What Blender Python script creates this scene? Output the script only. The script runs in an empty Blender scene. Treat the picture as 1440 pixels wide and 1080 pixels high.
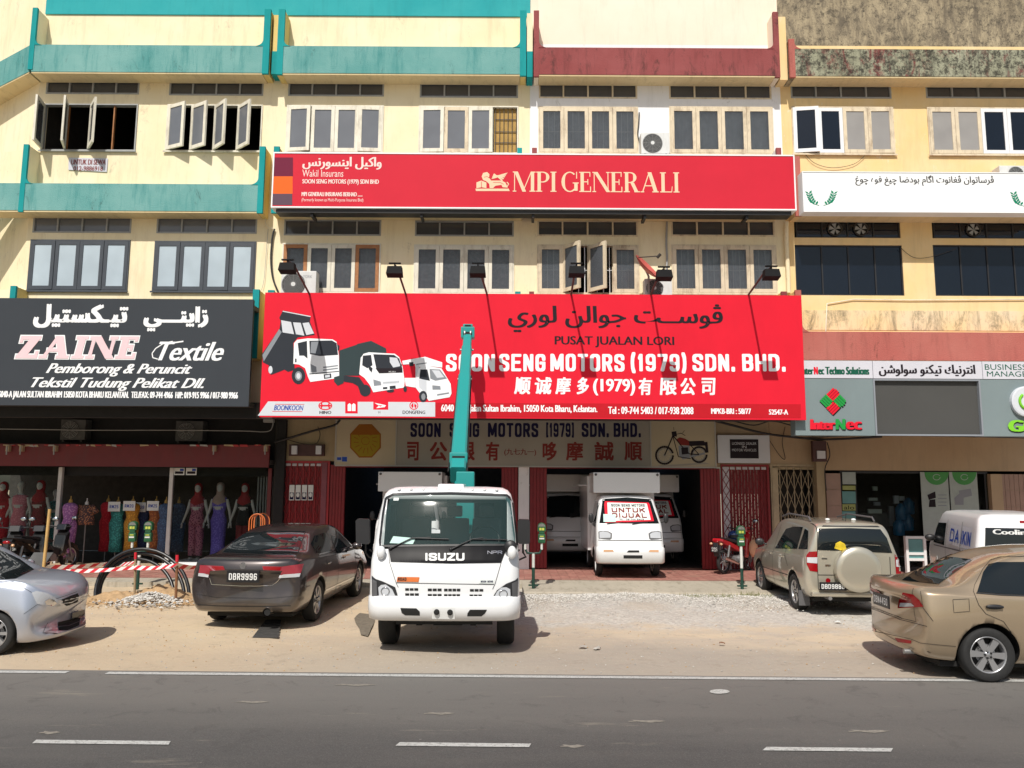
import bpy, bmesh, math, random
from mathutils import Vector, Matrix
from mathutils.bvhtree import BVHTree
from mathutils.geometry import delaunay_2d_cdt
rnd = random.Random(7)
R = math.radians
scene = bpy.context.scene
C = scene.collection
# ------------------------------------------------------------------ camera
FPX, PITCH, ROLL, EYE = 1120.0, R(7.3), -0.0055, 2.15
cam_d = bpy.data.cameras.new('camera')
cam_d.sensor_fit = 'HORIZONTAL'; cam_d.sensor_width = 36.0; cam_d.lens = 36.0 * FPX / 1440.0
cam_d.clip_start = 0.1; cam_d.clip_end = 3000
cam = bpy.data.objects.new('camera', cam_d); C.objects.link(cam)
CAMM = Matrix.Translation((0, 0, EYE)) @ Matrix.Rotation(math.pi / 2 + PITCH, 4, 'X') @ Matrix.Rotation(-ROLL, 4, 'Z')
cam.matrix_world = CAMM
scene.camera = cam
CAMR = CAMM.to_3x3()
# ------------------------------------------------------------------ world, sun, exposure
SUN_TO = Vector((-0.25, -1.0, 1.24)).normalized()
world = bpy.data.worlds.new('World'); scene.world = world; world.use_nodes = True
wn = world.node_tree.nodes; wl = world.node_tree.links
sky = wn.new('ShaderNodeTexSky'); sky.sky_type = 'NISHITA'; sky.sun_disc = False
sky.sun_elevation = math.asin(SUN_TO.z); sky.sun_rotation = math.atan2(SUN_TO.x, SUN_TO.y)
sky.air_density = 1.3; sky.dust_density = 2.5; sky.ozone_density = 1.0
wl.new(sky.outputs[0], wn['Background'].inputs['Color']); wn['Background'].inputs['Strength'].default_value = 0.075
sd = bpy.data.lights.new('sun', 'SUN'); sd.energy = 4.1; sd.angle = R(0.53); sd.color = (1.0, 0.955, 0.88)
sun = bpy.data.objects.new('sun', sd); C.objects.link(sun); sun.location = (-6, -20, 30)
sun.rotation_euler = SUN_TO.to_track_quat('Z', 'Y').to_euler()
vs = scene.view_settings; vs.view_transform = 'Standard'; vs.look = 'None'; vs.gamma = 1.0; vs.exposure = 0.07
vs.use_curve_mapping = False
scene.cycles.use_denoising = True; scene.cycles.max_bounces = 6; scene.cycles.transparent_max_bounces = 12
scene.cycles.sample_clamp_indirect = 6.0
# ------------------------------------------------------------------ picture point -> point of the place
def ray(px, py):
    return CAMR @ Vector(((px - 720) / FPX, (540 - py) / FPX, -1.0))
def P(px, py, Y):
    d = ray(px, py); t = Y / d.y
    return Vector((d.x * t, Y, EYE + d.z * t))
def G(px, py, z=0.0):
    d = ray(px, py); t = (z - EYE) / d.z
    return Vector((d.x * t, d.y * t, z))
# ------------------------------------------------------------------ materials
MATS = {}
def srgb(h):
    h = h.lstrip('#'); v = [int(h[i:i + 2], 16) / 255 for i in (0, 2, 4)]
    return tuple(((c / 12.92) if c <= 0.04045 else ((c + 0.055) / 1.055) ** 2.4) for c in v)
def lin(c):
    return srgb(c) if isinstance(c, str) else tuple(c)
class NT:
    def __init__(s, name):
        s.m = bpy.data.materials.new(name); s.m.use_nodes = True; s.t = s.m.node_tree
        s.b = s.t.nodes['Principled BSDF']; s.pos = None
    def n(s, ty, **k):
        n = s.t.nodes.new(ty)
        for a, v in k.items():
            if a.startswith('i_'): n.inputs[a[2:].replace('_', ' ')].default_value = v
            elif a[0] == 'i' and a[1:].isdigit(): n.inputs[int(a[1:])].default_value = v
            else: setattr(n, a, v)
        return n
    def l(s, a, b): s.t.links.new(a, b)
    def P(s, sc=(1, 1, 1), obj=False):
        g = s.n('ShaderNodeTexCoord') if obj else s.n('ShaderNodeNewGeometry')
        mp = s.n('ShaderNodeMapping'); mp.inputs['Scale'].default_value = sc
        s.l(g.outputs['Object' if obj else 'Position'], mp.inputs['Vector']); return mp.outputs[0]
    def noise(s, scale, sc=(1, 1, 1), det=4, rough=.55, obj=False, dist=0):
        n = s.n('ShaderNodeTexNoise'); n.inputs['Scale'].default_value = scale; n.inputs['Detail'].default_value = det
        n.inputs['Roughness'].default_value = rough; n.inputs['Distortion'].default_value = dist
        s.l(s.P(sc, obj), n.inputs['Vector']); return n.outputs['Fac']
    def ramp(s, fac, stops):
        r = s.n('ShaderNodeValToRGB'); e = r.color_ramp.elements
        while len(e) > 1: e.remove(e[-1])
        for i, (p, c) in enumerate(stops):
            q = e[0] if i == 0 else e.new(p)
            q.position = p; c = lin(c) if not isinstance(c, (int, float)) else (c, c, c); q.color = (*c, 1)
        s.l(fac, r.inputs[0]); return r.outputs[0]
    def mix(s, fac, a, b, mode='MIX'):
        m = s.n('ShaderNodeMix', data_type='RGBA', blend_type=mode)
        for sock, v in ((0, fac), (6, a), (7, b)):
            if hasattr(v, 'links'): s.l(v, m.inputs[sock])
            elif sock == 0: m.inputs[0].default_value = v
            else: m.inputs[sock].default_value = (*lin(v), 1)
        return m.outputs[2]
    def math(s, op, a, b=0.0):
        m = s.n('ShaderNodeMath', operation=op)
        for k, v in ((0, a), (1, b)):
            if hasattr(v, 'links'): s.l(v, m.inputs[k])
            else: m.inputs[k].default_value = v
        return m.outputs[0]
    def bump(s, h, st=.3, d=.01):
        b = s.n('ShaderNodeBump'); b.inputs['Strength'].default_value = st; b.inputs['Distance'].default_value = d
        s.l(h, b.inputs['Height']); s.l(b.outputs[0], s.b.inputs['Normal'])
    def col(s, c):
        if hasattr(c, 'links'): s.l(c, s.b.inputs['Base Color'])
        else: s.b.inputs['Base Color'].default_value = (*lin(c), 1)
def mat(name, color=(.5, .5, .5), rough=.5, metal=0.0, var=.08, scale=6.0, bump=0.0, coat=0.0, spec=.5, bscale=None, obj=False, dirt=None, emit=None):
    """plain painted material with light grain, optional relief and soft dirt"""
    if name in MATS: return MATS[name]
    t = NT(name); c = lin(color)
    if var > 0:
        f = t.noise(scale, det=5, obj=obj)
        out = t.ramp(f, [(.25, tuple(x * (1 - var) for x in c)), (.75, tuple(min(1, x * (1 + var)) for x in c))])
        if dirt:
            g = t.ramp(t.noise(dirt[1], (1, 1, .3), det=6, rough=.7, obj=obj), [(.5, 0.0), (.75, dirt[2])])
            out = t.mix(g, out, dirt[0])
        t.col(out)
    else: t.col(c)
    t.b.inputs['Roughness'].default_value = rough; t.b.inputs['Metallic'].default_value = metal
    t.b.inputs['Specular IOR Level'].default_value = spec
    if coat: t.b.inputs['Coat Weight'].default_value = coat; t.b.inputs['Coat Roughness'].default_value = .03
    if bump: t.bump(t.noise(bscale or 40, det=3, obj=obj), bump, .01)
    if emit: t.b.inputs['Emission Color'].default_value = (*c, 1); t.b.inputs['Emission Strength'].default_value = emit
    MATS[name] = t.m; return t.m
def stucco(name, base, light, stain, amt=.5, mold=None, moldamt=(.62, .75), rough=.9, grain=60, bs=.35, dark=None):
    """weathered painted plaster: patchy tint, vertical run-off streaks, mould patches, rough render"""
    t = NT(name)
    a = t.mix(t.ramp(t.noise(.9, (1, 1, 1), 6, .6), [(.35, 0.0), (.7, 1.0)]), base, light)
    st = t.ramp(t.noise(2.2, (2.6, 1, .35), 7, .72), [(.5, 0.0), (.72, amt)])
    a = t.mix(st, a, stain)
    if mold:
        mm = t.ramp(t.noise(1.9, (1.6, 1, .7), 11, .82, dist=.6), [(moldamt[0], 0.0), (moldamt[1], .9)])
        a = t.mix(mm, a, mold)
    if dark:
        dd = t.ramp(t.noise(9, (1, 1, 1), 8, .85), [(dark[1], 0.0), (dark[1] + .1, .85)])
        a = t.mix(dd, a, dark[0])
    t.col(a); t.b.inputs['Roughness'].default_value = rough; t.b.inputs['Specular IOR Level'].default_value = .2
    t.bump(t.noise(grain, det=4), bs, .012)
    MATS[name] = t.m; return t.m
def glass(name, tint=(.02, .025, .03), rough=.03, trans=0.0, wav=0.02):
    t = NT(name); t.col(t.mix(t.noise(1.5, det=2), tuple(x * .8 for x in lin(tint)), tuple(x * 1.25 for x in lin(tint))))
    t.b.inputs['Roughness'].default_value = rough; t.b.inputs['IOR'].default_value = 1.52
    if wav: t.bump(t.noise(1.2, det=1), wav, .05)
    if trans:
        tr = t.n('ShaderNodeBsdfTransparent'); ms = t.n('ShaderNodeMixShader'); lw = t.n('ShaderNodeFresnel'); lw.inputs['IOR'].default_value = 1.5
        tr.inputs[0].default_value = (.93, .96, .95, 1)
        f = t.math('ADD', t.math('MULTIPLY', lw.outputs[0], 1.0), 1 - trans); f2 = t.math('MINIMUM', f, 1.0)
        t.l(f2, ms.inputs[0]); t.l(tr.outputs[0], ms.inputs[1]); t.l(t.b.outputs[0], ms.inputs[2])
        t.l(ms.outputs[0], t.t.nodes['Material Output'].inputs['Surface'])
    MATS[name] = t.m; return t.m
def M(n): return MATS[n]
# ------------------------------------------------------------------ mesh helpers
WOFF = {}
def tag(o, label=None, cat=None, group=None, kind=None):
    if label: o['label'] = label
    if cat: o['category'] = cat
    if group: o['group'] = group
    if kind: o['kind'] = kind
    return o
def thing(name, label, cat, loc=(0, 0, 0), rotz=0.0, group=None):
    o = bpy.data.objects.new(name, None); C.objects.link(o); o.location = loc; o.rotation_euler = (0, 0, rotz)
    o.empty_display_size = .2; WOFF[o.name] = Vector(loc)
    return tag(o, label, cat, group)
def link(name, me, parent=None, label=None, world=False):
    o = bpy.data.objects.new(name, me); C.objects.link(o)
    if parent is not None:
        o.parent = parent
        if world: o.location = -WOFF.get(parent.name, Vector())
    if label: o['label'] = label
    return o
class MB:
    def __init__(s): s.v = []; s.f = []; s.mi = []; s.mats = []; s.sm = []
    def m(s, material):
        if material is None: return 0
        if isinstance(material, str): material = MATS[material]
        if material not in s.mats: s.mats.append(material)
        return s.mats.index(material)
    def add(s, vs, fs, material=None, smooth=False):
        b = len(s.v); k = s.m(material); s.v += [tuple(v) for v in vs]
        for f in fs: s.f.append(tuple(i + b for i in f)); s.mi.append(k); s.sm.append(smooth)
    def box(s, x0, x1, y0, y1, z0, z1, material=None):
        vs = [(x, y, z) for x in (x0, x1) for y in (y0, y1) for z in (z0, z1)]
        s.add(vs, [(0, 1, 3, 2), (4, 6, 7, 5), (0, 4, 5, 1), (2, 3, 7, 6), (0, 2, 6, 4), (1, 5, 7, 3)], material)
    def bbox(s, x0, x1, y0, y1, z0, z1, b=.01, material=None):
        """box with chamfered edges"""
        b = min(b, abs(x1 - x0) * .49, abs(y1 - y0) * .49, abs(z1 - z0) * .49)
        vs = []
        for (a, c) in ((x0, x1),):
            pass
        bm = bmesh.new(); bmesh.ops.create_cube(bm, size=1)
        for v in bm.verts:
            v.co = Vector(((x0 + x1) / 2 + v.co.x * (x1 - x0), (y0 + y1) / 2 + v.co.y * (y1 - y0), (z0 + z1) / 2 + v.co.z * (z1 - z0)))
        bmesh.ops.bevel(bm, geom=bm.edges[:], offset=b, segments=2, affect='EDGES', profile=.7)
        bm.verts.ensure_lookup_table(); bm.verts.index_update()
        s.add([v.co.copy() for v in bm.verts], [[v.index for v in f.verts] for f in bm.faces], material, False); bm.free()
    def prism(s, pts, y0, y1, material=None):
        """polygon in (x, z) given depth along y"""
        n = len(pts)
        vs = [(p[0], y0, p[1]) for p in pts] + [(p[0], y1, p[1]) for p in pts]
        s.add(vs, [tuple(range(n)), tuple(range(2 * n - 1, n - 1, -1))] + [(i, i + n, (i + 1) % n + n, (i + 1) % n) for i in range(n)], material)
    def prismx(s, pts, x0, x1, material=None):
        """polygon in (y, z) given depth along x"""
        n = len(pts)
        vs = [(x0, p[0], p[1]) for p in pts] + [(x1, p[0], p[1]) for p in pts]
        s.add(vs, [tuple(range(n)), tuple(range(2 * n - 1, n - 1, -1))] + [(i, i + n, (i + 1) % n + n, (i + 1) % n) for i in range(n)], material)
    def prismz(s, pts, z0, z1, material=None):
        n = len(pts)
        vs = [(p[0], p[1], z0) for p in pts] + [(p[0], p[1], z1) for p in pts]
        s.add(vs, [tuple(range(n)), tuple(range(2 * n - 1, n - 1, -1))] + [(i, i + n, (i + 1) % n + n, (i + 1) % n) for i in range(n)], material)
    def tube(s, path, r, material=None, seg=8, caps=True, closed=False):
        path = [Vector(p) for p in path]; n = len(path)
        rr = r if isinstance(r, (list, tuple)) else [r] * n
        vs = []; up = None
        for i, p in enumerate(path):
            if closed: d = path[(i + 1) % n] - path[i - 1]
            else: d = path[min(i + 1, n - 1)] - path[max(i - 1, 0)]
            d.normalize()
            if up is None: up = Vector((0, 0, 1)) if abs(d.z) < .9 else Vector((1, 0, 0))
            a = d.cross(up)
            if a.length < 1e-4: a = d.cross(Vector((0, 1, 0)))
            a.normalize(); b = a.cross(d).normalized(); up = b
            for k in range(seg):
                t = 2 * math.pi * k / seg; vs.append(p + (a * math.cos(t) + b * math.sin(t)) * rr[i])
        fs = []
        for i in range(n if closed else n - 1):
            j = (i + 1) % n
            for k in range(seg): fs.append((i * seg + k, i * seg + (k + 1) % seg, j * seg + (k + 1) % seg, j * seg + k))
        s.add(vs, fs, material, True)
        if caps and not closed:
            s.add(vs[:seg], [tuple(range(seg))[::-1]], material); s.add(vs[-seg:], [tuple(range(seg))], material)
    def lathe(s, prof, cen, axis='z', material=None, seg=24, sx=1, sy=1, smooth=True, caps=True):
        """prof: (radius, height) list turned about an axis through cen"""
        vs = []; cx, cy, cz = cen
        for (r, h) in prof:
            for k in range(seg):
                t = 2 * math.pi * k / seg; a, b = math.cos(t) * r * sx, math.sin(t) * r * sy
                vs.append({'z': (cx + a, cy + b, cz + h), 'y': (cx + a, cy + h, cz + b), 'x': (cx + h, cy + a, cz + b)}[axis])
        fs = []
        for i in range(len(prof) - 1):
            for k in range(seg): fs.append((i * seg + k, i * seg + (k + 1) % seg, (i + 1) * seg + (k + 1) % seg, (i + 1) * seg + k))
        s.add(vs, fs, material, smooth)
        if not caps: return
        if prof[0][0] > 1e-4: s.add(vs[:seg], [tuple(range(seg))[::-1]], material)
        if prof[-1][0] > 1e-4: s.add(vs[-seg:], [tuple(range(seg))], material)
    def cyl(s, a, b, r, material=None, seg=12): s.tube([a, b], r, material, seg)
    def ball(s, c, r, material=None, seg=14, sx=1, sy=1, sz=1):
        s.lathe([(math.sin(math.pi * i / 9) * r, -math.cos(math.pi * i / 9) * r * sz) for i in range(10)], c, 'z', material, seg, sx, sy)
    def quad(s, a, b, c, d, material=None): s.add([a, b, c, d], [(0, 1, 2, 3)], material)
    def poly(s, pts, material=None): s.add(pts, [tuple(range(len(pts)))], material)
    def mesh(s, name):
        me = bpy.data.meshes.new(name); me.from_pydata(s.v, [], s.f)
        for mm in s.mats: me.materials.append(mm)
        me.polygons.foreach_set('material_index', s.mi); me.polygons.foreach_set('use_smooth', s.sm); me.update()
        return me
    def build(s, name, material=None, parent=None, label=None, world=False, fix=True):
        if not s.mats and material is not None: s.mats.append(MATS[material] if isinstance(material, str) else material)
        me = s.mesh(name)
        if fix and len(s.f) < 60000:
            bm = bmesh.new(); bm.from_mesh(me); bmesh.ops.recalc_face_normals(bm, faces=bm.faces[:]); bm.to_mesh(me); bm.free()
        return link(name, me, parent, label, world)
def struct(name, mb, material=None, kind='structure'):
    o = mb.build(name, material); o['kind'] = kind; return o
# ------------------------------------------------------------------ flat print and lettering on a plane Y = const (facing the road)
ARF = {'ا':(0xFE8D,2),'ب':(0xFE8F,4),'ت':(0xFE95,4),'ج':(0xFE9D,4),'د':(0xFEA9,2),'ر':(0xFEAD,2),'ز':(0xFEAF,2),'س':(0xFEB1,4),'ش':(0xFEB5,4),'ض':(0xFEBD,4),'ڠ':(0xFECD,4),'ف':(0xFED1,4),'ك':(0xFED9,4),'ڬ':(0xFB92,4),'ل':(0xFEDD,4),'م':(0xFEE1,4),'ن':(0xFEE5,4),'ه':(0xFEE9,4),'و':(0xFEED,2),'ي':(0xFEF1,4),'ڤ':(0xFB6A,4),'چ':(0xFB7A,4)}
def jawi(s):
    o = ''
    for i, c in enumerate(s):
        if c == 'ـ' or c not in ARF: o += c; continue
        b, n = ARF[c]
        p = i > 0 and (s[i - 1] == 'ـ' or ARF.get(s[i - 1], (0, 2))[1] == 4)
        q = i + 1 < len(s) and (s[i + 1] == 'ـ' or s[i + 1] in ARF) and n == 4
        o += chr(b + (3 if p and q else 1 if p else 2 if q else 0))
    return o[::-1]
_TX = {}
def text_raw(s, res=3):
    if (s, res) in _TX: return _TX[(s, res)]
    c = bpy.data.curves.new('t', 'FONT'); c.body = s; c.size = 1; c.resolution_u = res
    o = bpy.data.objects.new('t', c); C.objects.link(o)
    dg = bpy.context.evaluated_depsgraph_get(); dg.update()
    me = bpy.data.meshes.new_from_object(o.evaluated_get(dg))
    vs = [(v.co.x, v.co.y) for v in me.vertices]; fs = [tuple(p.vertices) for p in me.polygons]
    bpy.data.objects.remove(o); bpy.data.curves.remove(c); bpy.data.meshes.remove(me)
    # islands
    par = list(range(len(vs)))
    def fd(a):
        while par[a] != a: par[a] = par[par[a]]; a = par[a]
        return a
    for f in fs:
        r0 = fd(f[0])
        for i in f[1:]:
            par[fd(i)] = r0
    ids = {}
    isl = [ids.setdefault(fd(i), len(ids)) for i in range(len(vs))]
    _TX[(s, res)] = (vs, fs, isl); return _TX[(s, res)]
def letters(mb, s, rect, Y, material=None, bold=0.0, slant=0.0, res=3, normal=-1, conv=None, boldy=None):
    """s fitted in rect = (x0, z0, x1, z1) on plane Y; bold widens the strokes; conv maps (x, z, lift) to a point"""
    vs, fs, isl = text_raw(s, res)
    if not vs: return
    xs = [v[0] + v[1] * slant for v in vs]; ys = [v[1] for v in vs]
    x0, z0, x1, z1 = rect; sx = (x1 - x0 - 2 * bold) / (max(xs) - min(xs)); sy = (z1 - z0) / (max(ys) - min(ys)); mx, my = min(xs), min(ys)
    offs = [(0, 0)] if not bold else [(-1, 0), (-.5, .0), (0, 0), (.5, 0), (1, 0)]
    if boldy is None: boldy = bold * .0
    if boldy: offs = [(-1, -1), (1, -1), (-1, 1), (1, 1), (0, 0)]
    if conv is None: conv = lambda x, z, l: (x, Y + normal * l, z)
    for k, (ox, oy) in enumerate(offs):
        pts = []
        for i, (a, b) in enumerate(vs):
            lift = .002 + .0006 * k + .0002 * (isl[i] % 5)
            pts.append(conv(x0 + bold + (a + b * slant - mx) * sx + ox * bold, z0 + (b - my) * sy + oy * boldy, lift))
        mb.add(pts, fs, material)
def prect(px0, py0, px1, py1, Y):
    a = P(px0, py1, Y); b = P(px1, py0, Y); return (a.x, a.z, b.x, b.z)
def sign_text(name, s, prc, Y, material, parent, bold=0.0, slant=0.0, label=None, res=3, boldy=None):
    mb = MB(); letters(mb, s, prect(*prc, Y), Y, material, bold, slant, res, boldy=boldy)
    return mb.build(name, material, parent, label, world=True, fix=False)
def pfill(mb, pts, Y, lift, material):
    """flat print: polygon given in picture points of the photograph, laid on plane Y"""
    q = [P(x, y, Y) for x, y in pts]
    vs2 = [Vector((a.x, a.z)) for a in q]; n = len(vs2)
    v, e, f, *_ = delaunay_2d_cdt(vs2, [(i, (i + 1) % n) for i in range(n)], [], 1, 1e-6)
    mb.add([(a.x, Y - lift, a.y) for a in v], [tuple(t) for t in f], material)
def pline(mb, pts, w, Y, lift, material):
    q = [P(x, y, Y) for x, y in pts]
    for i in range(len(q) - 1):
        a, b = q[i], q[i + 1]; d = Vector((b.x - a.x, 0, b.z - a.z))
        if d.length < 1e-5: continue
        d.normalize(); n = Vector((-d.z, 0, d.x)) * w / 2; l = lift + .0001 * (i % 4)
        o = Vector((0, -l, 0)); mb.quad(a - n + o, b - n + o, b + n + o, a + n + o, material)
def arcpts(cx, cy, rx, ry, a0=0, a1=360, n=24):
    return [(cx + rx * math.cos(R(a0 + (a1 - a0) * i / n)), cy + ry * math.sin(R(a0 + (a1 - a0) * i / n))) for i in range(n + (a1 - a0 < 360))]
# serif capitals: each a list of polygons in a box of width w, height 1 ; T = thick, t = thin, s = serif
def serif_glyph(c, T, t, sl, sw):
    def V(x, a=0., b=1.): return [(x, a), (x + T, a), (x + T, b), (x, b)]
    def v(x, a=0., b=1.): return [(x, a), (x + t, a), (x + t, b), (x, b)]
    def H(x0, x1, y, h=None): h = h or sl; return [(x0, y), (x1, y), (x1, y + h), (x0, y + h)]
    def S(x0, x1, y): return H(x0 - sw, x1 + sw, y)
    def diag(xa, ya, xb, yb, w): return [(xa, ya), (xa + w, ya), (xb + w, yb), (xb, yb)]
    def arc(cx, cy, rx, ry, a0, a1, Tm, tm, n=14):
        o = []; i_ = []
        for k in range(n + 1):
            a = R(a0 + (a1 - a0) * k / n); w = tm + (Tm - tm) * abs(math.cos(a)) ** 1.3
            o.append((cx + rx * math.cos(a), cy + ry * math.sin(a))); i_.append((cx + (rx - w) * math.cos(a), cy + (ry - min(w, tm * 1.3)) * math.sin(a)))
        return [[o[k], o[k + 1], i_[k + 1], i_[k]] for k in range(n)]
    if c == 'I': return [V(sw), S(sw, sw + T, 0), S(sw, sw + T, 1 - sl)], T + 2 * sw
    if c == 'L': return [V(sw), S(sw, sw + T, 0), S(sw, sw + T, 1 - sl), H(sw, .56 + T * .3, 0), [(.52 + T * .3, 0), (.56 + T * .3, 0), (.59 + T * .3, .3), (.56 + T * .3, .3)]], .6 + T * .3
    if c == 'E': return [V(sw), S(sw, sw + T, 0), S(sw, sw + T, 1 - sl), H(sw, .58, 0), H(sw, .55, 1 - sl), H(sw, .44, .48), v(.42, .36, .64), v(.53, .76, 1.), v(.56, .0, .27)], .6 + t
    if c == 'P': return [V(sw), S(sw, sw + T, 0), H(0, sw + T + .1, 1 - sl), H(sw + T, sw + T + .16, .46)] + arc(sw + T + .1, .73, .34, .27, -90, 90, T, sl), sw + T + .46
    if c == 'R': return [V(sw), S(sw, sw + T, 0), H(0, sw + T + .1, 1 - sl), H(sw + T, sw + T + .16, .46), diag(sw + T + .33, 0, sw + T + .1, .48, T * 1.1), H(sw + T + .3, sw + T * 2 + .42, 0)] + arc(sw + T + .1, .73, .32, .27, -90, 90, T, sl), sw + 2 * T + .43
    if c == 'G': return arc(.43, .5, .43, .51, 50, 310, T * 1.05, sl) + [V(.66, .06, .42), H(.58, .72 + T, .42), v(.76, .66, 1.)], .88
    if c == 'N': return [v(sw), S(sw, sw + t, 0), H(0, sw + t + T * .5, 1 - sl), diag(.72, 0, sw, 1, T * 1.15), v(.78), S(.78, .78 + t, 1 - sl)], .78 + t + sw
    if c == 'M': return [v(sw), S(sw, sw + t, 0), H(0, sw + T, 1 - sl), diag(.5, 0, sw, 1, T * 1.1), diag(.5, 0, .93, 1, t * 1.1), V(.93), S(.93, .93 + T, 0), H(.93, .93 + T + sw, 1 - sl)], .93 + T + sw
    if c == 'A': return [diag(.06, 0, .42, 1, t * 1.2), diag(.68, 0, .36, 1, T * 1.15), H(.2, .66, .3), S(.06, .06 + t, 0), S(.66, .68 + T, 0)], .72 + T + sw
    if c == 'Z': return [H(0, .72, 1 - sl * 1.2, sl * 1.2), H(0, .76, 0, sl * 1.2), diag(.0, .05, .38, .95, T * 1.4), v(0, .68, 1.), v(.76 - t, 0, .34)], .78
    return [], .3
def serif_text(mb, s, rect, Y, material, T=.16, t=.05, sl=.05, sw=.07, slant=0.0, gap=.06, lift=.003, grow=0.0):
    x = 0; polys = []
    for c in s:
        if c == ' ': x += .22; continue
        g, w = serif_glyph(c, T, t, sl, sw)
        for k, q in enumerate(g): polys.append(([(x + a + slant * b, b) for a, b in q], k))
        x += w + gap
    W = x - gap + slant; x0, z0, x1, z1 = rect; sx, sz = (x1 - x0) / W, (z1 - z0); out = []
    for q, k in polys:
        cx = sum(a for a, b in q) / len(q); cz = sum(b for a, b in q) / len(q)
        out.append([(x0 + a * sx + (grow if a > cx else -grow), z0 + b * sz + (grow if b > cz else -grow)) for a, b in q])
    union_add(mb, out, lambda a, b, l: (a, Y - l, b), lift, material)
# ------------------------------------------------------------------ materials of the place
stucco('cream', (.86, .75, .50), (.90, .81, .59), (.60, .49, .32), .42, mold=(.32, .27, .2), moldamt=(.58, .74), bs=.12)
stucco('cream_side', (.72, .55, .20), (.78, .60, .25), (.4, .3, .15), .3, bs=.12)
stucco('offwhite', (.87, .76, .62), (.90, .80, .67), (.6, .5, .4), .3, bs=.1)
stucco('white_wall', (.84, .84, .86), (.88, .88, .88), (.5, .5, .48), .25, mold=(.35, .33, .3), moldamt=(.58,.72), bs=.12)
stucco('yellow', (.83, .60, .28), (.85, .65, .38), (.62, .46, .25), .45, mold=(.82, .74, .6), moldamt=(.60, .64), bs=.15)
stucco('yellow_mold', (.83, .62, .32), (.80, .66, .46), (.26, .22, .14), .85, mold=(.14, .12, .08), moldamt=(.50, .66), bs=.25)
stucco('teal_wall', (.03, .35, .38), (.05, .40, .42), (.03, .26, .28), .35, bs=.1)
stucco('teal_fin', (.01, .27, .28), (.02, .32, .33), (.02, .14, .15), .5, bs=.2)
stucco('teal_band', (.12, .33, .32), (.21, .42, .40), (.03, .22, .22), .7, mold=(.04, .07, .065), moldamt=(.57, .70), grain=38, bs=.9)
stucco('maroon_band', (.26, .065, .065), (.33, .10, .10), (.15, .045, .045), .7, mold=(.05, .032, .03), moldamt=(.53, .66), grain=38, bs=.8)
stucco('maroon_light', (.42, .12, .10), (.46, .16, .13), (.22, .07, .06), .5, mold=(.08, .04, .03), moldamt=(.58, .7), grain=38, bs=.8)
stucco('mold_wall', (.36, .30, .20), (.48, .40, .27), (.14, .11, .075), .85, mold=(.13, .11, .085), moldamt=(.42, .60), grain=30, bs=.5, dark=((.07, .062, .05), .50))
stucco('mold_band', (.30, .30, .21), (.42, .43, .32), (.05, .045, .04), .95, mold=(.20, .05, .05), moldamt=(.52, .6), grain=30, bs=.9, dark=((.025, .022, .02), .46))
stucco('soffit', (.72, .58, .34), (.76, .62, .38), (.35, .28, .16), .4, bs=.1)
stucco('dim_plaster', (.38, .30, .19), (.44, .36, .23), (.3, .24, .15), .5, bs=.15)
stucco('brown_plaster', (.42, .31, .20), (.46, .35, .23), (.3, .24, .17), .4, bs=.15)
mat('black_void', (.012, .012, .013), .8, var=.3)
mat('room_dark', (.05, .045, .04), .9, var=.3)  # dark base stands in for the gloom of rooms no sun reaches
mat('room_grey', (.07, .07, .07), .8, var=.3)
mat('maroon_paint', (.15, .014, .017), .55, var=.15, scale=3, bump=.05, dirt=((.10, .03, .03), 2.5, .6))
mat('red_gate', (.36, .012, .02), .45, var=.12)
mat('red_gate_dark', (.22, .007, .012), .5, var=.15)
mat('white_frame', (.74, .71, .60), .6, var=.08, bump=.15, dirt=((.30, .24, .16), 5, .7))
mat('peel_frame', (.70, .60, .44), .7, var=.1, bump=.4, dirt=((.28, .19, .12), 6, .9))
mat('grey_frame', (.33, .34, .34), .6, var=.12, bump=.1)
mat('dark_frame', (.055, .065, .08), .45, var=.1)
mat('wood_frame', (.36, .15, .05), .5, var=.25, scale=12, bump=.2)
mat('alu_white', (.82, .83, .85), .35, var=.03)
mat('tan_board', (.42, .26, .07), .8, var=.2)
mat('iron', (.04, .035, .03), .6, var=.2)
mat('white_iron', (.75, .76, .78), .5, var=.05)
mat('curtain', (.55, .58, .64), .9, var=.12, scale=8, dirt=((.2, .22, .26), 4, .5))
mat('sheer', (.34, .35, .38), .9, var=.25, scale=14)
mat('black_trim', (.02, .02, .022), .5, var=.2)
glass('pane_grey', (.15, .16, .18), .12, wav=.05)  # grey base stands in for reflected sky
glass('pane_dark', (.075, .078, .085), .1, wav=.05)
glass('pane_white', (.42, .50, .56), .25, wav=.03)
glass('pane_black', (.006, .010, .018), .04, wav=.04)
glass('pane_frost', (.30, .29, .28), .3, wav=.03)
glass('pane_clear', (.26, .28, .32), .03, trans=.82, wav=.02)  # tint lightened in place of bright sky reflection
glass('shop_glass', (.01, .012, .012), .02, trans=.97, wav=.01)
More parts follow.
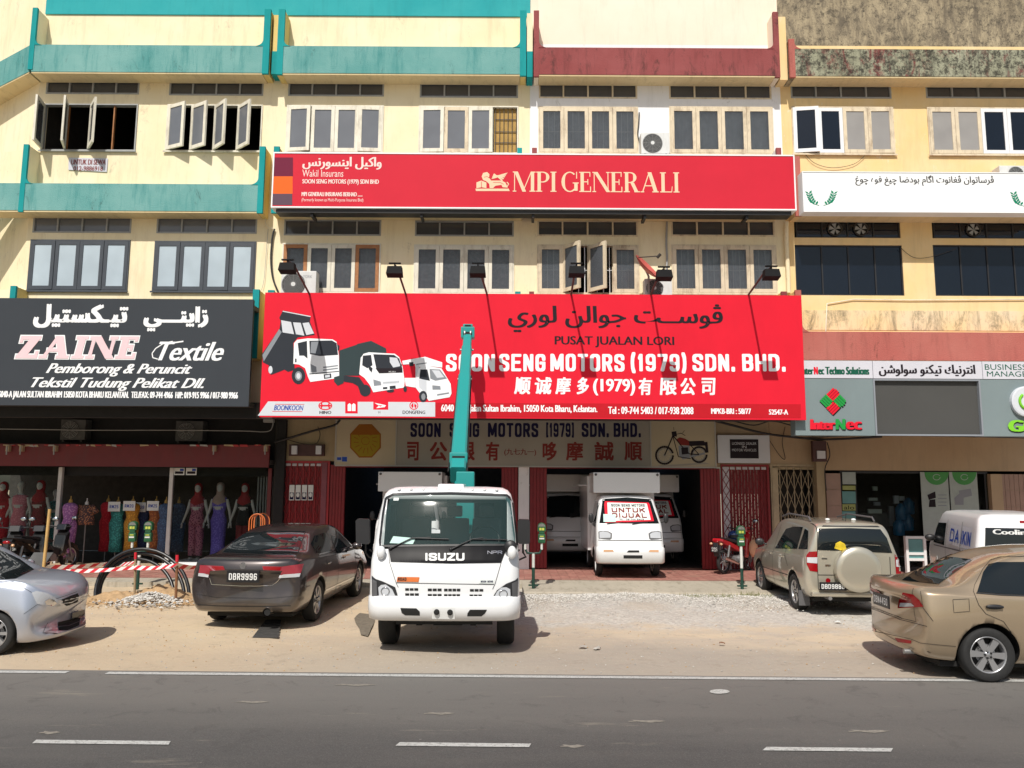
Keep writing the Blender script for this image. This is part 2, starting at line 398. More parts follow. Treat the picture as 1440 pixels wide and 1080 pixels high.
# ------------------------------------------------------------------ planes of the terrace
YB, YW, YS = 17.5, 17.95, 19.8
def X(px, py=85, Y=YB): return P(px, py, Y).x
def Z(py, px=720, Y=YB): return P(px, py, Y).z
B0, B1, B2, B3 = X(42), X(383), X(746), X(1105)
B4 = B3 + (B3 - B2) + .5
ZT = Z(-70)
ZSOF = 3.95
def wall_holes(mb, x0, x1, z0, z1, Y, holes, material, reveal=.16, rmat=None):
    xs = sorted({x0, x1, *[h[0] for h in holes], *[h[2] for h in holes]}); zs = sorted({z0, z1, *[h[1] for h in holes], *[h[3] for h in holes]})
    xs = [x for x in xs if x0 <= x <= x1]; zs = [z for z in zs if z0 <= z <= z1]
    ins = lambda x, z: any(h[0] < x < h[2] and h[1] < z < h[3] for h in holes)
    for i in range(len(xs) - 1):
        for j in range(len(zs) - 1):
            if not ins((xs[i] + xs[i + 1]) / 2, (zs[j] + zs[j + 1]) / 2):
                mb.quad((xs[i], Y, zs[j]), (xs[i + 1], Y, zs[j]), (xs[i + 1], Y, zs[j + 1]), (xs[i], Y, zs[j + 1]), material)
    for a, b, c, d in holes:
        c2 = min(c, x1); Yr = Y + reveal; r = rmat or material
        mb.quad((a, Y, b), (c2, Y, b), (c2, Yr, b), (a, Yr, b), r); mb.quad((a, Y, d), (a, Yr, d), (c2, Yr, d), (c2, Y, d), r)
        mb.quad((a, Y, b), (a, Yr, b), (a, Yr, d), (a, Y, d), r)
        if c <= x1: mb.quad((c, Y, b), (c, Y, d), (c, Yr, d), (c, Yr, b), r)
_CM = {}
def casement(parent, x, z, w, h, fm, pm, hinge='l', ang=0, st=.085, curtain=None):
    key = (round(w, 3), round(h, 3), fm, hinge)
    if key not in _CM:
        mb = MB(); s = 1 if hinge == 'l' else -1
        def b(xa, xb, za, zb): mb.box(min(s * xa, s * xb), max(s * xa, s * xb), -.022, .022, za, zb)
        b(.004, st, .004, h - .004); b(w - st, w - .004, .004, h - .004); b(st, w - st, .004, st * 1.05); b(st, w - st, h - st * 1.05, h - .004)
        mb.m(fm); me = mb.mesh('casement')
        g = MB(); g.box(min(s * st, s * (w - st)), max(s * st, s * (w - st)), -.006, .006, st, h - st)
        _CM[key] = (me, g)
    me, g = _CM[key]
    o = link('casement', me, parent); o.location = Vector((x if hinge == 'l' else x + w, YW - .012, z)) - WOFF[parent.name]
    o.rotation_euler = (0, 0, -R(ang) if hinge == 'l' else R(ang))
    gk = (key, pm)
    if gk not in _CM:
        gm = g.mesh('pane'); gm.materials.append(M(pm)); _CM[gk] = gm
    link('pane', _CM[gk], o)
    return o
def window(b, c, t, fm, pm='pane_grey', tm='pane_dark', ang=(0, 0, 0, 0), hinge='llll', fms=None, pms=None, skip=(), curtain=None, bars=False, xmax=None, tfm=None):
    """four casements under a four-light transom; c and t are picture boxes on the wall plane"""
    x0, z0, x1, z1 = prect(*c, YW); tx0, tz0, tx1, tz1 = prect(*t, YW); tx0, tx1 = x0 + .01, x1 - .01
    f = .028; mb = MB(); w = (x1 - x0 - 2 * f) / 4
    mb.box(x0, x1, YW - .03, YW + .10, z0, z0 + f, fm); mb.box(x0, x1, YW - .03, YW + .10, z1 - f, z1, fm)
    mb.box(x0, x0 + f, YW - .028, YW + .09, z0 + f, z1 - f, fm); mb.box(x1 - f, x1, YW - .028, YW + .09, z0 + f, z1 - f, fm)
    for k in (1, 2, 3):
        xx = x0 + f + k * w; mb.box(xx - .014, xx + .014, YW + .012, YW + .08, z0 + f, z1 - f, 'wood_frame' if any(a > 60 for a in ang) else fm)
    mb.box(x0 - .03, x1 + .03, YW - .06, YW - .031, z0 - .03, z0 + .005, fm)
    mb.build('window_frame', None, b, world=True)
    for k in range(4):
        if k in skip: continue
        casement(b, x0 + f + k * w, z0 + f, w, z1 - z0 - 2 * f, (fms or [fm] * 4)[k], (pms or [pm] * 4)[k], hinge[k], ang[k])
    if curtain:
        mb = MB(); n = 60; Yc = YW + .14
        for k in range(n):
            xa, xb = x0 + (x1 - x0) * k / n, x0 + (x1 - x0) * (k + 1) / n
            ya, yb = Yc + .012 * math.sin(k * 1.3), Yc + .012 * math.sin((k + 1) * 1.3)
            mb.add([(xa, ya, z0), (xb, yb, z0), (xb, yb, z1), (xa, ya, z1)], [(0, 1, 2, 3)], curtain, True)
        mb.build('curtain', None, b, world=True, fix=False)
    if bars:
        mb = MB(); bm = 'white_iron'
        for k in range(16):
            xx = x0 + .1 + (x1 - x0 - .2) * k / 15; mb.box(xx - .009, xx + .009, YW + .035, YW + .05, z0 + .03, z1 - .03, bm)
        zc = (z0 + z1) / 2; mb.box(x0 + .03, x1 - .03, YW + .068, YW + .078, zc - .008, zc + .008, bm)
        mb.build('window_grille', None, b, world=True)
    tfm = tfm or 'grey_frame'; mb = MB()
    mb.box(tx0, tx1, YW - .01, YW + .09, tz0, tz0 + .035, tfm); mb.box(tx0, tx1, YW - .01, YW + .09, tz1 - .035, tz1, tfm)
    tw = (tx1 - tx0) / 4
    for k in range(5):
        a = tx0 + k * tw - .018 if 0 < k < 4 else (tx0 if k == 0 else tx1 - .036)
        mb.box(a, a + .036, YW - .008, YW + .088, tz0 + .035, tz1 - .035, tfm)
    fr = mb.build('transom_frame', None, b, world=True)
    for k in range(4):
        g = MB(); g.box(tx0 + k * tw + .02, tx0 + (k + 1) * tw - .02, YW + .035, YW + .045, tz0 + .036, tz1 - .036, tm)
        g.build('transom_pane', None, fr)
    return (x0, z0, x1, z1), (tx0, tz0, tx1, tz1)
def band(b, x0, x1, zt, zb, m, name='ledge', Y0=YB):
    mb = MB(); mb.box(x0, x1, Y0, YW, zb, zt, m)
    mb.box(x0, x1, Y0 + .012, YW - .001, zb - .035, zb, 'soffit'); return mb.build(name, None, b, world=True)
def fin(b, px0, px1, ptop, pbot, m, sm, side=0, Y0=YB, fil=.16, zt=None):
    """upright fin at the end of a ledge; side = +1 fillets to the right, -1 to the left"""
    zb, z1 = Z(pbot, (px0 + px1) / 2, Y0) - .03, Z(ptop, (px0 + px1) / 2, Y0); x0, x1 = X(px0, 85 if ptop < 150 else 280, Y0), X(px1, 85 if ptop < 150 else 280, Y0)
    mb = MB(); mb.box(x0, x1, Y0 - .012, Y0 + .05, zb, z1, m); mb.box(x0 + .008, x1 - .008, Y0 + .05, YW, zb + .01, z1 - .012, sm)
    if side and zt is not None:
        xc = x1 if side > 0 else x0; pts = [(xc, zt - .01), (xc + side * fil, zt - .01)]
        for k in range(1, 7):
            a = math.pi / 2 * k / 6; pts.append((xc + side * fil * (1 - math.sin(a)), zt + fil * (1 - math.cos(a))))
        mb.prism(pts, Y0 - .01, Y0 + .05, m)
    return mb.build('fin', None, b, world=True)
# ------------------------------------------------------------------ the four shop houses
bA = thing('shop_house', 'cream corner shop house with teal ledges above the black textile sign', 'building', (B0, YW, 0))
bB = thing('shop_house', 'cream shop house with teal ledges above the left half of the red motor sign', 'building', (B1, YW, 0))
bC = thing('shop_house', 'off-white shop house with dark maroon ledge and grilled peeling windows', 'building', (B2, YW, 0))
bD = thing('shop_house', 'yellow shop house with mouldy parapet and black glass windows beside a white sign', 'building', (B3, YW, 0))
WIN3 = {bA: [((57, 147, 195, 212), (58, 111, 197, 132)), ((232, 148, 370, 213), (233, 113, 371, 134))],
        bB: [((401, 149, 540, 215), (402, 115, 540, 135)), ((588, 150, 729, 216), (588, 117, 729, 137))],
        bC: [((757, 151, 897, 216), (756, 118, 897, 138)), ((942, 151, 1086, 217), (942, 119, 1085, 139))],
        bD: [((1115, 151, 1255, 217), (1114, 117, 1254, 138)), ((1307, 152, 1452, 218), (1305, 118, 1450, 138))]}
WIN2 = {bA: [((38, 338, 184, 409), (42, 304, 185, 327)), ((214, 340, 361, 410), (219, 305, 363, 328))],
        bB: [((395, 343, 536, 412), (395, 309, 537, 331)), ((581, 345, 723, 413), (581, 311, 722, 332))],
        bC: [((755, 345, 898, 413), (755, 310, 898, 332)), ((945, 345, 1091, 413), (944, 310, 1090, 332))],
        bD: [((1120, 345, 1268, 415), (1120, 309, 1265, 334)), ((1316, 345, 1464, 416), (1314, 310, 1462, 335))]}
EXT = {bA: (B0, B1), bB: (B1, B2), bC: (B2, B3), bD: (B3, B4)}
UPM = {bA: 'cream', bB: 'cream', bC: 'white_wall', bD: 'yellow'}
for b in (bA, bB, bC, bD):
    x0, x1 = EXT[b]; holes = []
    for c, t in WIN3[b] + WIN2[b]:
        h = prect(*c, YW); u = prect(*t, YW); holes += [h, (h[0] + .01, u[1], h[2] - .01, u[3])]
    holes = [(max(h[0], x0 + .02), h[1], h[2], h[3]) for h in holes]
    zmid = Z(216, 720, YW); zpar = Z(62, 720, YW); m = UPM[b]
    h3 = [h for h in holes if h[1] > zmid - .3]; h2 = [h for h in holes if h[1] <= zmid - .3]
    zs = Z(225, 720, YW)
    mb = MB(); wall_holes(mb, x0, x1, ZSOF, zs, YW, h2, {bA: 'cream', bB: 'cream', bC: 'cream', bD: 'yellow'}[b])
    wall_holes(mb, x0, x1, zs, zpar, YW, h3, m)
    if b in (bA, bB):
        zt = Z(24, 720, YW); wall_holes(mb, x0, x1, zpar, zt, YW, [], 'cream')
        mb.box(x0, x1, YW - .03, YW + .01, zt, ZT, 'teal_wall')
    else: wall_holes(mb, x0, x1, zpar, ZT, YW, [], 'offwhite' if b is bC else 'mold_wall')
    mb.build('wall', None, b, world=True, fix=False)
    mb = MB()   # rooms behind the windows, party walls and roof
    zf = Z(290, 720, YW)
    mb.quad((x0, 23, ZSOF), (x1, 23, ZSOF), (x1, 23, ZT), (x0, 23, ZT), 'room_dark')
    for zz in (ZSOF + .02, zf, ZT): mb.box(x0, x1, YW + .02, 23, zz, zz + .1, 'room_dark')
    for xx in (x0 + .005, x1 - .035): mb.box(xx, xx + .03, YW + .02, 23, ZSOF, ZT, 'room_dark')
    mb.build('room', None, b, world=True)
# windows, top storey
w = WIN3[bA]
window(bA, *w[0], 'grey_frame', 'pane_dark', ang=(78, 68, 52, 0), skip=(3,), fms=['white_frame'] * 4)
window(bA, *w[1], 'white_frame', 'pane_grey', ang=(26, 31, 44, 42))
w = WIN3[bB]
window(bB, *w[0], 'white_frame', 'pane_grey', ang=(7, 0, 0, 4), hinge='lllr')
window(bB, *w[1], 'white_frame', 'pane_grey', ang=(3, 0, 2, 0), fms=['white_frame', 'peel_frame', 'white_frame', 'white_frame'], skip=(3,))
x0, z0, x1, z1 = prect(*w[1][0], YW); q = (x1 - x0) / 4
mb = MB(); mb.box(x1 - q + .02, x1 - .03, YW + .06, YW + .075, z0 + .03, z1 - .03, 'tan_board'); mb.build('window_board', None, bB, world=True, label='tan board closing the last window light behind rusty bars')
mb = MB()
for k in range(6): xx = x1 - q + .05 + k * (q - .1) / 5; mb.box(xx - .007, xx + .007, YW + .02, YW + .034, z0 + .03, z1 - .03, 'iron')
for zz in (.25, .48, .74): mb.box(x1 - q + .03, x1 - .03, YW + .035, YW + .045, z0 + (z1 - z0) * zz - .008, z0 + (z1 - z0) * zz + .008, 'iron')
mb.build('window_grille', None, bB, world=True)
w = WIN3[bC]
window(bC, *w[0], 'peel_frame', 'pane_clear', curtain='curtain', bars=True, tfm='peel_frame')
window(bC, *w[1], 'peel_frame', 'pane_clear', curtain='curtain', tfm='peel_frame')
w = WIN3[bD]
window(bD, *w[0], 'peel_frame', 'pane_frost', fms=['alu_white', 'alu_white', 'peel_frame', 'peel_frame'], pms=['pane_black', 'pane_black', 'pane_frost', 'pane_frost'], ang=(9, 0, 0, 2))
window(bD, *w[1], 'peel_frame', 'pane_frost', fms=['peel_frame', 'peel_frame', 'alu_white', 'alu_white'], pms=['pane_frost', 'pane_frost', 'pane_black', 'pane_black'])
# middle storey
for w in WIN2[bA]: window(bA, *w, 'dark_frame', 'pane_white', tm='pane_grey', ang=(1, 0, 1, 0))
w = WIN2[bB]
window(bB, *w[0], 'white_frame', 'pane_clear', curtain='sheer', fms=['wood_frame', 'white_frame', 'white_frame', 'wood_frame'])
window(bB, *w[1], 'white_frame', 'pane_clear', curtain='sheer')
w = WIN2[bC]
window(bC, *w[0], 'peel_frame', 'pane_clear', bars=True, curtain=None, ang=(0, 52, 50, 0), tfm='peel_frame')
window(bC, *w[1], 'peel_frame', 'pane_clear', curtain='curtain', bars=True, tfm='peel_frame')
x0, z0, x1, z1 = prect(*w[0][0], YW); mb = MB()
for a, c in ((x0 + .03, x0 + .55), (x1 - .55, x1 - .03)): mb.box(a, c, YW + .13, YW + .15, z0, z1, 'curtain')
mb.build('curtain', None, bC, world=True)
for w in WIN2[bD]:          # frameless black glazing with fans in the transom
    for rct, n in ((w[0], 4), (w[1], 4)):
        x0, z0, x1, z1 = prect(*rct, YW); mb = MB(); f = .03
        mb.box(x0, x1, YW + .02, YW + .08, z0, z0 + f, 'black_trim'); mb.box(x0, x1, YW + .02, YW + .08, z1 - f, z1, 'black_trim')
        for k in range(n + 1):
            xx = x0 + (x1 - x0 - f) * k / n; mb.box(xx, xx + f, YW + .022, YW + .078, z0 + f, z1 - f, 'black_trim')
        fr = mb.build('window_frame', None, bD, world=True)
        for k in range(n):
            g = MB(); g.box(x0 + f + (x1 - x0 - f) * k / n, x0 + (x1 - x0 - f) * (k + 1) / n, YW + .045, YW + .052, z0 + f, z1 - f, 'pane_black'); g.build('pane', None, fr)
        if rct is w[1]:
            for k in ((1, 2) if w is WIN2[bD][0] else (1,)):
                cx = x0 + (x1 - x0) * (k + .5) / 4; cz = (z0 + z1) / 2; g = MB()
                g.lathe([(.165, 0), (.175, -.03), (.15, -.03), (.145, 0)], (cx, YW + .035, cz), 'y', 'iron', 20)
                for j in range(5):
                    a = j * 2 * math.pi / 5; g.quad((cx, YW + .02, cz), (cx + .14 * math.cos(a), YW + .015, cz + .14 * math.sin(a)), (cx + .14 * math.cos(a + .8), YW + .03, cz + .14 * math.sin(a + .8)), (cx + .02, YW + .03, cz), 'grey_frame')
                g.build('exhaust_fan', None, bD, world=True)
# ledges and fins, top
zt, zb = Z(65, 500), Z(103, 500)
L3 = {bA: (45, 369, 'teal_band'), bB: (398, 731, 'teal_band'), bC: (758, 1089, 'maroon_band'), bD: (1118, 1480, 'mold_band')}
for b, (a, c, m) in L3.items(): band(b, X(a), X(c), zt, zb, m)
fin(bA, 369, 378, 13, 102, 'teal_fin', 'cream_side', -1, zt=zt); fin(bB, 389, 398, 13, 103, 'teal_fin', 'cream_side', 1, zt=zt)
fin(bB, 731, 740, 15, 105, 'teal_fin', 'cream_side', -1, zt=zt); fin(bC, 750.5, 758, 15, 106, 'maroon_band', 'offwhite', 1, zt=zt)
fin(bC, 1089, 1096.5, 17, 107, 'maroon_band', 'offwhite', -1, zt=zt); fin(bD, 1110, 1118, 55, 107, 'maroon_light', 'mold_wall', 1, zt=zt)
fin(bA, 40, 47, 11, 96, 'teal_fin', 'cream', 1, zt=zt)
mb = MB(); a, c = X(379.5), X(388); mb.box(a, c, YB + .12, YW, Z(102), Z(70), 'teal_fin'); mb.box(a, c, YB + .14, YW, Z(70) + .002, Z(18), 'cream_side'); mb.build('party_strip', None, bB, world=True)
mb = MB(); a, c = X(741), X(749); mb.box(a, c, YB + .03, YW, Z(107), Z(71), 'teal_fin'); mb.box(a, c, YB + .04, YW, Z(71) + .002, Z(17), 'cream'); mb.build('party_strip', None, bB, world=True)
mb = MB(); a, c = X(1098), X(1109); mb.box(a, c, YB + .1, YW, Z(107), Z(18), 'yellow'); mb.build('party_strip', None, bC, world=True)
# ledges and fins, middle and low
zt2, zb2 = Z(259, 300), Z(297, 300)
band(bA, B0 - 2.6, X(362, 280), zt2, zb2, 'teal_band'); band(bB, X(390, 280), X(734, 280), zt2, zb2, 'teal_band')
band(bC, X(748, 280), X(1095, 280), zt2, zb2, 'maroon_band'); band(bD, X(1127, 280), B4, Z(259, 1300), Z(302, 1300), 'maroon_light')
fin(bA, 362, 370, 206, 298, 'teal_fin', 'cream_side', -1, zt=zt2); fin(bB, 382, 390, 206, 298, 'teal_fin', 'cream_side', 1, zt=zt2)
fin(bA, 27, 34, 203, 296, 'teal_fin', 'cream', 1, zt=zt2)
fin(bB, 727, 734, 208, 298, 'teal_fin', 'cream', -1, zt=zt2); fin(bC, 748, 755, 208, 298, 'maroon_band', 'white_wall', 1, zt=zt2)
fin(bC, 1094, 1101, 208, 298, 'maroon_band', 'white_wall', -1, zt=zt2); fin(bD, 1118, 1127, 220, 302, 'maroon_light', 'yellow', 1, zt=Z(259, 1300))
zt1, zb1 = Z(467, 1300), Z(507, 1300)
band(bA, B0 - 2.6, X(355, 480), zt1, zb1, 'teal_band'); band(bB, X(384, 480), X(732, 480), zt1, zb1, 'teal_band')
band(bC, X(746, 480), X(1100, 480), zt1, zb1, 'maroon_band'); band(bD, X(1128, 480), B4, zt1, zb1, 'maroon_light')
for b, a, c, t, m, s in ((bA, 11, 19, 402, 'teal_fin', 1), (bA, 354, 363, 407, 'teal_fin', -1), (bB, 375, 384, 408, 'teal_fin', 1), (bB, 724, 732, 410, 'teal_fin', -1), (bC, 744, 751, 410, 'maroon_band', 1), (bC, 1100, 1108, 410, 'maroon_band', -1), (bD, 1119.5, 1128, 408, 'maroon_light', 1)):
    x0, x1 = P(a, 450, YB).x, P(c, 450, YB).x; zz0, zz1 = zb1 - .03, Z(t, a); mb = MB()
    mb.box(x0, x1, YB - .012, YB + .05, zz0, zz1, m); mb.box(x0 + .008, x1 - .008, YB + .05, YW, zz0 + .01, zz1 - .012, 'cream_side' if b is not bD else 'yellow'); 
    xc = x1 if s > 0 else x0; pts = [(xc, zt1 - .01), (xc + s * .16, zt1 - .01)]
    for k in range(1, 7): aa = math.pi / 2 * k / 6; pts.append((xc + s * .16 * (1 - math.sin(aa)), zt1 + .16 * (1 - math.cos(aa))))
    mb.prism(pts, YB - .01, YB + .05, m); mb.build('fin', None, b, world=True)
mb = MB(); mb.box(X(1128, 450), B4, YW - .012, YW + .004, Z(466, 1300, YW) + .02, Z(437, 1300, YW), 'yellow_mold'); mb.build('mouldy_plaster', None, bD, world=True)
mb = MB()   # thin conduit under the sill
mb.tube([P(1161, 468, YW - .03), P(1163, 427, YW - .03), P(1200, 421, YW - .03), P(1280, 422, YW - .03), P(1440, 421, YW - .03), P(1500, 421, YW - .03)], .012, 'white_frame', 6)
mb.build('conduit', None, bD, world=True)
# the corner turns back on the left
mb = MB(); x0 = B0; cx, cy = B0 - 3.2, YW + 2.2
for a, c, m in ((ZSOF, Z(24, 720, YW), 'cream'), (Z(24, 720, YW), ZT, 'cream')):
    mb.quad((cx, cy, a), (x0, YW, a), (x0, YW, c), (cx, cy, c), m)
mb.build('corner_wall', None, bA, world=True, fix=False)
mb = MB()
for zz0, zz1, m in ((zb, zt, 'teal_band'),):
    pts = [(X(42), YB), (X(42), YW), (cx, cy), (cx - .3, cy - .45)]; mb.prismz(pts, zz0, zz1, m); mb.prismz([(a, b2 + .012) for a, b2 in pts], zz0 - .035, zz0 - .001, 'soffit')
mb.build('corner_ledge', None, bA, world=True); mb = MB()
mb.prismz([(X(40), YW - .1), (X(40), YW), (X(12), YW + .5), (X(12), YW + .4)], zt, Z(15), 'cream'); mb.prismz([(X(27, 280), YW - .2), (X(27, 280), YW), (X(-60, 280), YW + .4), (X(-60, 280), YW + .2)], zt2, Z(207), 'cream')
mb.build('corner_parapet', None, bA, world=True); mb = MB()
mb.prismz([(X(12, 480), YW - .2), (X(12, 480), YW), (X(-60, 480), YW + .4), (X(-60, 480), YW + .2)], zt1, Z(405), 'cream')
mb.build('corner_parapet', None, bA, world=True)
# ------------------------------------------------------------------ ground floor: slab above the walkway, shop fronts, rooms
FZ = .15
YT = G(880, 815, FZ).y; YA = G(880, 836, .02).y
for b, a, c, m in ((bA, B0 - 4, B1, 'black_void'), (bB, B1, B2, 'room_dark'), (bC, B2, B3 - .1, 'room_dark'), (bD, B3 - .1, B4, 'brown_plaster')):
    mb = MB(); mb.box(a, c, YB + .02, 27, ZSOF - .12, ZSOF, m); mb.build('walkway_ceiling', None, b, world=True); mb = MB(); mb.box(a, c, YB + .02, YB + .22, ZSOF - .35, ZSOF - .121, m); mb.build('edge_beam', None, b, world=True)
def S(px, py=720): return P(px, py, YS).x
def SZ(py, px=720): return P(px, py, YS).z
zl = SZ(656, 800)                                   # lintel height
# upper shop-front walls (over the gates)
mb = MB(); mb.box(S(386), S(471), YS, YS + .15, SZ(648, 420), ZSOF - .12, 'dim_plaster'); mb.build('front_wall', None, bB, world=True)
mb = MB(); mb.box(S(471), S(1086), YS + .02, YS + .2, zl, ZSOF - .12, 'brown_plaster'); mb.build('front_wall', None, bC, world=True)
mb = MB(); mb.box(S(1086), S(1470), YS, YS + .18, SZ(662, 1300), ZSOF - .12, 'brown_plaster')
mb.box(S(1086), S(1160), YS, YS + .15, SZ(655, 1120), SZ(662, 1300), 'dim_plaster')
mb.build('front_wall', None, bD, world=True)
# pillars
def box_part(b, name, px0, px1, py0, py1, m, y0=YS, dep=.12, label=None, zb_=None):
    mb = MB(); mb.bbox(S(px0, py1), S(px1, py1), y0, y0 + dep, FZ if py1 is None else SZ(py1), SZ(py0), .006, m); return mb.build(name, None, b, label, world=True)
def upright(b, name, px0, px1, py0, m, y0=YS, dep=.12, label=None):
    mb = MB(); mb.bbox(P(px0, 725, y0).x, P(px1, 725, y0).x, y0, y0 + dep, FZ, P((px0 + px1) / 2, py0, y0).z, .006, m); return mb.build(name, None, b, label, world=True)
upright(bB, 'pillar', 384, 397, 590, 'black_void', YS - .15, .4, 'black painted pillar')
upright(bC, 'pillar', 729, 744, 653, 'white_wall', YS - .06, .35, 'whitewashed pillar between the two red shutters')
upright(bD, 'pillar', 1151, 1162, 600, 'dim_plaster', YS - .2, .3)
# vertical-slat shutters in red: each slat a piece
def slat_panel(b, px0, px1, py0, m, n):
    x0, x1 = S(px0), S(px1); z1 = SZ(py0); w = (x1 - x0) / n
    root = MB(); root.box(x0, x1, YS + .02, YS + .05, FZ + .01, z1, m); pr = root.build('folding_shutter', None, b, world=True)
    mb = MB(); mb.bbox(0, w - .006, 0, .03, 0, z1 - FZ - .02, .008, m); me = mb.mesh('slat')
    for k in range(n): o = link('slat', me, pr); o.location = (x0 + k * w, YS - .012 - .006 * (k % 2), FZ + .015)
slat_panel(bB, 463, 484, 655, 'red_gate_dark', 5); slat_panel(bC, 705, 728, 656, 'red_gate_dark', 5)
slat_panel(bC, 745, 769, 656, 'red_gate_dark', 5); slat_panel(bC, 986, 1014, 657, 'red_gate_dark', 6)
mb = MB(); mb.box(S(471), S(705), YS - .01, YS + .12, zl - .05, zl, 'red_gate_dark'); mb.box(S(769), S(986), YS - .01, YS + .12, zl - .05, zl, 'red_gate_dark'); mb.build('shutter_rail', None, bC, world=True)
# collapsible lattice gates
def lattice(name, label, px0, px1, py0, m, n, back=None, strip=None, rows=7, bm=None):
    x0, x1 = S(px0), S(px1); z1 = SZ(py0, px0); t = thing(name, label, 'gate', ((x0 + x1) / 2, YS, FZ)); f = .05
    mb = MB(); mb.box(x0, x0 + f, YS - .03, YS + .03, FZ, z1, m); mb.box(x1 - f, x1, YS - .03, YS + .03, FZ, z1, m); mb.box(x0 + f, x1 - f, YS - .03, YS + .03, z1 - f, z1, m)
    mb.build('gate_frame', None, t, world=True)
    w = (x1 - x0 - 2 * f) / n; za, zc = FZ + .05, z1 - f - .1
    for k in range(n + 1):
        mb = MB(); xx = x0 + f + k * w; mb.box(xx - .009, xx + .009, YS - .02, YS - .006, FZ + .02, z1 - f, m); mb.build('upright_bar', None, t, world=True)
    h = (zc - za) / rows; w2 = w
    mb = MB()
    for k in range(n):
        xx = x0 + f + k * w
        for r in range(rows):
            z0 = za + r * h
            for (a, c) in (((xx, z0), (xx + w2, z0 + h)), ((xx + w2, z0), (xx, z0 + h))):
                yy = YS - .026 if a[0] < c[0] else YS - .032
                mb.tube([(a[0], yy, a[1]), (c[0], yy, c[1])], .007, m, 4, caps=False)
    mb.build('lattice', None, t, world=True)
    mb = MB()
    for k in range(n): mb.box(x0 + f + k * w + .02, x0 + f + (k + 1) * w - .02, YS - .02, YS - .012, z1 - f - .075, z1 - f - .015, strip or m)
    mb.build('top_plate', None, t, world=True)
    if back:
        mb = MB()
        nn = n * 2
        for k in range(nn): mb.box(x0 + f + k * w / 2 + .004, x0 + f + (k + 1) * w / 2 - .004, YS + .03, YS + .045, FZ + .01, z1 - f, back)
        mb.build('back_sheet', None, t, world=True)
    return t
mat('mauve_strip', (.22, .06, .08), .6, var=.2); mat('pale_strip', (.50, .47, .50), .6, var=.1); mat('beige_gate', (.42, .34, .22), .6, var=.15, dirt=((.2, .14, .1), 4, .6))
gB = lattice('lattice_gate', 'red folding lattice gate with four small stickers beside the black pillar', 396, 462, 648, 'red_gate', 7, 'red_gate_dark', 'pale_strip')
mb = MB(); mb.box(S(451), S(458.5), YS - .05, YS - .036, FZ + .02, SZ(652), 'mauve_strip'); mb.build('locking_plate', None, gB, world=True)
gC = lattice('lattice_gate', 'dark red folding lattice gate with a white locking strip under the small dealer plate', 1015, 1083, 653, 'red_gate_dark', 7, 'red_gate_dark', 'pale_strip')
mb = MB(); mb.box(S(1017), S(1026), YS - .05, YS - .036, FZ + .02, SZ(655), 'pale_strip'); mb.build('locking_plate', None, gC, world=True)
mb = MB()
for r in range(9):
    z0 = FZ + .1 + r * .26; a, c = S(1017), S(1026)
    mb.tube([(a, YS - .056, z0), (c, YS - .056, z0 + .26)], .008, 'red_gate_dark', 4); mb.tube([(c, YS - .062, z0), (a, YS - .062, z0 + .26)], .008, 'red_gate_dark', 4)
mb.build('lattice_link', None, gC, world=True)
gD = lattice('lattice_gate', 'beige open lattice gate between dark red gate and plastered pillar', 1085, 1151, 653, 'beige_gate', 6, None, 'dim_plaster', 5)
mb = MB(); mb.box(S(1087), S(1095), YS - .05, YS - .036, FZ + .02, SZ(656), 'beige_gate'); mb.build('locking_plate', None, gD, world=True)
mb = MB(); z1 = SZ(664); mb.quad((S(397), YS + 1.2, FZ), (S(462), YS + 1.2, FZ), (S(462), YS + 1.2, z1), (S(397), YS + 1.2, z1), 'room_dark'); mb.build('stair_hall', None, bB, world=True); mb = MB(); mb.quad((S(1085), YS + .9, FZ), (S(1151), YS + .9, FZ), (S(1151), YS + .9, z1 + .3), (S(1085), YS + .9, z1 + .3), 'room_dark')
for k in range(8):
    mb.box(S(1085), S(1151), YS + .25 + k * .09, YS + .34 + k * .09, FZ + .12 * k, FZ + .12 * (k + 1), 'room_grey')
mb.build('stair_hall', None, bD, world=True)
# motor showroom: room shell, walls, ceiling
mb = MB(); ya, yb = YS + .2, 29.0
mb.quad((S(471) - .3, yb, FZ), (S(1010) + 2, yb, FZ), (S(1010) + 2, yb, ZSOF), (S(471) - .3, yb, ZSOF), 'room_dark')
mb.box(S(471) - .4, S(471) - .28, ya, yb, FZ, ZSOF - .12, 'room_grey'); mb.box(S(1005), S(1005) + .12, ya, yb, FZ, ZSOF - .12, 'room_grey'); mb.box(S(735) - .08, S(735) + .08, YS + 2.5, yb, FZ, ZSOF - .12, 'room_grey')
mb.build('showroom_wall', None, bC, world=True)
# textile shop (left): fascia, glazing posts, room
fa = thing('fascia_board', 'long dark red fascia board over the textile shop windows with peeling top edge', 'fascia', (S(190), YS - .3, FZ + 2.3))
yf = YS - .38
def F_(px, py, y): return P(px, py, y)
mb = MB(); a = F_(-30, 655, yf); c = F_(379, 626, yf); mb.box(a.x - 1.5, c.x, yf, yf + .06, a.z, c.z, 'maroon_paint'); mb.build('board', None, fa, world=True)
mb = MB()
for k in range(34):
    px = rnd.uniform(0, 375); p = F_(px, 626, yf - .01); w_ = rnd.uniform(.05, .25); mb.poly([(p.x, p.y, p.z - rnd.uniform(0, .04)), (p.x + w_, p.y, p.z - rnd.uniform(0, .05)), (p.x + w_ * .9, p.y - .02, p.z + .01), (p.x, p.y - .01, p.z + .015)], rnd.choice(['dim_plaster', 'red_gate', 'grey_frame']))
for px in (14, 33, 80, 303, 375):
    p = F_(px, 628, yf); mb.box(p.x - .04, p.x + .04, yf - .1, yf - .001, p.z - .12, p.z + .02, 'brown_plaster'); mb.box(p.x - .012, p.x + .012, yf - .12, yf - .101, p.z - .2, p.z, 'grey_frame')
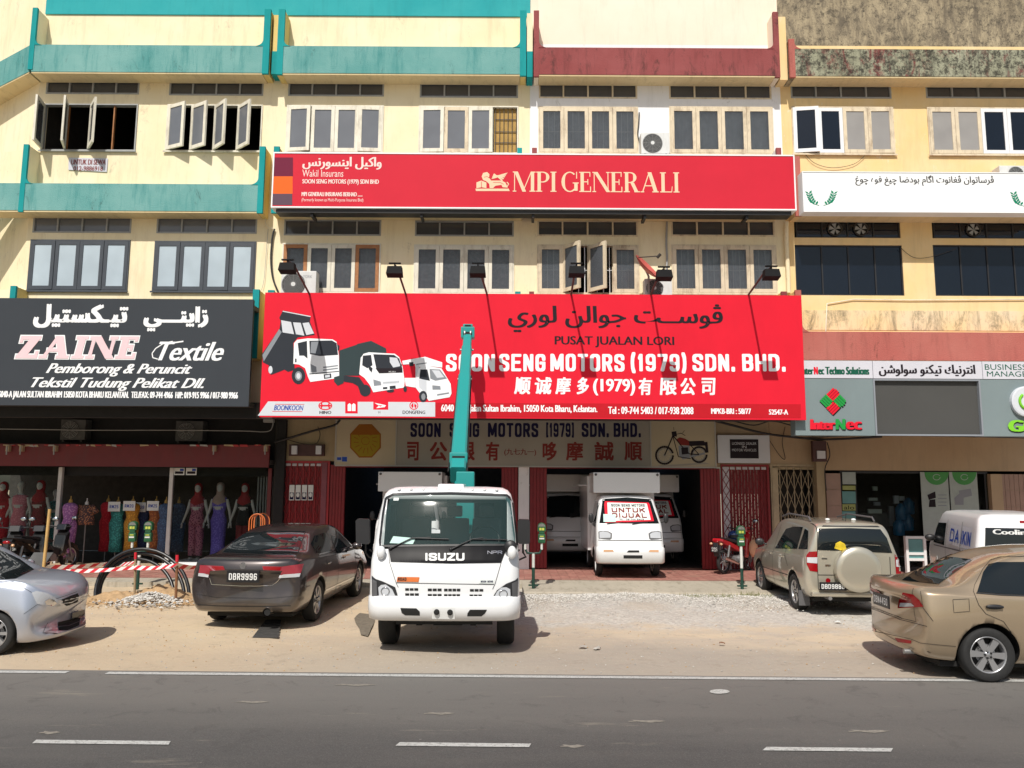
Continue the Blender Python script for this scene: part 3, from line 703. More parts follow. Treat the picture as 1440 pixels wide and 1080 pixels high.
mb.build('peeling_strip', None, fa, world=True)
mb = MB(); mb.quad((B0 - 4, YS + .1, FZ + 2.2), (S(384), YS + .1, FZ + 2.2), (S(384), YS + .1, ZSOF), (B0 - 4, YS + .1, ZSOF), 'black_void')  # black sheet standing in for the unlit void over the fascia
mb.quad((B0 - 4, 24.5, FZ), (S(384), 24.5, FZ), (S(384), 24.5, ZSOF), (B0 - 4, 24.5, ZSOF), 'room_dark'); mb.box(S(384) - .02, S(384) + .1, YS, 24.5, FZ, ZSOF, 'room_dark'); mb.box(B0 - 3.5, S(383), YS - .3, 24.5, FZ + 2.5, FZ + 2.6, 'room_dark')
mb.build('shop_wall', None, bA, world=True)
sf = thing('shop_window', 'wide glazed front of the textile shop with open middle bay and white posts', 'shop window', (S(190), YS, FZ))
zh = P(200, 656, yf).z - .02; zpl = FZ + .12
mat('post_white', (.62, .62, .60), .5, var=.1)
for px in (82, 239, 378, -30):
    mb = MB(); x = S(px); mb.bbox(x - .045, x + .045, YS - .05, YS + .05, FZ, zh, .006, 'post_white' if px < 300 else 'maroon_paint'); mb.build('post', None, sf, world=True)
for a, c in ((-28, 80), (242, 376)):
    mb = MB(); mb.box(S(a), S(c), YS - .006, YS + .006, zpl + .002, zh, 'shop_glass'); mb.build('pane', None, sf, world=True)
    mb = MB(); mb.bbox(S(a), S(c) + .03, YS - .42 if a > 0 else YS - .1, YS + 1.0, FZ + .001, zpl, .01, 'white_wall' if a > 0 else 'brown_plaster'); mb.build('display_plinth', None, sf, world=True)
mb = MB(); mb.bbox(S(84), S(236), YS - .2, YS + .1, FZ + .001, FZ + .08, .01, 'brown_plaster'); mb.build('door_step', None, sf, world=True)
mb = MB()
for k in range(7): xx = S(357) + k * .07; mb.tube([(xx, YS + .25, zpl), (xx, YS + .25, zh)], .02, 'grey_frame', 6)
mb.build('pipe_rail', None, sf, label='row of grey hanging pipes at the end of the window', world=True)
# right shop: tiled columns and display window
mat('tile_brown', (.34, .22, .17), .35, var=.12, scale=3)
def tile_column(px0, px1, seam):
    root = MB(); x0, x1 = S(px0), S(px1); z1 = SZ(663); root.box(x0 + .004, x1 - .004, YS + .012, YS + .2, FZ, z1, 'dim_plaster'); r = root.build('tile_column', None, bD, world=True)
    nx = 1 if px1 - px0 < 35 else 8; nz = 6; w = (x1 - x0) / nx; h = (z1 - FZ) / nz; mb = MB(); mb.bbox(0, w - .008, 0, .02, 0, h - .008, .004, 'tile_brown'); me = mb.mesh('tile')
    for i in range(nx):
        for j in range(nz): o = link('tile', me, r); o.location = (x0 + i * w + .004, YS - .008, FZ + j * h + .004)
tile_column(1163, 1184, 0); tile_column(1409, 1462, 1)
mb = MB(); mb.bbox(S(1393), S(1409), YS - .1, YS + .2, FZ, SZ(663), .006, 'brown_plaster'); mb.build('door_post', None, bD, world=True)
dw = thing('shop_window', 'dark display window of the computer shop with two green banners and posters', 'shop window', (S(1290), YS, FZ))
mb = MB(); xa, xb = S(1184), S(1393); zw = SZ(663, 1290)
mb.box(xa, xb, YS + .02, YS + .08, zw - .05, zw, 'black_trim'); mb.box(xa, xb, YS + .02, YS + .08, FZ, FZ + .1, 'black_trim')
for px in (1184, 1204, 1326, 1388): x = S(px); mb.box(x, x + .045, YS + .022, YS + .078, FZ + .1, zw - .05, 'black_trim')
mb.build('window_frame', None, dw, world=True)
mb = MB(); mb.box(xa, xb, YS + .045, YS + .052, FZ + .1, zw - .05, 'shop_glass'); mb.build('pane', None, dw, world=True)
mb = MB(); mb.quad((S(1155), 24, FZ), (S(1470), 24, FZ), (S(1470), 24, ZSOF), (S(1155), 24, ZSOF), 'room_dark'); mb.box(S(1163) - .1, S(1163), YS + .1, 24, FZ, ZSOF, 'room_dark'); mb.box(S(1450), S(1450) + .1, YS + .1, 24, FZ, ZSOF, 'room_dark'); mb.box(S(1163), S(1450), YS + .2, 24, zw + .2, zw + .3, 'room_dark')
mb.build('shop_wall', None, bD, world=True)
def stroke_paths():
    O = [(.32, 0), (.68, 0), (.9, .05), (1, .18), (1, .82), (.9, .95), (.68, 1), (.32, 1), (.1, .95), (0, .82), (0, .18), (.1, .05), (.32, 0)]
    return {'O': [O], '0': [O], 'S': [[(1, .78), (1, .86), (.88, .97), (.68, 1), (.32, 1), (.1, .96), (0, .85), (0, .7), (.1, .6), (.9, .42), (1, .3), (1, .15), (.9, .04), (.68, 0), (.32, 0), (.12, .03), (0, .14), (0, .22)]],
     'N': [[(0, 0), (0, 1)], [(.06, .98), (.94, .02)], [(1, 0), (1, 1)]], 'E': [[(1, 0), (0, 0), (0, 1), (1, 1)], [(0, .52), (.85, .52)]], 'G': [[(1, .74), (1, .84), (.9, .96), (.68, 1), (.32, 1), (.1, .95), (0, .82), (0, .18), (.1, .05), (.32, 0), (.68, 0), (.9, .05), (1, .16), (1, .48), (.6, .48)]],
     'M': [[(0, 0), (0, 1)], [(.06, .97), (.5, .12)], [(.94, .97), (.5, .12)], [(1, 0), (1, 1)]], 'T': [[(0, 1), (1, 1)], [(.5, .94), (.5, 0)]], 'R': [[(0, 0), (0, 1), (.7, 1), (.92, .93), (1, .8), (1, .68), (.92, .55), (.7, .48), (.1, .48)], [(.62, .42), (1, 0)]],
     'D': [[(0, .03), (0, 1), (.62, 1), (.88, .93), (1, .78), (1, .22), (.88, .07), (.62, 0), (0, 0)]], 'B': [[(0, .03), (0, 1), (.68, 1), (.9, .94), (.97, .82), (.97, .68), (.88, .56), (.68, .52), (.1, .52)], [(.68, .52), (.92, .46), (1, .34), (1, .17), (.9, .05), (.68, 0), (0, 0)]], 'H': [[(0, 0), (0, 1)], [(1, 0), (1, 1)], [(0, .5), (1, .5)]],
     '1': [[(.15, .8), (.55, 1), (.6, 1), (.6, 0)]], '7': [[(0, 1), (1, 1), (1, .9), (.45, 0)]], '9': [[(0, .16), (.1, .04), (.35, 0), (.65, 0), (.9, .06), (1, .2), (1, .82), (.9, .95), (.65, 1), (.35, 1), (.1, .95), (0, .82), (0, .6), (.1, .48), (.35, .44), (.9, .46)]], '6': [[(1, .84), (.9, .96), (.65, 1), (.35, 1), (.1, .94), (0, .8), (0, .18), (.1, .05), (.35, 0), (.65, 0), (.9, .05), (1, .18), (1, .4), (.9, .52), (.65, .56), (.1, .54)]],
     '8': [[(.3, .53), (.08, .6), (0, .72), (0, .86), (.12, .97), (.35, 1), (.65, 1), (.88, .97), (1, .86), (1, .72), (.92, .6), (.7, .53), (.3, .53), (.08, .46), (0, .32), (0, .14), (.12, .03), (.35, 0), (.65, 0), (.88, .03), (1, .14), (1, .32), (.92, .46), (.7, .53)]],
     '5': [[(1, 1), (.05, 1), (0, .5), (.3, .58), (.65, .58), (.9, .5), (1, .38), (1, .16), (.9, .04), (.65, 0), (.3, 0), (.08, .05), (0, .18)]], '2': [[(0, .8), (.1, .95), (.35, 1), (.65, 1), (.9, .95), (1, .82), (1, .65), (.9, .5), (0, .08), (0, 0), (1, 0)]], '3': [[(0, .84), (.12, .97), (.35, 1), (.65, 1), (.9, .95), (1, .8), (.95, .62), (.7, .53), (.35, .53)], [(.7, .53), (.95, .44), (1, .25), (.9, .06), (.65, 0), (.35, 0), (.1, .04), (0, .18)]], '4': [[(.75, 0), (.75, 1), (0, .28), (1, .28)]],
     '(': [[(.9, 1.12), (.2, .85), (0, .5), (.2, .12), (.9, -.14)]], ')': [[(.1, 1.12), (.8, .85), (1, .5), (.8, .12), (.1, -.14)]], '[': [[(.9, 1.05), (0, 1.05), (0, -.05), (.9, -.05)]], ']': [[(.1, 1.05), (1, 1.05), (1, -.05), (.1, -.05)]], '.': [[(.5, -.02), (.5, .12)]], 'I': [[(.5, 0), (.5, 1)]], 'U': [[(0, 1), (0, .18), (.1, .05), (.35, 0), (.65, 0), (.9, .05), (1, .18), (1, 1)]], 'Z': [[(0, 1), (1, 1), (1, .92), (0, .08), (0, 0), (1, 0)]],
     'P': [[(0, 0), (0, 1), (.7, 1), (.92, .93), (1, .8), (1, .66), (.92, .52), (.7, .46), (.05, .46)]], 'K': [[(0, 0), (0, 1)], [(1, 1), (.1, .46)], [(.35, .6), (1, 0)]], 'J': [[(1, 1), (1, .18), (.88, .04), (.62, 0), (.35, 0), (.1, .06), (0, .2), (0, .32)]], 'A': [[(0, 0), (.5, 1)], [(.5, 1), (1, 0)], [(.15, .3), (.85, .3)]], 'L': [[(0, 1), (0, 0), (1, 0)]], 'Q': [O, [(.6, .25), (1, -.05)]], 'C': [[(1, .74), (.9, .96), (.68, 1), (.32, 1), (.1, .95), (0, .82), (0, .18), (.1, .05), (.32, 0), (.68, 0), (.9, .05), (1, .26)]], 'W': [[(0, 1), (.25, 0)], [(.25, 0), (.5, .9)], [(.5, .9), (.75, 0)], [(.75, 0), (1, 1)]]}
SP = stroke_paths(); GW = {'I': .32, '.': .34, '1': .62, '(': .5, ')': .5, '[': .45, ']': .45, 'M': 1.3, 'W': 1.3, ' ': .55, '-': .5}
def hull(pts):
    pts = sorted(set((round(a, 6), round(b, 6)) for a, b in pts)); lo = []; up = []
    for L, seq in ((lo, pts), (up, pts[::-1])):
        for p in seq:
            while len(L) > 1 and (L[-1][0] - L[-2][0]) * (p[1] - L[-2][1]) - (L[-1][1] - L[-2][1]) * (p[0] - L[-2][0]) <= 1e-12: L.pop()
            L.append(p)
    return lo[:-1] + up[:-1]
def union_add(mb, polys, conv, lift, material):
    """overlapping flat pieces merged into one clean sheet"""
    vs = []; fs = []
    for p in polys: fs.append(list(range(len(vs), len(vs) + len(p)))); vs += [Vector(q) for q in p]
    v, e, f, ov, oe, of = delaunay_2d_cdt(vs, [], fs, 0, 1e-6)
    mb.add([conv(a.x, a.y, lift) for a in v], [tuple(t) for t, o in zip(f, of) if o], material)
def block(mb, s_, rect, wt, material, conv, gap=.22, slant=0.0):
    """heavy capitals drawn with a broad square pen; rect = (x0, z0, x1, z1), wt = stroke weight as a share of the height"""
    x0, z0, x1, z1 = rect; H = z1 - z0; tot = sum(GW.get(c, 1) for c in s_) + gap * (len(s_) - 1); U = (x1 - x0) / tot; T = H * wt * .82; tx = min(H * wt, U * .34); x = x0
    for c in s_:
        w = GW.get(c, 1) * U; polys = []
        for pth in ([[(0, .5), (1, .5)]] if c == '-' else SP.get(c, [])):
            th = min(tx, w); q = [(x + th / 2 + a * max(w - th, .0001), z0 + T / 2 + b * (H - T)) for a, b in pth]
            for a, b in zip(q, q[1:]): polys.append(hull([(p[0] + i * th / 2 * k, p[1] + j * T / 2 * (1.6 - k)) for p in (a, b) for i in (-1, 1) for j in (-1, 1) for k in (.6, 1)]))
        if polys: union_add(mb, polys, conv, .003, material)
        x += w + gap * U
# ------------------------------------------------------------------ ground, road, markings
def ground_mat():
    t = NT('sandy_ground')
    tan = t.mix(t.ramp(t.noise(.35, det=6, rough=.6), [(.35, 0.0), (.65, 1.0)]), (.48, .41, .32), (.58, .47, .33))
    f = t.noise(1.2, (.6, 1.4, 1), 7, .7); tan = t.mix(t.ramp(f, [(.45, 0.0), (.7, .75)]), tan, (.40, .35, .30))
    # tarmac shows through towards the road
    sp = t.n('ShaderNodeSeparateXYZ'); g = t.n('ShaderNodeNewGeometry'); t.l(g.outputs['Position'], sp.inputs[0])
    y = t.math('ADD', sp.outputs[1], t.math('MULTIPLY', t.math('SUBTRACT', t.noise(.5, (.35, 1, 1), 6, .65), .5), 3.6))
    near = t.ramp(t.math('MULTIPLY', y, .05), [(.525, 1.0), (.60, 0.0)])
    tan = t.mix(t.math('MULTIPLY', near, .8), tan, (.33, .29, .245))
    left = t.ramp(t.math('MULTIPLY', t.math('ADD', sp.outputs[0], 10.0), .05), [(.30, 1.0), (.47, 0.0)])
    tan = t.mix(t.math('MULTIPLY', left, .35), tan, (.66, .48, .27))
    gx_ = t.math('SUBTRACT', 1.0, t.math('MULTIPLY', t.math('ABSOLUTE', t.math('SUBTRACT', sp.outputs[0], 3.6)), .21)); gy_ = t.math('SUBTRACT', 1.0, t.math('MULTIPLY', t.math('ABSOLUTE', t.math('SUBTRACT', sp.outputs[1], 15.2)), .34))
    gm = t.ramp(t.math('ADD', t.math('MINIMUM', gx_, gy_), t.math('MULTIPLY', t.math('SUBTRACT', t.noise(1.3, det=8, rough=.75), .5), 1.6)), [(.0, 0.0), (.3, .85)]); gv = t.n('ShaderNodeTexVoronoi'); gv.inputs['Scale'].default_value = 26; t.l(t.P(), gv.inputs['Vector']); gs = t.n('ShaderNodeSeparateColor'); t.l(gv.outputs['Color'], gs.inputs[0]); tan = t.mix(gm, tan, t.ramp(gs.outputs[0], [(0, (.38, .36, .33)), (1, (.58, .56, .51))]))
    st = t.ramp(t.noise(26, det=4, rough=.8), [(.60, 0.0), (.68, .6)]); tan = t.mix(st, tan, (.55, .50, .43))
    dk = t.ramp(t.noise(2.6, (1, 1, 1), 8, .8), [(.55, 0.0), (.70, .5)]); tan = t.mix(dk, tan, (.2, .16, .12))
    t.col(tan); t.b.inputs['Roughness'].default_value = .95
    b = t.math('ADD', t.noise(9, det=5), t.math('MULTIPLY', t.noise(60, det=3), .5)); t.bump(b, .55, .02); MATS['ground'] = t.m
ground_mat()
def gravel_mat():
    t = NT('gravel_bed'); v = t.n('ShaderNodeTexVoronoi'); v.inputs['Scale'].default_value = 28; t.l(t.P(), v.inputs['Vector'])
    hs = t.n('ShaderNodeSeparateColor'); t.l(v.outputs['Color'], hs.inputs[0])
    c = t.ramp(hs.outputs[0], [(0, (.38, .36, .33)), (.5, (.48, .46, .42)), (1, (.58, .56, .51))])
    c = t.mix(t.ramp(t.noise(1.0, det=6), [(.45, 0.0), (.62, .8)]), c, (.46, .41, .34))
    t.col(c); t.b.inputs['Roughness'].default_value = .95; t.bump(v.outputs['Distance'], .8, .02); MATS['gravel'] = t.m
gravel_mat()
def tar_mat():
    t = NT('tarmac'); f = t.noise(110, det=3, rough=.7)
    c = t.ramp(f, [(.3, (.038, .036, .035)), (.55, (.070, .067, .065)), (.75, (.15, .14, .135))])
    c = t.mix(t.ramp(t.noise(.5, (.25, 1.6, 1), 7, .65), [(.4, 0.0), (.75, .55)]), c, (.15, .135, .118))
    sp = t.n('ShaderNodeSeparateXYZ'); g = t.n('ShaderNodeNewGeometry'); t.l(g.outputs['Position'], sp.inputs[0])
    yy = t.math('ADD', sp.outputs[1], t.math('MULTIPLY', t.math('SUBTRACT', t.noise(.8, (.3, 1, 1), 6), .5), 1.6))
    c = t.mix(t.ramp(t.math('MULTIPLY', yy, .1), [(.62, 0.0), (.96, .8)]), c, (.19, .178, .162))
    c = t.mix(t.ramp(t.noise(1.1, (.45, 2.6, 1), 6, .7), [(.62, 0.0), (.70, .55)]), c, (.27, .24, .19)); c = t.mix(t.ramp(t.noise(2.3, (1, 1, 1), 7, .75, dist=1.5), [(.36, .3), (.44, 0.0)]), c, (.05, .047, .045))
    sp2 = t.ramp(t.noise(14, det=2, rough=.9), [(.74, 0.0), (.78, .6)]); c = t.mix(sp2, c, (.3, .28, .25))
    t.col(c); t.b.inputs['Roughness'].default_value = .85; t.bump(f, .7, .008); MATS['tarmac'] = t.m
tar_mat()
def paint_mat():
    t = NT('road_paint'); f = t.noise(40, det=5, rough=.8)
    c = t.mix(t.ramp(f, [(.50, 0.0), (.62, .85)]), (.48, .48, .46), (.17, .16, .15)); c = t.mix(t.ramp(t.noise(2.2, det=4), [(.55, 0.0), (.75, .5)]), c, (.34, .33, .31))
    t.col(c); t.b.inputs['Roughness'].default_value = .8; MATS['paint'] = t.m
paint_mat()
stucco('concrete', (.40, .36, .29), (.46, .41, .33), (.22, .19, .14), .7, mold=(.16, .13, .09), moldamt=(.58, .72), grain=45, bs=.5)
mat('pink_tile', (.42, .20, .16), .6, var=.25, scale=9, bump=.2, dirt=((.24, .17, .12), 1.5, .8)); mat('pink_tile_b', (.36, .16, .13), .6, var=.25, scale=9, bump=.2)
mat('tile_bed', (.22, .15, .12), .9, var=.2)
YR = G(720, 952, 0).y                                     # edge line
mb = MB(); mb.box(-400, 400, -150, 260, -.4, -.012); struct('ground', mb, 'ground')
# uneven sand in front of the shops
mb = MB(); nx, ny = 150, 60; x0, x1, y0, y1 = -16, 15, YR - .15, YT + .4
def gh(x, y):
    e = min(1, (y - y0) / 1.2)
    return e * (.015 * math.sin(x * 1.7 + y) * math.sin(y * 1.3 - x * .4) + .010 * math.sin(x * 4.1 + 1) * math.sin(y * 3.7) + .006 * math.sin(x * 9 + y * 5))
vs = [(x0 + (x1 - x0) * i / nx, y0 + (y1 - y0) * j / ny, gh(x0 + (x1 - x0) * i / nx, y0 + (y1 - y0) * j / ny) - .002) for j in range(ny + 1) for i in range(nx + 1)]
mb.add(vs, [(j * (nx + 1) + i, j * (nx + 1) + i + 1, (j + 1) * (nx + 1) + i + 1, (j + 1) * (nx + 1) + i) for j in range(ny) for i in range(nx)], None, True); struct('sandy_lot', mb, 'ground')
rt = R(.9)
def rp(u, v, z=0.004):  # road coordinates -> world
    return (u * math.cos(rt) + v * math.sin(rt), YR - u * math.sin(rt) * 1.0 + v * math.cos(rt), z)
mb = MB(); mb.poly([rp(-200, -14, .0045), rp(200, -14, .0045), rp(200, .12, .0045), rp(-200, .12, .0045)]); struct('road', mb, 'tarmac')
def edge_line():
    a, b = G(150, 947.5), G(1440, 958.5); d = (b - a).normalized(); n = Vector((-d.y, d.x, 0)) * .055; up = Vector((0, 0, .0105))
    mb = MB()
    for p, q in ((a, b + d * 30), (G(0, 945.5) - d * 30, G(95, 946.5))): mb.quad(p - n + up, q - n + up, q + n + up, p + n + up, 'paint')
    o = mb.build('edge_line'); o['kind'] = 'structure'
edge_line()
mb = MB()
for (xa, xb, y, h) in ((45, 240, 1045.5, 5), (556, 747, 1049, 5), (1072, 1256, 1055.5, 5)):
    s = .0101 * (xb - xa) / 2; up = Vector((0, 0, .011)); mb = MB()
    mb.quad(G(xa, y - s + h / 2) + up, G(xb - 3, y + s + h / 2) + up, G(xb, y + s - h / 2) + up, G(xa + 6, y - s - h / 2) + up, 'paint')
    o = mb.build('lane_dash'); o['kind'] = 'structure'
for (x, y, rx, ry) in ((1012, 974, 14, 3.2),):
    mb = MB(); mb.poly([G(x + rx * math.cos(a / 9 * math.pi), y + ry * math.sin(a / 9 * math.pi)) + Vector((0, 0, .012)) for a in range(18)], 'paint'); o = mb.build('paint_spot'); o['kind'] = 'structure'
# gravel bed in the bay (raised heap with ragged edge)
mb = MB()
def gz(x, y): return max(0, 1) * (.03 + .018 * math.sin(x * 3.1) * math.sin(y * 2.3) + .01 * math.sin(x * 11 + y * 7))
ga = G(735, 880).x; pts = []
X0g, X1g = G(733, 840).x, G(1260, 860).x; Y0g = G(900, 862).y; nx, ny = 90, 40
vs = []
for j in range(ny + 1):
    for i in range(nx + 1):
        x = X0g + (X1g - X0g) * i / nx; y = Y0g + (YA + .35 - Y0g) * j / ny; e = min(1, i / 9, (nx - i) / 14, j / 16); e *= .5 + .9 * abs(math.sin(x * 1.9 + .6 * math.sin(y * 2.3)) * math.sin(y * 1.7 + x * .5)) if j < 14 or i < 12 or i > nx - 12 else 1; vs.append((x, y, gh(x, y) - .03 + .045 * min(1, e) ** .5 + .010 * rnd.random()))
mb.add(vs, [(j * (nx + 1) + i, j * (nx + 1) + i + 1, (j + 1) * (nx + 1) + i + 1, (j + 1) * (nx + 1) + i) for j in range(ny) for i in range(nx)], None, True)
o = mb.build('gravel_bed', 'gravel'); o['kind'] = 'structure'
def scatter(name, n, fx, smin, smax, material, kind='stuff', label=None):
    mb = MB()
    for k in range(n):
        x, y, z = fx(); s = rnd.uniform(smin, smax); vs = []
        for (a, b, c) in ((1, 0, 0), (-1, 0, 0), (0, 1, 0), (0, -1, 0), (0, 0, .8), (0, 0, -.5)):
            vs.append((x + a * s * rnd.uniform(.6, 1.2), y + b * s * rnd.uniform(.6, 1.2), z + c * s * rnd.uniform(.6, 1.1)))
        mb.add(vs, [(0, 2, 4), (2, 1, 4), (1, 3, 4), (3, 0, 4), (2, 0, 5), (1, 2, 5), (3, 1, 5), (0, 3, 5)], rnd.choice(material))
    o = mb.build(name); o['kind'] = kind
    if label: tag(o, label, 'rubble')
    return o
mat('stone_a', (.50, .48, .44), .9, var=.2, bump=.3); mat('stone_b', (.36, .34, .31), .9, var=.2, bump=.3); mat('stone_c', (.60, .58, .54), .9, var=.1); mat('soil', (.42, .28, .15), .95, var=.25, scale=12, bump=.6, bscale=25)
def fg():
    x = rnd.uniform(X0g - .4, X1g + .2); y = YA + .3 - abs(rnd.gauss(0, .75)) * (1 + .35 * math.sin(x * 1.3 + 2)); return x, y, gh(x, y) + .028
scatter('gravel', 9000, fg, .009, .022, ['stone_a', 'stone_b', 'stone_c', 'stone_c'], label='loose pale gravel spread over the bay beside the truck')
def fl():
    x = rnd.uniform(-9, 9); y = rnd.uniform(YR + .2, YA); return x, y, gh(x, y) + .002
scatter('small_stones', 2600, fl, .004, .016, ['stone_a', 'stone_b', 'soil'], label='small stones scattered over the sandy lot')
# concrete apron and tiled walkway
mb = MB(); xa, xb = G(742, 836).x - .1, B4 + 2
mb.prismx([(YA, -.05), (YA, .035), (YA + .04, .06), (YT - .02, FZ - .02), (YT - .02, -.05)], xa, xb); struct('concrete_apron', mb, 'concrete')
mb = MB(); mb.prismx([(YT - .5, -.05), (YT - .5, .10), (YT - .02, FZ - .02), (YT - .02, -.05)], B0 - 6, xa - .002); struct('concrete_edge', mb, 'concrete')
mb = MB(); mb.box(B0 - 6, B4 + 3, YT, 29.5, -.05, FZ - .012); pv = struct('pavement', mb, 'tile_bed')
mb = MB(); tw = .2
xx0, xx1 = S(700), S(1170); nn = 0; mt = MB()
mt.bbox(.003, tw - .003, .003, tw - .003, 0, .012, .003, 'pink_tile'); me1 = mt.mesh('tile'); mt2 = MB(); mt2.bbox(.003, tw - .003, .003, tw - .003, 0, .011, .003, 'pink_tile_b'); me2 = mt2.mesh('tile')
j = 0; rest = MB(); y = YT
while y < 29:
    i = 0; x = B0 - 6
    while x < B4 + 2:
        if y < YT + 2 * tw - .01 and xx0 < x < xx1 + 4.2 and nn < 290: o = link('tile', me1 if rnd.random() < .5 else me2, pv); o.location = (x, y, FZ - .012); nn += 1
        elif y < YS + .4: rest.box(x + .003, x + tw - .003, y + .003, y + tw - .003, FZ - .012, FZ - .001 + rnd.uniform(-.001, .001), rnd.choice(['pink_tile', 'pink_tile_b']))
        x += tw; i += 1
    y += tw; j += 1
    if y > YS + .4: break
o = rest.build('paving', None, pv); o['kind'] = 'stuff'
mat('shop_floor', (.09, .08, .07), .35, var=.3)
mb = MB(); mb.quad((B0 - 6, YS + .42, FZ - .004), (B4 + 2, YS + .42, FZ - .004), (B4 + 2, 29.4, FZ - .004), (B0 - 6, 29.4, FZ - .004)); struct('shop_floor', mb, 'shop_floor')
# ------------------------------------------------------------------ signs
def sign_mat(name, c, rough=.45, var=.04):
    mat(name, c, .6, var=var, scale=1.5, spec=.15, dirt=(tuple(x * .8 for x in lin(c)), .8, .35)); return name
for n, c in (('s_crimson', (.62, .022, .045)), ('s_red', (.72, .014, .035)), ('s_darkred', (.50, .010, .02)), ('s_black', (.045, .052, .062)), ('s_white', (.86, .88, .90)), ('s_cream', (.85, .62, .42)),
             ('s_paleprint', (.88, .70, .66)), ('s_ink', (.02, .015, .02)), ('s_maroon', (.16, .015, .045)), ('s_orange', (.85, .14, .02)), ('s_slate', (.12, .07, .10)), ('s_pink', (.82, .58, .62)),
             ('s_grey', (.20, .25, .26)), ('s_dgrey', (.075, .075, .072)), ('s_strip', (.60, .60, .66)), ('s_green', (.02, .30, .06)), ('s_dgreen', (.01, .10, .06)), ('s_lgreen', (.22, .60, .04)), ('s_oldgrey', (.36, .33, .28)), ('s_oldbeige', (.50, .43, .30)),
             ('s_oldwhite', (.45, .44, .40)), ('s_navy', (.010, .009, .05)), ('s_oldred', (.22, .03, .025)), ('s_gold', (.33, .24, .02)), ('s_gold2', (.30, .11, .015)), ('s_blue', (.03, .08, .40)), ('s_laurel', (.0, .22, .12)), ('s_lightgrey', (.62, .65, .70)), ('s_midgrey', (.25, .27, .30)), ('s_truckdark', (.03, .035, .045)), ('s_tarp', (.035, .055, .06)), ('s_truckwhite', (.85, .87, .9))): sign_mat(n, c)
def signbox(t, Y, rect, depth, face, edge='s_white', fr=.03, back=None):
    x0, z0, x1, z1 = rect; mb = MB()
    mb.box(x0 + fr, x1 - fr, Y, Y + .02, z0 + fr, z1 - fr, face); mb.build('panel', None, t, world=True)
    mb = MB(); y0, y1 = Y - .012, Y + depth
    mb.box(x0, x0 + fr, y0, y1, z0, z1, edge); mb.box(x1 - fr, x1, y0, y1, z0, z1, edge); mb.box(x0 + fr, x1 - fr, y0, y1, z0, z0 + fr, edge); mb.box(x0 + fr, x1 - fr, y0, y1, z1 - fr, z1, edge)
    mb.build('sign_frame', None, t, world=True)
# red insurance sign
Y = 17.12; t = thing('billboard', 'long crimson insurance sign with cream serif lettering and winged lion between second and third floors', 'billboard', P(749, 292, Y)); T1 = t
signbox(t, Y, prect(381, 218, 1117, 292, Y), .3, 's_crimson')
mb = MB()
for (a, b, c, d, m) in ((384, 221.5, 412, 248, 's_maroon'), (384, 248, 411.5, 272.5, 's_orange'), (383.5, 272.5, 411, 288.5, 's_slate')): pfill(mb, [(a, b), (c, b), (c, d), (a, d)], Y, .003, m)
mb.build('colour_block', None, t, world=True, fix=False)
sign_text('lettering', jawi('واكيل اينسورنس'), (425, 221, 537, 238), Y, 's_paleprint', t, bold=.012)
sign_text('lettering', 'Wakil Insurans', (425, 239, 483, 248.5), Y, 's_paleprint', t)
sign_text('lettering', 'SOON SENG MOTORS (1979) SDN BHD', (425, 252.5, 533, 260), Y, 's_paleprint', t, bold=.005)
sign_text('lettering', 'MPI GENERALI INSURANS BERHAD ......', (424, 270.5, 510, 275.8), Y, 's_paleprint', t, bold=.005)
sign_text('lettering', '(Formerly known as Multi-Purpose Insurans Bhd)', (424, 279, 511, 284.5), Y, 's_paleprint', t)
mb = MB(); serif_text(mb, 'MPI GENERALI', prect(721, 242.5, 955, 269.5, Y), Y, 's_cream', T=.17, t=.045, sl=.05, sw=.07, gap=.035); mb.build('lettering', None, t, 'large cream serif lettering', world=True, fix=False)
mb = MB()     # winged lion resting a paw on a book
q = lambda pts: [(360 + x / 3, y / 3) for x, y in pts]
pfill(mb, q([(928, 806), (926, 796), (1066, 796), (1070, 806)]), Y, .0030, 's_cream')
pfill(mb, q([(930, 770), (950, 762), (972, 770), (972, 794), (952, 790), (930, 794)]), Y, .0032, 's_cream')
pfill(mb, q([(952, 745), (958, 730), (975, 726), (985, 735), (983, 750), (992, 762), (1035, 762), (1052, 770), (1062, 792), (1040, 790), (1036, 780), (1010, 784), (1000, 794), (986, 794), (984, 776), (970, 764), (958, 760)]), Y, .0034, 's_cream')
for k in range(5): pfill(mb, q([(992 + 2 * k, 756 - 5 * k), (1005, 744 - 3 * k), (1062 - 5 * k, 728 + 8 * k), (1058 - 5 * k, 733 + 8 * k), (1010, 752 - 3 * k)]), Y, .0036 + .0001 * k, 's_cream')
pline(mb, q([(1058, 790), (1066, 776), (1058, 768)]), .02, Y, .0045, 's_cream'); pline(mb, q([(951, 766), (951, 792)]), .012, Y, .005, 's_crimson'); pline(mb, q([(985, 752), (975, 745), (962, 748)]), .01, Y, .005, 's_crimson'); pline(mb, q([(1000, 770), (1030, 770), (1045, 778)]), .01, Y, .005, 's_crimson')
mb.build('lion_emblem', None, t, world=True, fix=False)
mb = MB(); x0, z0, x1, z1 = prect(381, 218, 1117, 292, Y); mb.box(x0 + .1, x1 - .1, Y + .05, YB - .02, z0 - .09, z0 - .003, 'black_trim')
for px in (437, 592, 750, 908, 1052): p = P(px, 294, Y); mb.box(p.x - .03, p.x + .03, Y + .1, YB + .1, z0 - .16, z0 - .095, 'black_trim')
mb.build('mounting_rail', None, t, world=True)
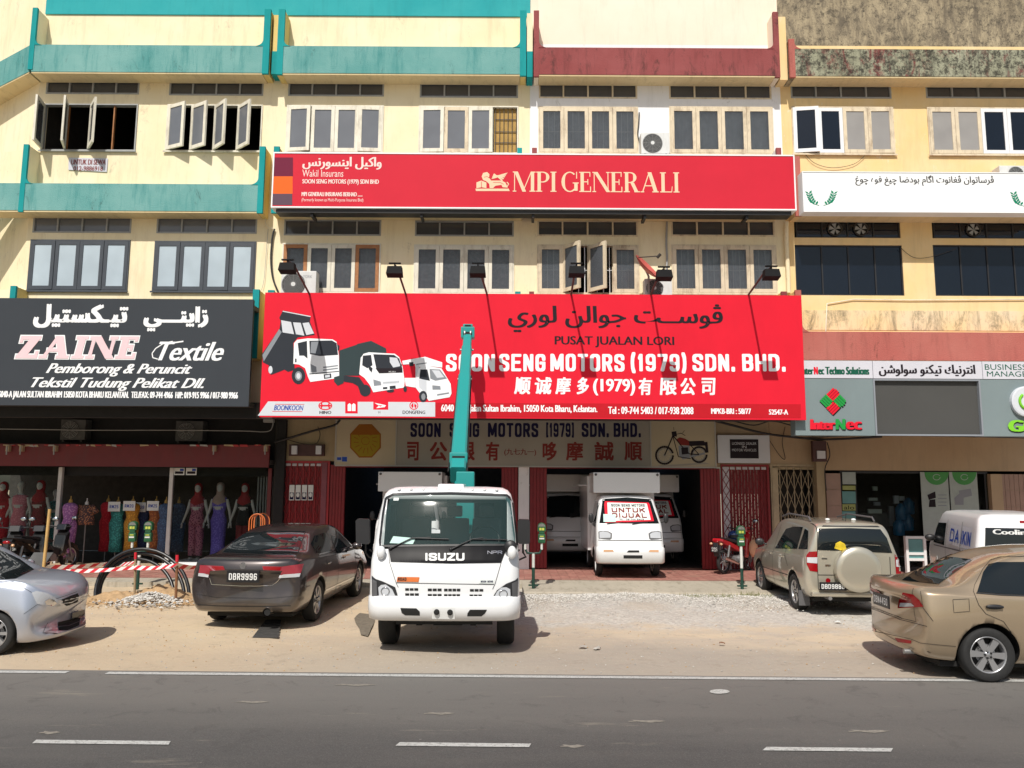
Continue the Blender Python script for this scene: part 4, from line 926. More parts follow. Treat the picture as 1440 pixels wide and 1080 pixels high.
# great red motor sign
Y = 16.93; t = thing('billboard', 'great red motor dealer sign with white lettering and printed trucks above the showroom', 'billboard', P(745, 587, Y)); T2 = t
x0, z0, x1, z1 = prect(365, 415.5, 1126.5, 586.5, Y); mb = MB(); mb.box(x0, x1, Y, Y + .025, z0, z1, 's_red'); mb.build('panel', None, t, world=True)
mb = MB(); mb.box(x0, x1, Y + .026, Y + .09, z1 - .05, z1 - .003, 'grey_frame'); mb.box(x0, x1, Y + .026, Y + .09, z0 + .003, z0 + .05, 'black_trim')
for k in range(9): xx = x0 + .02 + (x1 - x0 - .1) * k / 8; mb.box(xx, xx + .06, Y + .03, Y + .12, z0 + .05, z1 - .05, 'grey_frame'); mb.box(xx, xx + .04, Y + .121, YB - .02, z0 + .4, z0 + .44, 'iron'); mb.box(xx, xx + .04, Y + .121, YB - .02, z1 - .6, z1 - .56, 'iron')
mb.build('sign_frame', None, t, world=True)
mb = MB(); pfill(mb, [(612, 566.5), (1126, 568.5), (1126, 588), (612, 586.5)], Y, .0025, 's_darkred'); mb.build('footer_band', None, t, world=True, fix=False)  # darker red painted in for the shade of a strip folded downwards
mb = MB(); pfill(mb, [(362.5, 584.5), (377, 564.5), (612, 565.5), (612, 586)], Y, .0028, 's_lightgrey'); mb.build('logo_band', None, t, world=True, fix=False)
sign_text('lettering', jawi('ڤوســت جوالن لوري'), (714, 428, 1016, 467), Y, 's_ink', t, bold=.018, label='large black Jawi lettering')
sign_text('lettering', 'PUSAT JUALAN LORI', (780, 473.5, 948, 488), Y, 's_ink', t, bold=.008)
def cond(t, words, y0, y1, m, bold, Yp, par=.14):
    for w, a, c in words:
        ex = (y1 - y0) * par if '(' in w else 0
        mb = MB(); block(mb, w, prect(a, y0, c, y1, Yp), bold, m, lambda u, v, l: (u, Yp - l, v), .20); mb.build('lettering', None, t, world=True, fix=False)
cond(t, (('SOON', 627, 696), ('SENG', 702, 767), ('MOTORS', 774, 878), ('(1979)', 887, 965), ('SDN.', 974, 1033), ('BHD.', 1044, 1104)), 498, 522, 's_white', .205, Y)
for ch, a, c in (('顺', 723, 747), ('诚', 752, 776), ('摩', 781, 803), ('多', 811, 828)): sign_text('lettering', ch, (a, 531, c, 554), Y, 's_white', t, bold=.012, slant=.08, boldy=.008)
sign_text('lettering', '(1979)', (834, 533, 893, 556), Y, 's_white', t, bold=.014)
for ch, a, c in (('有', 898, 917), ('限', 928, 951), ('公', 957, 978), ('司', 987, 1006)): sign_text('lettering', ch, (a, 532, c, 555), Y, 's_white', t, bold=.012, slant=.08, boldy=.008)
sign_text('lettering', '6040 BLK, Jalan Sultan Ibrahim, 15050 Kota Bharu, Kelantan.', (620, 570, 840, 581.5), Y, 's_white', t, bold=.007)
sign_text('lettering', 'Tel : 09-744 5403 / 017-938 2088', (855, 572.5, 975, 582), Y, 's_white', t, bold=.007)
sign_text('lettering', 'MPKB-BRI : 58/77', (1000, 574.5, 1056, 582), Y, 's_white', t, bold=.007); sign_text('lettering', '52547-A', (1081, 576, 1108, 583), Y, 's_white', t, bold=.007)
sign_text('logo', 'BOONKOON', (385, 570, 427, 577), Y, 's_blue', t, bold=.005, slant=.2)
mb = MB(); pline(mb, [(387, 568.5), (428, 568.7)], .012, Y, .004, 's_crimson'); pline(mb, [(383, 578.5), (425, 578.8)], .012, Y, .004, 's_crimson')
pts = arcpts(457.5, 570.5, 9, 5.6, 0, 360, 28); pline(mb, pts + pts[:1], .022, Y, .004, 's_red')
pline(mb, [(449.5, 570.5), (465.5, 570.5)], .035, Y, .0045, 's_red'); pline(mb, [(452, 566.8), (453, 570.5), (451.5, 574.2)], .03, Y, .0046, 's_red'); pline(mb, [(463, 566.8), (462, 570.5), (463.5, 574.2)], .03, Y, .0047, 's_red')
pfill(mb, [(485.5, 564.8), (503, 565), (503, 581.5), (485.5, 581.3)], Y, .0040, 's_red'); pfill(mb, [(489, 569), (491.5, 567), (494, 569), (494, 578), (489, 578)], Y, .0045, 's_white'); pfill(mb, [(495, 569), (497.5, 567), (500, 569), (500, 578), (495, 578)], Y, .0046, 's_white')
pfill(mb, [(525, 564.8), (546, 565), (546, 576.2), (525, 576)], Y, .0040, 's_red'); pfill(mb, [(526.5, 566.5), (536, 568.3), (543, 570), (541, 572.5), (529, 574), (533, 570.5)], Y, .0045, 's_white'); pfill(mb, [(532, 569.6), (538, 570.4), (535, 571.8)], Y, .005, 's_red')
pts = arcpts(582, 570.3, 5.6, 5.4, 0, 360, 24); pline(mb, pts + pts[:1], .018, Y, .004, 's_red'); pfill(mb, [(581, 566), (578, 570), (579.5, 574), (581.5, 572)], Y, .0045, 's_red'); pfill(mb, [(583, 567), (586, 570.5), (584, 574.6), (582.5, 571)], Y, .0046, 's_red')
mb.build('logo', None, t, world=True, fix=False)
sign_text('logo', 'HINO', (449, 578, 466, 582), Y, 's_ink', t, bold=.006); sign_text('logo', 'DAIHATSU', (524.5, 578, 546, 581.5), Y, 's_red', t); sign_text('logo', 'DONGFENG', (566, 577.5, 598, 582), Y, 's_ink', t, bold=.003)
# printed trucks
def tp(mb, s, m, l):
    v = [float(a) for a in s.split()]; pfill(mb, [(350 + v[i] / 4.8, 420 + v[i + 1] / 4.8) for i in range(0, len(v), 2)], Y, l, m)
def ell(mb, cx, cy, rx, ry, m, l): pfill(mb, [(350 + a / 4.8, 420 + b / 4.8) for a, b in arcpts(cx, cy, rx, ry, 0, 360, 18)], Y, l, m)
mb = MB()   # tipper
tp(mb, '88 375 208 200 215 150 205 130 230 80 418 118 412 155 445 245 330 262 300 300 310 480 265 495 240 480 190 500 150 515 130 490 135 450 95 430', 's_truckdark', .0030)
tp(mb, '218 145 285 158 305 240 228 228', 's_lightgrey', .0036); tp(mb, '298 160 350 163 375 250 318 240', 's_lightgrey', .0037); tp(mb, '362 165 405 160 440 235 388 246', 's_lightgrey', .0038)
tp(mb, '92 380 205 205 222 225 100 425', 's_midgrey', .0036); tp(mb, '230 82 418 118 416 124 228 88', 's_lightgrey', .0040)
ell(mb, 146, 480, 14, 26, 's_lightgrey', .0042)
tp(mb, '300 440 305 300 325 278 400 268 565 275 592 292 608 385 610 520 575 540 415 562 400 530 380 470 340 445', 's_truckwhite', .0044)
tp(mb, '330 300 392 285 396 405 372 385 340 385', 's_truckdark', .0048); tp(mb, '408 285 560 282 592 300 602 380 480 388 412 375', 's_truckdark', .0048); tp(mb, '420 292 470 290 450 370 416 366', 's_midgrey', .0052)
ell(mb, 335, 520, 46, 58, 's_truckdark', .0050); ell(mb, 335, 522, 24, 32, 's_midgrey', .0053); ell(mb, 335, 522, 14, 20, 's_lightgrey', .0055)
tp(mb, '416 440 455 460 458 495 416 500', 's_midgrey', .0050); tp(mb, '500 460 600 448 602 456 502 470', 's_midgrey', .0051); tp(mb, '500 478 600 466 602 474 502 488', 's_midgrey', .0051); tp(mb, '408 505 608 488 608 494 408 512', 's_truckdark', .0052)
tp(mb, '505 512 555 505 558 535 508 542', 's_truckdark', .0053); tp(mb, '514 518 546 513 548 530 516 534', 's_lightgrey', .0056); tp(mb, '596 305 612 320 610 345 600 350', 's_truckdark', .0053); tp(mb, '312 405 322 405 322 430 312 430', 's_truckdark', .0053)
mb.build('truck_print', None, t, 'printed white tipper truck with raised dark body', world=True, fix=False)
mb = MB()   # canvas truck
tp(mb, '610 350 725 312 735 305 825 285 925 335 930 365 780 370 745 520 640 520 640 570 600 588 575 560 575 530 610 520', 's_tarp', .0057)
tp(mb, '640 520 745 530 820 640 790 660 755 640 735 590 700 570 640 560', 's_truckdark', .0058)
tp(mb, '745 510 755 400 775 372 810 362 985 372 1015 395 1038 460 1052 560 1048 600 840 632 815 580 780 535', 's_truckwhite', .0060)
tp(mb, '770 385 825 380 835 450 800 470 765 450', 's_truckdark', .0064); tp(mb, '840 375 980 380 1015 405 1036 470 860 470', 's_truckdark', .0064); tp(mb, '950 395 1000 400 1025 455 975 465 952 430', 's_lightgrey', .0068); tp(mb, '855 470 1036 470 1038 500 880 505', 's_ink', .0066)
tp(mb, '800 440 835 470 830 500 812 480', 's_truckdark', .0066); ell(mb, 785, 620, 38, 40, 's_truckdark', .0066); tp(mb, '840 545 890 560 895 585 845 590', 's_midgrey', .0066); tp(mb, '905 560 1015 552 1016 572 906 580', 's_lightgrey', .0066); tp(mb, '905 568 1015 560 1015 563 905 571', 's_midgrey', .0069); tp(mb, '950 590 990 586 992 608 952 612', 's_truckdark', .0067); tp(mb, '905 598 935 596 935 610 905 612', 's_truckdark', .0067); ell(mb, 955, 622, 26, 12, 's_truckdark', .0059); tp(mb, '1022 440 1034 445 1030 475 1020 470', 's_truckdark', .0068)
mb.build('truck_print', None, t, 'printed white truck with dark canvas load cover', world=True, fix=False)
sign_text('truck_print', 'ISUZU', (350 + 945 / 4.8, 420 + 489 / 4.8, 350 + 990 / 4.8, 420 + 498 / 4.8), Y - .0055, 's_white', t)
mb = MB()   # small food truck
tp(mb, '1035 420 1190 392 1305 430 1305 465 1210 455 1125 465 1120 440 1040 445', 's_truckwhite', .0070); tp(mb, '1125 440 1150 450 1155 640 1125 600', 's_lightgrey', .0072); tp(mb, '1050 535 1125 535 1125 600 1060 590', 's_truckwhite', .0071)
tp(mb, '1145 475 1160 460 1210 455 1300 470 1335 530 1362 575 1368 640 1355 665 1215 690 1195 660 1150 630 1130 600 1128 545', 's_truckwhite', .0074)
tp(mb, '1158 478 1205 478 1222 555 1150 540', 's_truckdark', .0078); tp(mb, '1220 475 1290 478 1338 540 1260 555 1225 540', 's_midgrey', .0078); tp(mb, '1235 482 1285 485 1318 530 1270 535', 's_lightgrey', .0080); ell(mb, 1176, 660, 28, 38, 's_truckdark', .0080); ell(mb, 1178, 662, 14, 22, 's_midgrey', .0083)
tp(mb, '1238 585 1292 590 1295 615 1240 615', 's_midgrey', .0079); tp(mb, '1270 645 1350 632 1352 642 1272 656', 's_midgrey', .0079); ell(mb, 1055, 610, 12, 20, 's_truckdark', .0079); tp(mb, '1130 440 1200 430 1200 438 1130 448', 's_midgrey', .0079); tp(mb, '1145 545 1200 545 1200 640 1150 600', 's_lightgrey', .0076); tp(mb, '1080 430 1110 428 1112 455 1085 455', 's_truckdark', .0079)
mb.build('truck_print', None, t, 'printed small white food truck', world=True, fix=False)
# black textile sign
Y = 17.0; t = thing('billboard', 'charcoal textile shop sign with white Jawi and pink slab lettering over the mannequins', 'billboard', P(170, 570, Y))
x0, z0, x1, z1 = prect(-60, 421, 356.5, 569.5, Y); mb = MB(); mb.box(x0, x1, Y, Y + .03, z0, z1, 's_black'); mb.build('panel', None, t, world=True)
mb = MB(); mb.box(x0 + .01, x1 - .01, Y + .031, Y + .12, z0 + .003, z1 - .003, 'black_trim'); mb.box(x0 + .02, x1 - .02, Y + .121, YB - .02, z0 + .02, z0 + .1, 'iron'); mb.box(x0 + .02, x1 - .02, Y + .121, YB - .02, z1 - .2, z1 - .1, 'iron'); mb.build('sign_frame', None, t, world=True)
sign_text('lettering', jawi('زاينـــي'), (201, 432, 294, 465), Y, 's_white', t, bold=.03, boldy=.014); sign_text('lettering', jawi('تيـكستيل'), (46, 429, 181, 460), Y, 's_white', t, bold=.03, boldy=.014)
for g, m, l in ((.02, 's_white', .003), (-.004, 's_pink', .009)):
    mb = MB(); serif_text(mb, 'ZAINE', prect(21, 473, 199, 504, Y), Y, m, T=.25, t=.12, sl=.15, sw=.09, slant=.16, gap=.05, lift=l, grow=g); mb.build('lettering', None, t, 'large pink slab lettering outlined in white', world=True, fix=False)
sign_text('lettering', 'Textile', (222, 481, 316, 507), Y, 's_white', t, bold=.018, slant=.42)
mb = MB(); pline(mb, [(222, 505), (215, 503), (214, 497), (219, 490), (230, 483), (243, 480)], .022, Y, .004, 's_white'); pline(mb, [(235, 484), (245, 482), (258, 480)], .03, Y, .0045, 's_white'); mb.build('lettering', None, t, world=True, fix=False)
sign_text('lettering', 'Pemborong & Peruncit', (64, 512, 271, 529), Y, 's_white', t, bold=.014, slant=.5); sign_text('lettering', 'Tekstil Tudung Pelikat Dll.', (43, 532, 289, 549), Y, 's_white', t, bold=.014, slant=.5)
sign_text('lettering', 'NO 6040-A JALAN SULTAN IBRAHIM 15050 KOTA BHARU KELANTAN.  TEL/FAX: 09-744 4966  H/P: 019-915 9966 / 017-980 9966', (-14, 551.5, 335, 561.5), Y, 's_white', t, bold=.008)
# white society sign
Y = 17.2; t = thing('billboard', 'white society sign with one line of Jawi script and green laurels', 'billboard', P(1300, 298, Y))
signbox(t, Y, prect(1130, 243, 1480, 298, Y), .28, 's_white', fr=.02)
s1 = jawi('ڤرساتوان ڤڠانوت اڬام بودضا چيڠ فوه چوڠ'); sign_text('lettering', s1, (1203, 247, 1397, 261), Y, 's_dgrey', t, bold=.004)
def laurel(cx, cy):
    mb = MB()
    for s in (-1, 1):
        pline(mb, [(cx + s * 3, cy + 8), (cx + s * 10, cy + 6), (cx + s * 15, cy), (cx + s * 17, cy - 8)], .014, Y, .003, 's_laurel')
        for k in range(6):
            a = k / 5; x = cx + s * (8 + 9 * a ** .6); y = cy + 7 - 15 * a ** 1.3
            pfill(mb, [(x, y), (x + s * 4, y - 1.2), (x + s * 6, y - 4), (x + s * 2.5, y - 3)], Y, .0035 + k * .0001, 's_laurel'); pfill(mb, [(x, y), (x - s * 3.5, y - 2.5), (x - s * 3, y - 5.5), (x, y - 3)], Y, .0042 + k * .0001, 's_laurel')
    mb.build('laurel_emblem', None, t, world=True, fix=False)
laurel(1155, 281); laurel(1443, 282)
# computer shop sign
Y = 17.1; t = thing('billboard', 'grey computer shop sign with red and green hands logo and dark recessed panel', 'billboard', P(1300, 612, Y))
x0, z0, x1, z1 = prect(1119, 509, 1490, 612, Y); zm = P(1300, 532.5, Y).z; zc = P(1300, 533.5, Y).z; mb = MB()
xa, xb = P(1229, 570, Y).x, P(1380, 570, Y).x
mb.box(x0, xa, Y, Y + .3, z0, zm - .01, 's_grey'); mb.build('panel', None, t, world=True); mb = MB(); mb.box(xb, x1, Y, Y + .3, z0, zm - .01, 's_grey'); mb.build('panel', None, t, world=True)
mb = MB(); mb.box(xa, xb, Y + .06, Y + .09, z0, zm - .01, 's_dgrey'); mb.build('recessed_panel', None, t, world=True)
mb = MB(); fr = .035; mb.box(xa + .001, xa + fr, Y - .02, Y + .059, z0, zm - .012, 's_midgrey'); mb.box(xb - fr, xb - .001, Y - .02, Y + .059, z0, zm - .012, 's_midgrey'); mb.box(xa + fr, xb - fr, Y - .02, Y + .059, z0, z0 + fr, 's_midgrey'); mb.box(xa + fr, xb - fr, Y - .02, Y + .059, zm - fr - .012, zm - .012, 's_midgrey'); mb.build('panel_frame', None, t, world=True)
cuts = [x0, P(1227, 520, Y).x, P(1381, 520, Y).x, x1]
for k in range(3):
    mb = MB(); mb.box(cuts[k] + .006, cuts[k + 1] - .006, Y - .01, Y + .28, zm, z1, 's_strip'); mb.build('header_panel', None, t, world=True)
Yh = Y - .01
for s_, a, c, m in (('Inter', 1126, 1144, 's_dgreen'), ('N', 1144.5, 1150, 's_red'), ('ec Techno Solutions', 1150.5, 1222, 's_dgreen')): sign_text('lettering', s_, (a, 516, c, 526.5), Yh, m, t, bold=.012)
sign_text('lettering', jawi('انترنيك تيكنو سولوشن'), (1236, 513, 1371, 529), Yh, 's_ink', t, bold=.012)
sign_text('lettering', 'BUSINESS', (1385, 512.5, 1443, 520), Yh, 's_dgreen', t); sign_text('lettering', 'MANAGEMENT', (1388, 522.5, 1480, 529.5), Yh, 's_dgreen', t)
def relief_text(s_, rc, m, bold):
    for l, mm, dx in ((0, 's_ink', .02), (.025, m, 0)):  # first pass paints the raised letters' cast shadow as an offset ink copy
        mb = MB(); r = prect(*rc, Y); letters(mb, s_, (r[0] + dx, r[1] - dx, r[2] + dx, r[3] - dx), Y - l, mm, bold, .05); mb.build('lettering', None, t, world=True, fix=False)
relief_text('Inter', (1138.5, 590, 1174, 604), 's_red', .022); relief_text('N', (1174.5, 589.5, 1188, 604), 's_green', .02); relief_text('ec', (1189, 593, 1211, 604), 's_red', .022); relief_text('GO', (1417, 591, 1462, 607), 's_lgreen', .035)
mb = MB()
for k, (ox, oy, m) in enumerate(((0, -9, 's_red'), (9.5, 0, 's_green'), (0, 9.5, 's_red'), (-9.5, 0, 's_green'))):
    sg = 1 if k in (0, 3) else -1
    a = R(45 if k % 2 else -45)
    for j in range(4):
        def rot(u, v): return (1171 + ox * 1.0 + u * math.cos(a) - v * math.sin(a), 564 + oy * 1.05 + u * math.sin(a) + v * math.cos(a))
        v0 = -6.5 + j * 3.4; L = 8.5 - (j in (0, 3)) * 1.5
        pfill(mb, [rot(-7, v0), rot(L - 1, v0), rot(L, v0 + 1.4), rot(L - 1, v0 + 2.9), rot(-7, v0 + 2.9)], Y, .02 + .0005 * j, m)
        pfill(mb, [tuple(x + d for x, d in zip(rot(-7, v0 + 1), (1, 1.5))), tuple(x + d for x, d in zip(rot(L, v0 + 1), (1, 1.5))), tuple(x + d for x, d in zip(rot(L, v0 + 3.2), (1, 1.5))), tuple(x + d for x, d in zip(rot(-7, v0 + 3.2), (1, 1.5)))], Y, .004 + .0005 * j + .0001 * k, 's_ink')  # ink copy painted as the cast shadow of the raised fingers
mb.build('hands_logo', None, t, world=True, fix=False)
p = P(1441, 565, Y); mb = MB(); mb.lathe([(.33, 0), (.33, -.08), (.30, -.09)], (p.x, Y, p.z), 'y', 's_lightgrey', 32, smooth=False); pts = [(p.x + .17 * math.cos(R(a)), p.z + .17 * math.sin(R(a))) for a in range(125, 416, 10)]
for k in range(len(pts) - 1): mb.tube([(pts[k][0], Y - .1, pts[k][1]), (pts[k + 1][0], Y - .1, pts[k + 1][1])], .028, 's_lgreen', 6)
mb.tube([(p.x, Y - .1, p.z + .02), (p.x, Y - .1, p.z + .23)], .028, 's_lgreen', 6); mb.build('power_button', None, t, world=True)
# old showroom sign
Y = YS - .2; t = thing('signboard', 'old weathered showroom sign with navy lettering, gold octagon and printed motorcycle', 'signboard', P(738, 655, Y))
x0, z0, x1, z1 = prect(471, 589, 1005, 655.5, Y); xs = [x0, P(557, 620, Y).x, P(915, 620, Y).x, x1]
for k, m in enumerate(('s_oldbeige', 's_oldgrey', 's_oldbeige')):
    mb = MB(); mb.box(xs[k] + .012, xs[k + 1] - .012, Y, Y + .03, z0 + .02, z1 - .02, m); mb.build('panel', None, t, world=True)
mb = MB(); mb.box(x0, x1, Y + .031, Y + .15, z0 + .01, z1 - .01, 's_oldwhite'); mb.box(x0, x1, Y - .02, Y - .001, z0, z0 + .035, 's_oldwhite'); mb.box(x0, x1, Y - .02, Y - .001, z1 - .035, z1, 's_oldwhite')
for xx in xs: mb.box(xx - .015, xx + .015, Y - .018, Y - .002, z0 + .036, z1 - .036, 's_oldwhite')
mb.build('sign_frame', None, t, world=True)
for w_, a, c in (('SOON', 577, 620), ('SENG', 632, 674), ('MOTORS', 686, 757), ('[1979]', 768, 807), ('SDN.', 818, 856), ('BHD.', 863, 901)): mb = MB(); block(mb, w_, prect(a, 595, c, 614.5, Y), .22, 's_navy', lambda u, v, l: (u, Y - l, v), .2); mb.build('lettering', None, t, world=True, fix=False)
for ch, a, c in (('司', 572, 589), ('公', 604, 629), ('限', 646, 668), ('有', 683, 702), ('哆', 763, 783), ('摩', 796, 820), ('誠', 836, 863), ('順', 878, 903)): sign_text('lettering', ch, (a, 622, c, 647), Y, 's_oldred', t, bold=.012, boldy=.012)
sign_text('lettering', '(九七九一)', (709, 631, 754, 641), Y, 's_oldred', t, bold=.003)
mb = MB(); oc = arcpts(514, 620, 23.5, 25.5, 22.5, 382.5, 8); pfill(mb, oc[:8], Y, .003, 's_gold2'); oc = arcpts(514, 620, 21.5, 23.3, 22.5, 382.5, 8); pfill(mb, oc[:8], Y, .005, 's_gold')
pfill(mb, arcpts(514, 620, 21, 22.8, 202, 338, 6), Y, .0056, 's_gold2'); r_ = arcpts(514, 620, 5.5, 5.5, 0, 360, 20); pline(mb, r_, .015, Y, .006, 's_gold2')
for a in range(0, 360, 24): pline(mb, [(514 + 10 * math.cos(R(a)), 620 + 10 * math.sin(R(a))), (514 + 17 * math.cos(R(a + 6)), 620 + 18 * math.sin(R(a + 6)))], .018, Y, .0062, 's_gold2')
mb.build('octagon_emblem', None, t, world=True, fix=False)
mb = MB(); pfill(mb, [(472.5, 641), (489, 641.5), (489, 650), (472.5, 649.5)], Y, .003, 's_oldwhite'); pfill(mb, [(474, 643), (480, 643), (480, 647), (474, 647)], Y, .004, 's_blue'); pfill(mb, [(481, 642.5), (488, 642.5), (488, 649), (481, 649)], Y, .0041, 's_blue'); mb.build('sticker', None, t, world=True, fix=False)
mb = MB(); mq = lambda x, y: (740 + x / 5.143, 580 + y / 5.143)
for cx, cy, r in ((1000, 310, 62), (1250, 305, 55)):
    for rr, w_, m in ((r, .05, 's_ink'), (r * .78, .015, 's_midgrey')): pts = [mq(*p_) for p_ in arcpts(cx, cy, rr, rr, 0, 360, 26)]; pline(mb, pts, w_, Y, .004, m)
    for a in range(0, 360, 30): pline(mb, [mq(cx, cy), mq(cx + r * math.cos(R(a)), cy + r * math.sin(R(a)))], .005, Y, .003, 's_midgrey')
def mp(s, m, l): v = [float(a) for a in s.split()]; pfill(mb, [mq(v[i], v[i + 1]) for i in range(0, len(v), 2)], Y, l, m)
mp('1085 195 1110 180 1150 190 1190 215 1180 240 1110 235', 's_oldred', .005); mp('1175 208 1285 205 1300 240 1180 243', 's_ink', .0055); mp('1100 240 1180 240 1185 330 1130 340 1105 310', 's_midgrey', .005); mp('1120 255 1170 252 1172 300 1125 305', 's_ink', .006); mp('1050 140 1085 135 1090 175 1055 170', 's_ink', .006); mp('1185 312 1290 290 1292 302 1190 326', 's_midgrey', .0062); mp('1290 215 1310 212 1318 290 1300 290', 's_ink', .0057)
for pts, w_ in (([(1068, 150), (1035, 230), (1000, 310)], .03), ([(1060, 165), (1120, 240), (1180, 300), (1250, 305)], .025), ([(1075, 160), (1120, 150), (1150, 168)], .015), ([(1190, 240), (1250, 305)], .02), ([(1060, 170), (1100, 320), (1190, 335)], .02), ([(1068, 130), (1066, 105)], .01), ([(1130, 150), (1145, 130)], .01)): pline(mb, [mq(*p_) for p_ in pts], w_, Y, .0065, 's_ink')
mp('950 384 1290 362 1330 372 980 394', 's_oldgrey', .0025)
mb.build('motorcycle_print', None, t, world=True, fix=False)
# dealer plate
Y = YS - .1; t = thing('signboard', 'small grey sign carrying a black licensed dealer plate above the dark red lattice gate', 'signboard', P(1046, 651, Y)); x0, z0, x1, z1 = prect(1010, 612, 1082, 651, Y)
mb = MB(); mb.bbox(x0, x1, Y, Y + .08, z0, z1, .01, 's_lightgrey'); mb.build('panel', None, t, world=True); mb = MB(); a = prect(1027, 618, 1066, 644.5, Y); mb.box(a[0], a[2], Y - .012, Y - .001, a[1], a[3], 's_ink'); mb.build('plate', None, t, world=True)
for k, (s_, w_) in enumerate((('LICENSED DEALER', 17), ('IN', 3), ('MOTOR VEHICLES', 17))): sign_text('lettering', s_, (1046.5 - w_, 622 + k * 4.6, 1046.5 + w_, 625.4 + k * 4.6), Y - .012, 's_lightgrey', t)
# to-let notice
Y = YW - .01; t = thing('notice', 'small faded to-let notice with red lettering below the open top floor window', 'notice', P(124, 240, Y)); mb = MB(); q = [P(97, 222, Y), P(152, 223, Y), P(150.5, 242, Y), P(96.5, 239, Y)]
mb.prism([(p.x, p.z) for p in q], Y - .012, Y - .001, 's_strip'); mb.build('board', None, t, world=True)
sign_text('lettering', 'UNTUK DI SEWA', (100, 224.5, 149, 231.5), Y - .012, 's_oldred', t, bold=.004); sign_text('lettering', '012-9886918', (103, 234, 145, 240), Y - .012, 's_oldred', t, bold=.003)
# ------------------------------------------------------------------ flood lamps on top of the red sign
mat('lamp_black', (.007, .007, .008), .75, var=.2, spec=.2); mat('arm_brown', (.10, .03, .03), .5, var=.2)
for (mx, ax, ay, hx, hy, lab) in ((436, 413, 372, 404, 374, 'black flood lamp leaning left in front of the white outdoor unit'), (571, 562, 388, 555, 379, 'black flood lamp before the bare wall left of the patterned window'), (685, 676, 384, 672, 379, 'black flood lamp in front of the patterned four-light window'),
                              (803, 808, 384, 811, 379, 'black flood lamp in front of the two open casements'), (915, 925, 389, 934, 384, 'black flood lamp beside the red satellite dish'), (1052, 1073, 386, 1085, 383, 'rightmost black flood lamp near the edge of the yellow house')):
    m_ = P(mx, 416, 16.98); h = P(hx, hy, 15.5); a = P(ax, ay, 15.62)
    t = thing('flood_lamp', lab, 'flood lamp', m_, group='flood lamps lighting the red motor sign')
    mb = MB(); mb.tube([m_ + Vector((0, 0, -.25)), m_ + Vector((0, -.04, .02)), a, h + Vector((0, .05, .1))], .022, 'arm_brown', 8); mb.build('arm', None, t, world=True)
    mb = MB(); mb.add([tuple(h + Vector(v)) for v in ((-.14, -.05, .06), (.14, -.05, .06), (.14, .12, .06), (-.14, .12, .06), (-.16, -.09, -.10), (.16, -.09, -.10), (.16, .12, -.14), (-.16, .12, -.14))], [(0, 1, 2, 3), (4, 7, 6, 5), (0, 4, 5, 1), (1, 5, 6, 2), (2, 6, 7, 3), (3, 7, 4, 0)], 'lamp_black'); mb.build('lamp_head', None, t, world=True)
    mb = MB(); mb.box(h.x - .12, h.x + .12, h.y - .02, h.y + .03, h.z + .115, h.z + .14, 'lamp_black'); mb.box(h.x - .015, h.x + .015, h.y, h.y + .02, h.z + .06, h.z + .115, 'lamp_black'); mb.build('bracket', None, t, world=True)
# ------------------------------------------------------------------ outdoor air-conditioning units
mat('ac_white', (.66, .67, .66), .45, var=.06, dirt=((.4, .38, .33), 4, .5)); mat('ac_grille', (.05, .05, .05), .6, var=.2)
def ac(lab, rc, Y, fanx=.40, dep=.3, dark=False):
    x0, z0, x1, z1 = prect(*rc, Y); m = 'ac_white' if not dark else 'room_grey'  # units in the void get a dark grey casing for its shade
    t = thing('outdoor_unit', lab, 'air conditioner', ((x0 + x1) / 2, Y + dep / 2, z0)); mb = MB(); mb.bbox(x0, x1, Y, Y + dep, z0 + .03, z1, .015, m); mb.build('casing', None, t, world=True)
    cx = x0 + (x1 - x0) * fanx; cz = (z0 + z1) / 2 + .01; r = (z1 - z0) * .40
    mb = MB(); mb.lathe([(r, -.002), (r * 1.03, -.012), (r * .97, -.014), (.001, -.006)], (cx, Y, cz), 'y', 'ac_grille', 28, smooth=False); mb.build('fan_recess', None, t, world=True)
    mb = MB()
    for k in range(6): rr = r * (k + 1) / 6.3; pts = [(cx + rr * math.cos(R(a)), Y - .022, cz + rr * math.sin(R(a))) for a in range(0, 360, 18)]; mb.tube(pts, .0035, 'grey_frame', 4, closed=True)
    for a in range(0, 360, 30): mb.tube([(cx, Y - .024, cz), (cx + r * math.cos(R(a)), Y - .024, cz + r * math.sin(R(a)))], .003, 'grey_frame', 4)
    mb.lathe([(r * .2, -.02), (r * .2, -.03)], (cx, Y, cz), 'y', m, 16); mb.build('fan_guard', None, t, world=True)
    mb = MB(); mb.box(x0 + .06, x0 + .1, Y - .02, Y + dep, z0 - .02, z0 + .029, 'iron'); mb.box(x1 - .1, x1 - .06, Y - .02, Y + dep, z0 - .02, z0 + .029, 'iron'); mb.build('foot', None, t, world=True)
    return t
ac('white outdoor unit between two peeling windows on the top floor', (902, 186, 941, 218), YW - .32)
t2 = ac('white outdoor unit with round fan behind the leftmost flood lamp', (394, 381, 445, 420), YB + .02, .36); sign_text('badge', 'YORK', (426, 387, 439, 391), YB + .02, 's_midgrey', t2)
ac('outdoor unit half hidden behind the red sign next to the dish', (907, 392, 945, 420), YB + .02, .36)
ac('outdoor unit peeping over the white society sign', (1407, 233, 1450, 258), YW - .32, .5)
ac('dim round-fan unit in the dark void over the textile shop fascia', (84, 590, 121, 620), YS - .25, .4, dark=True)
ac('dim unit without light in the void above the glass pane with mannequins', (246, 592, 286, 622), YS - .2, .4, dark=True)
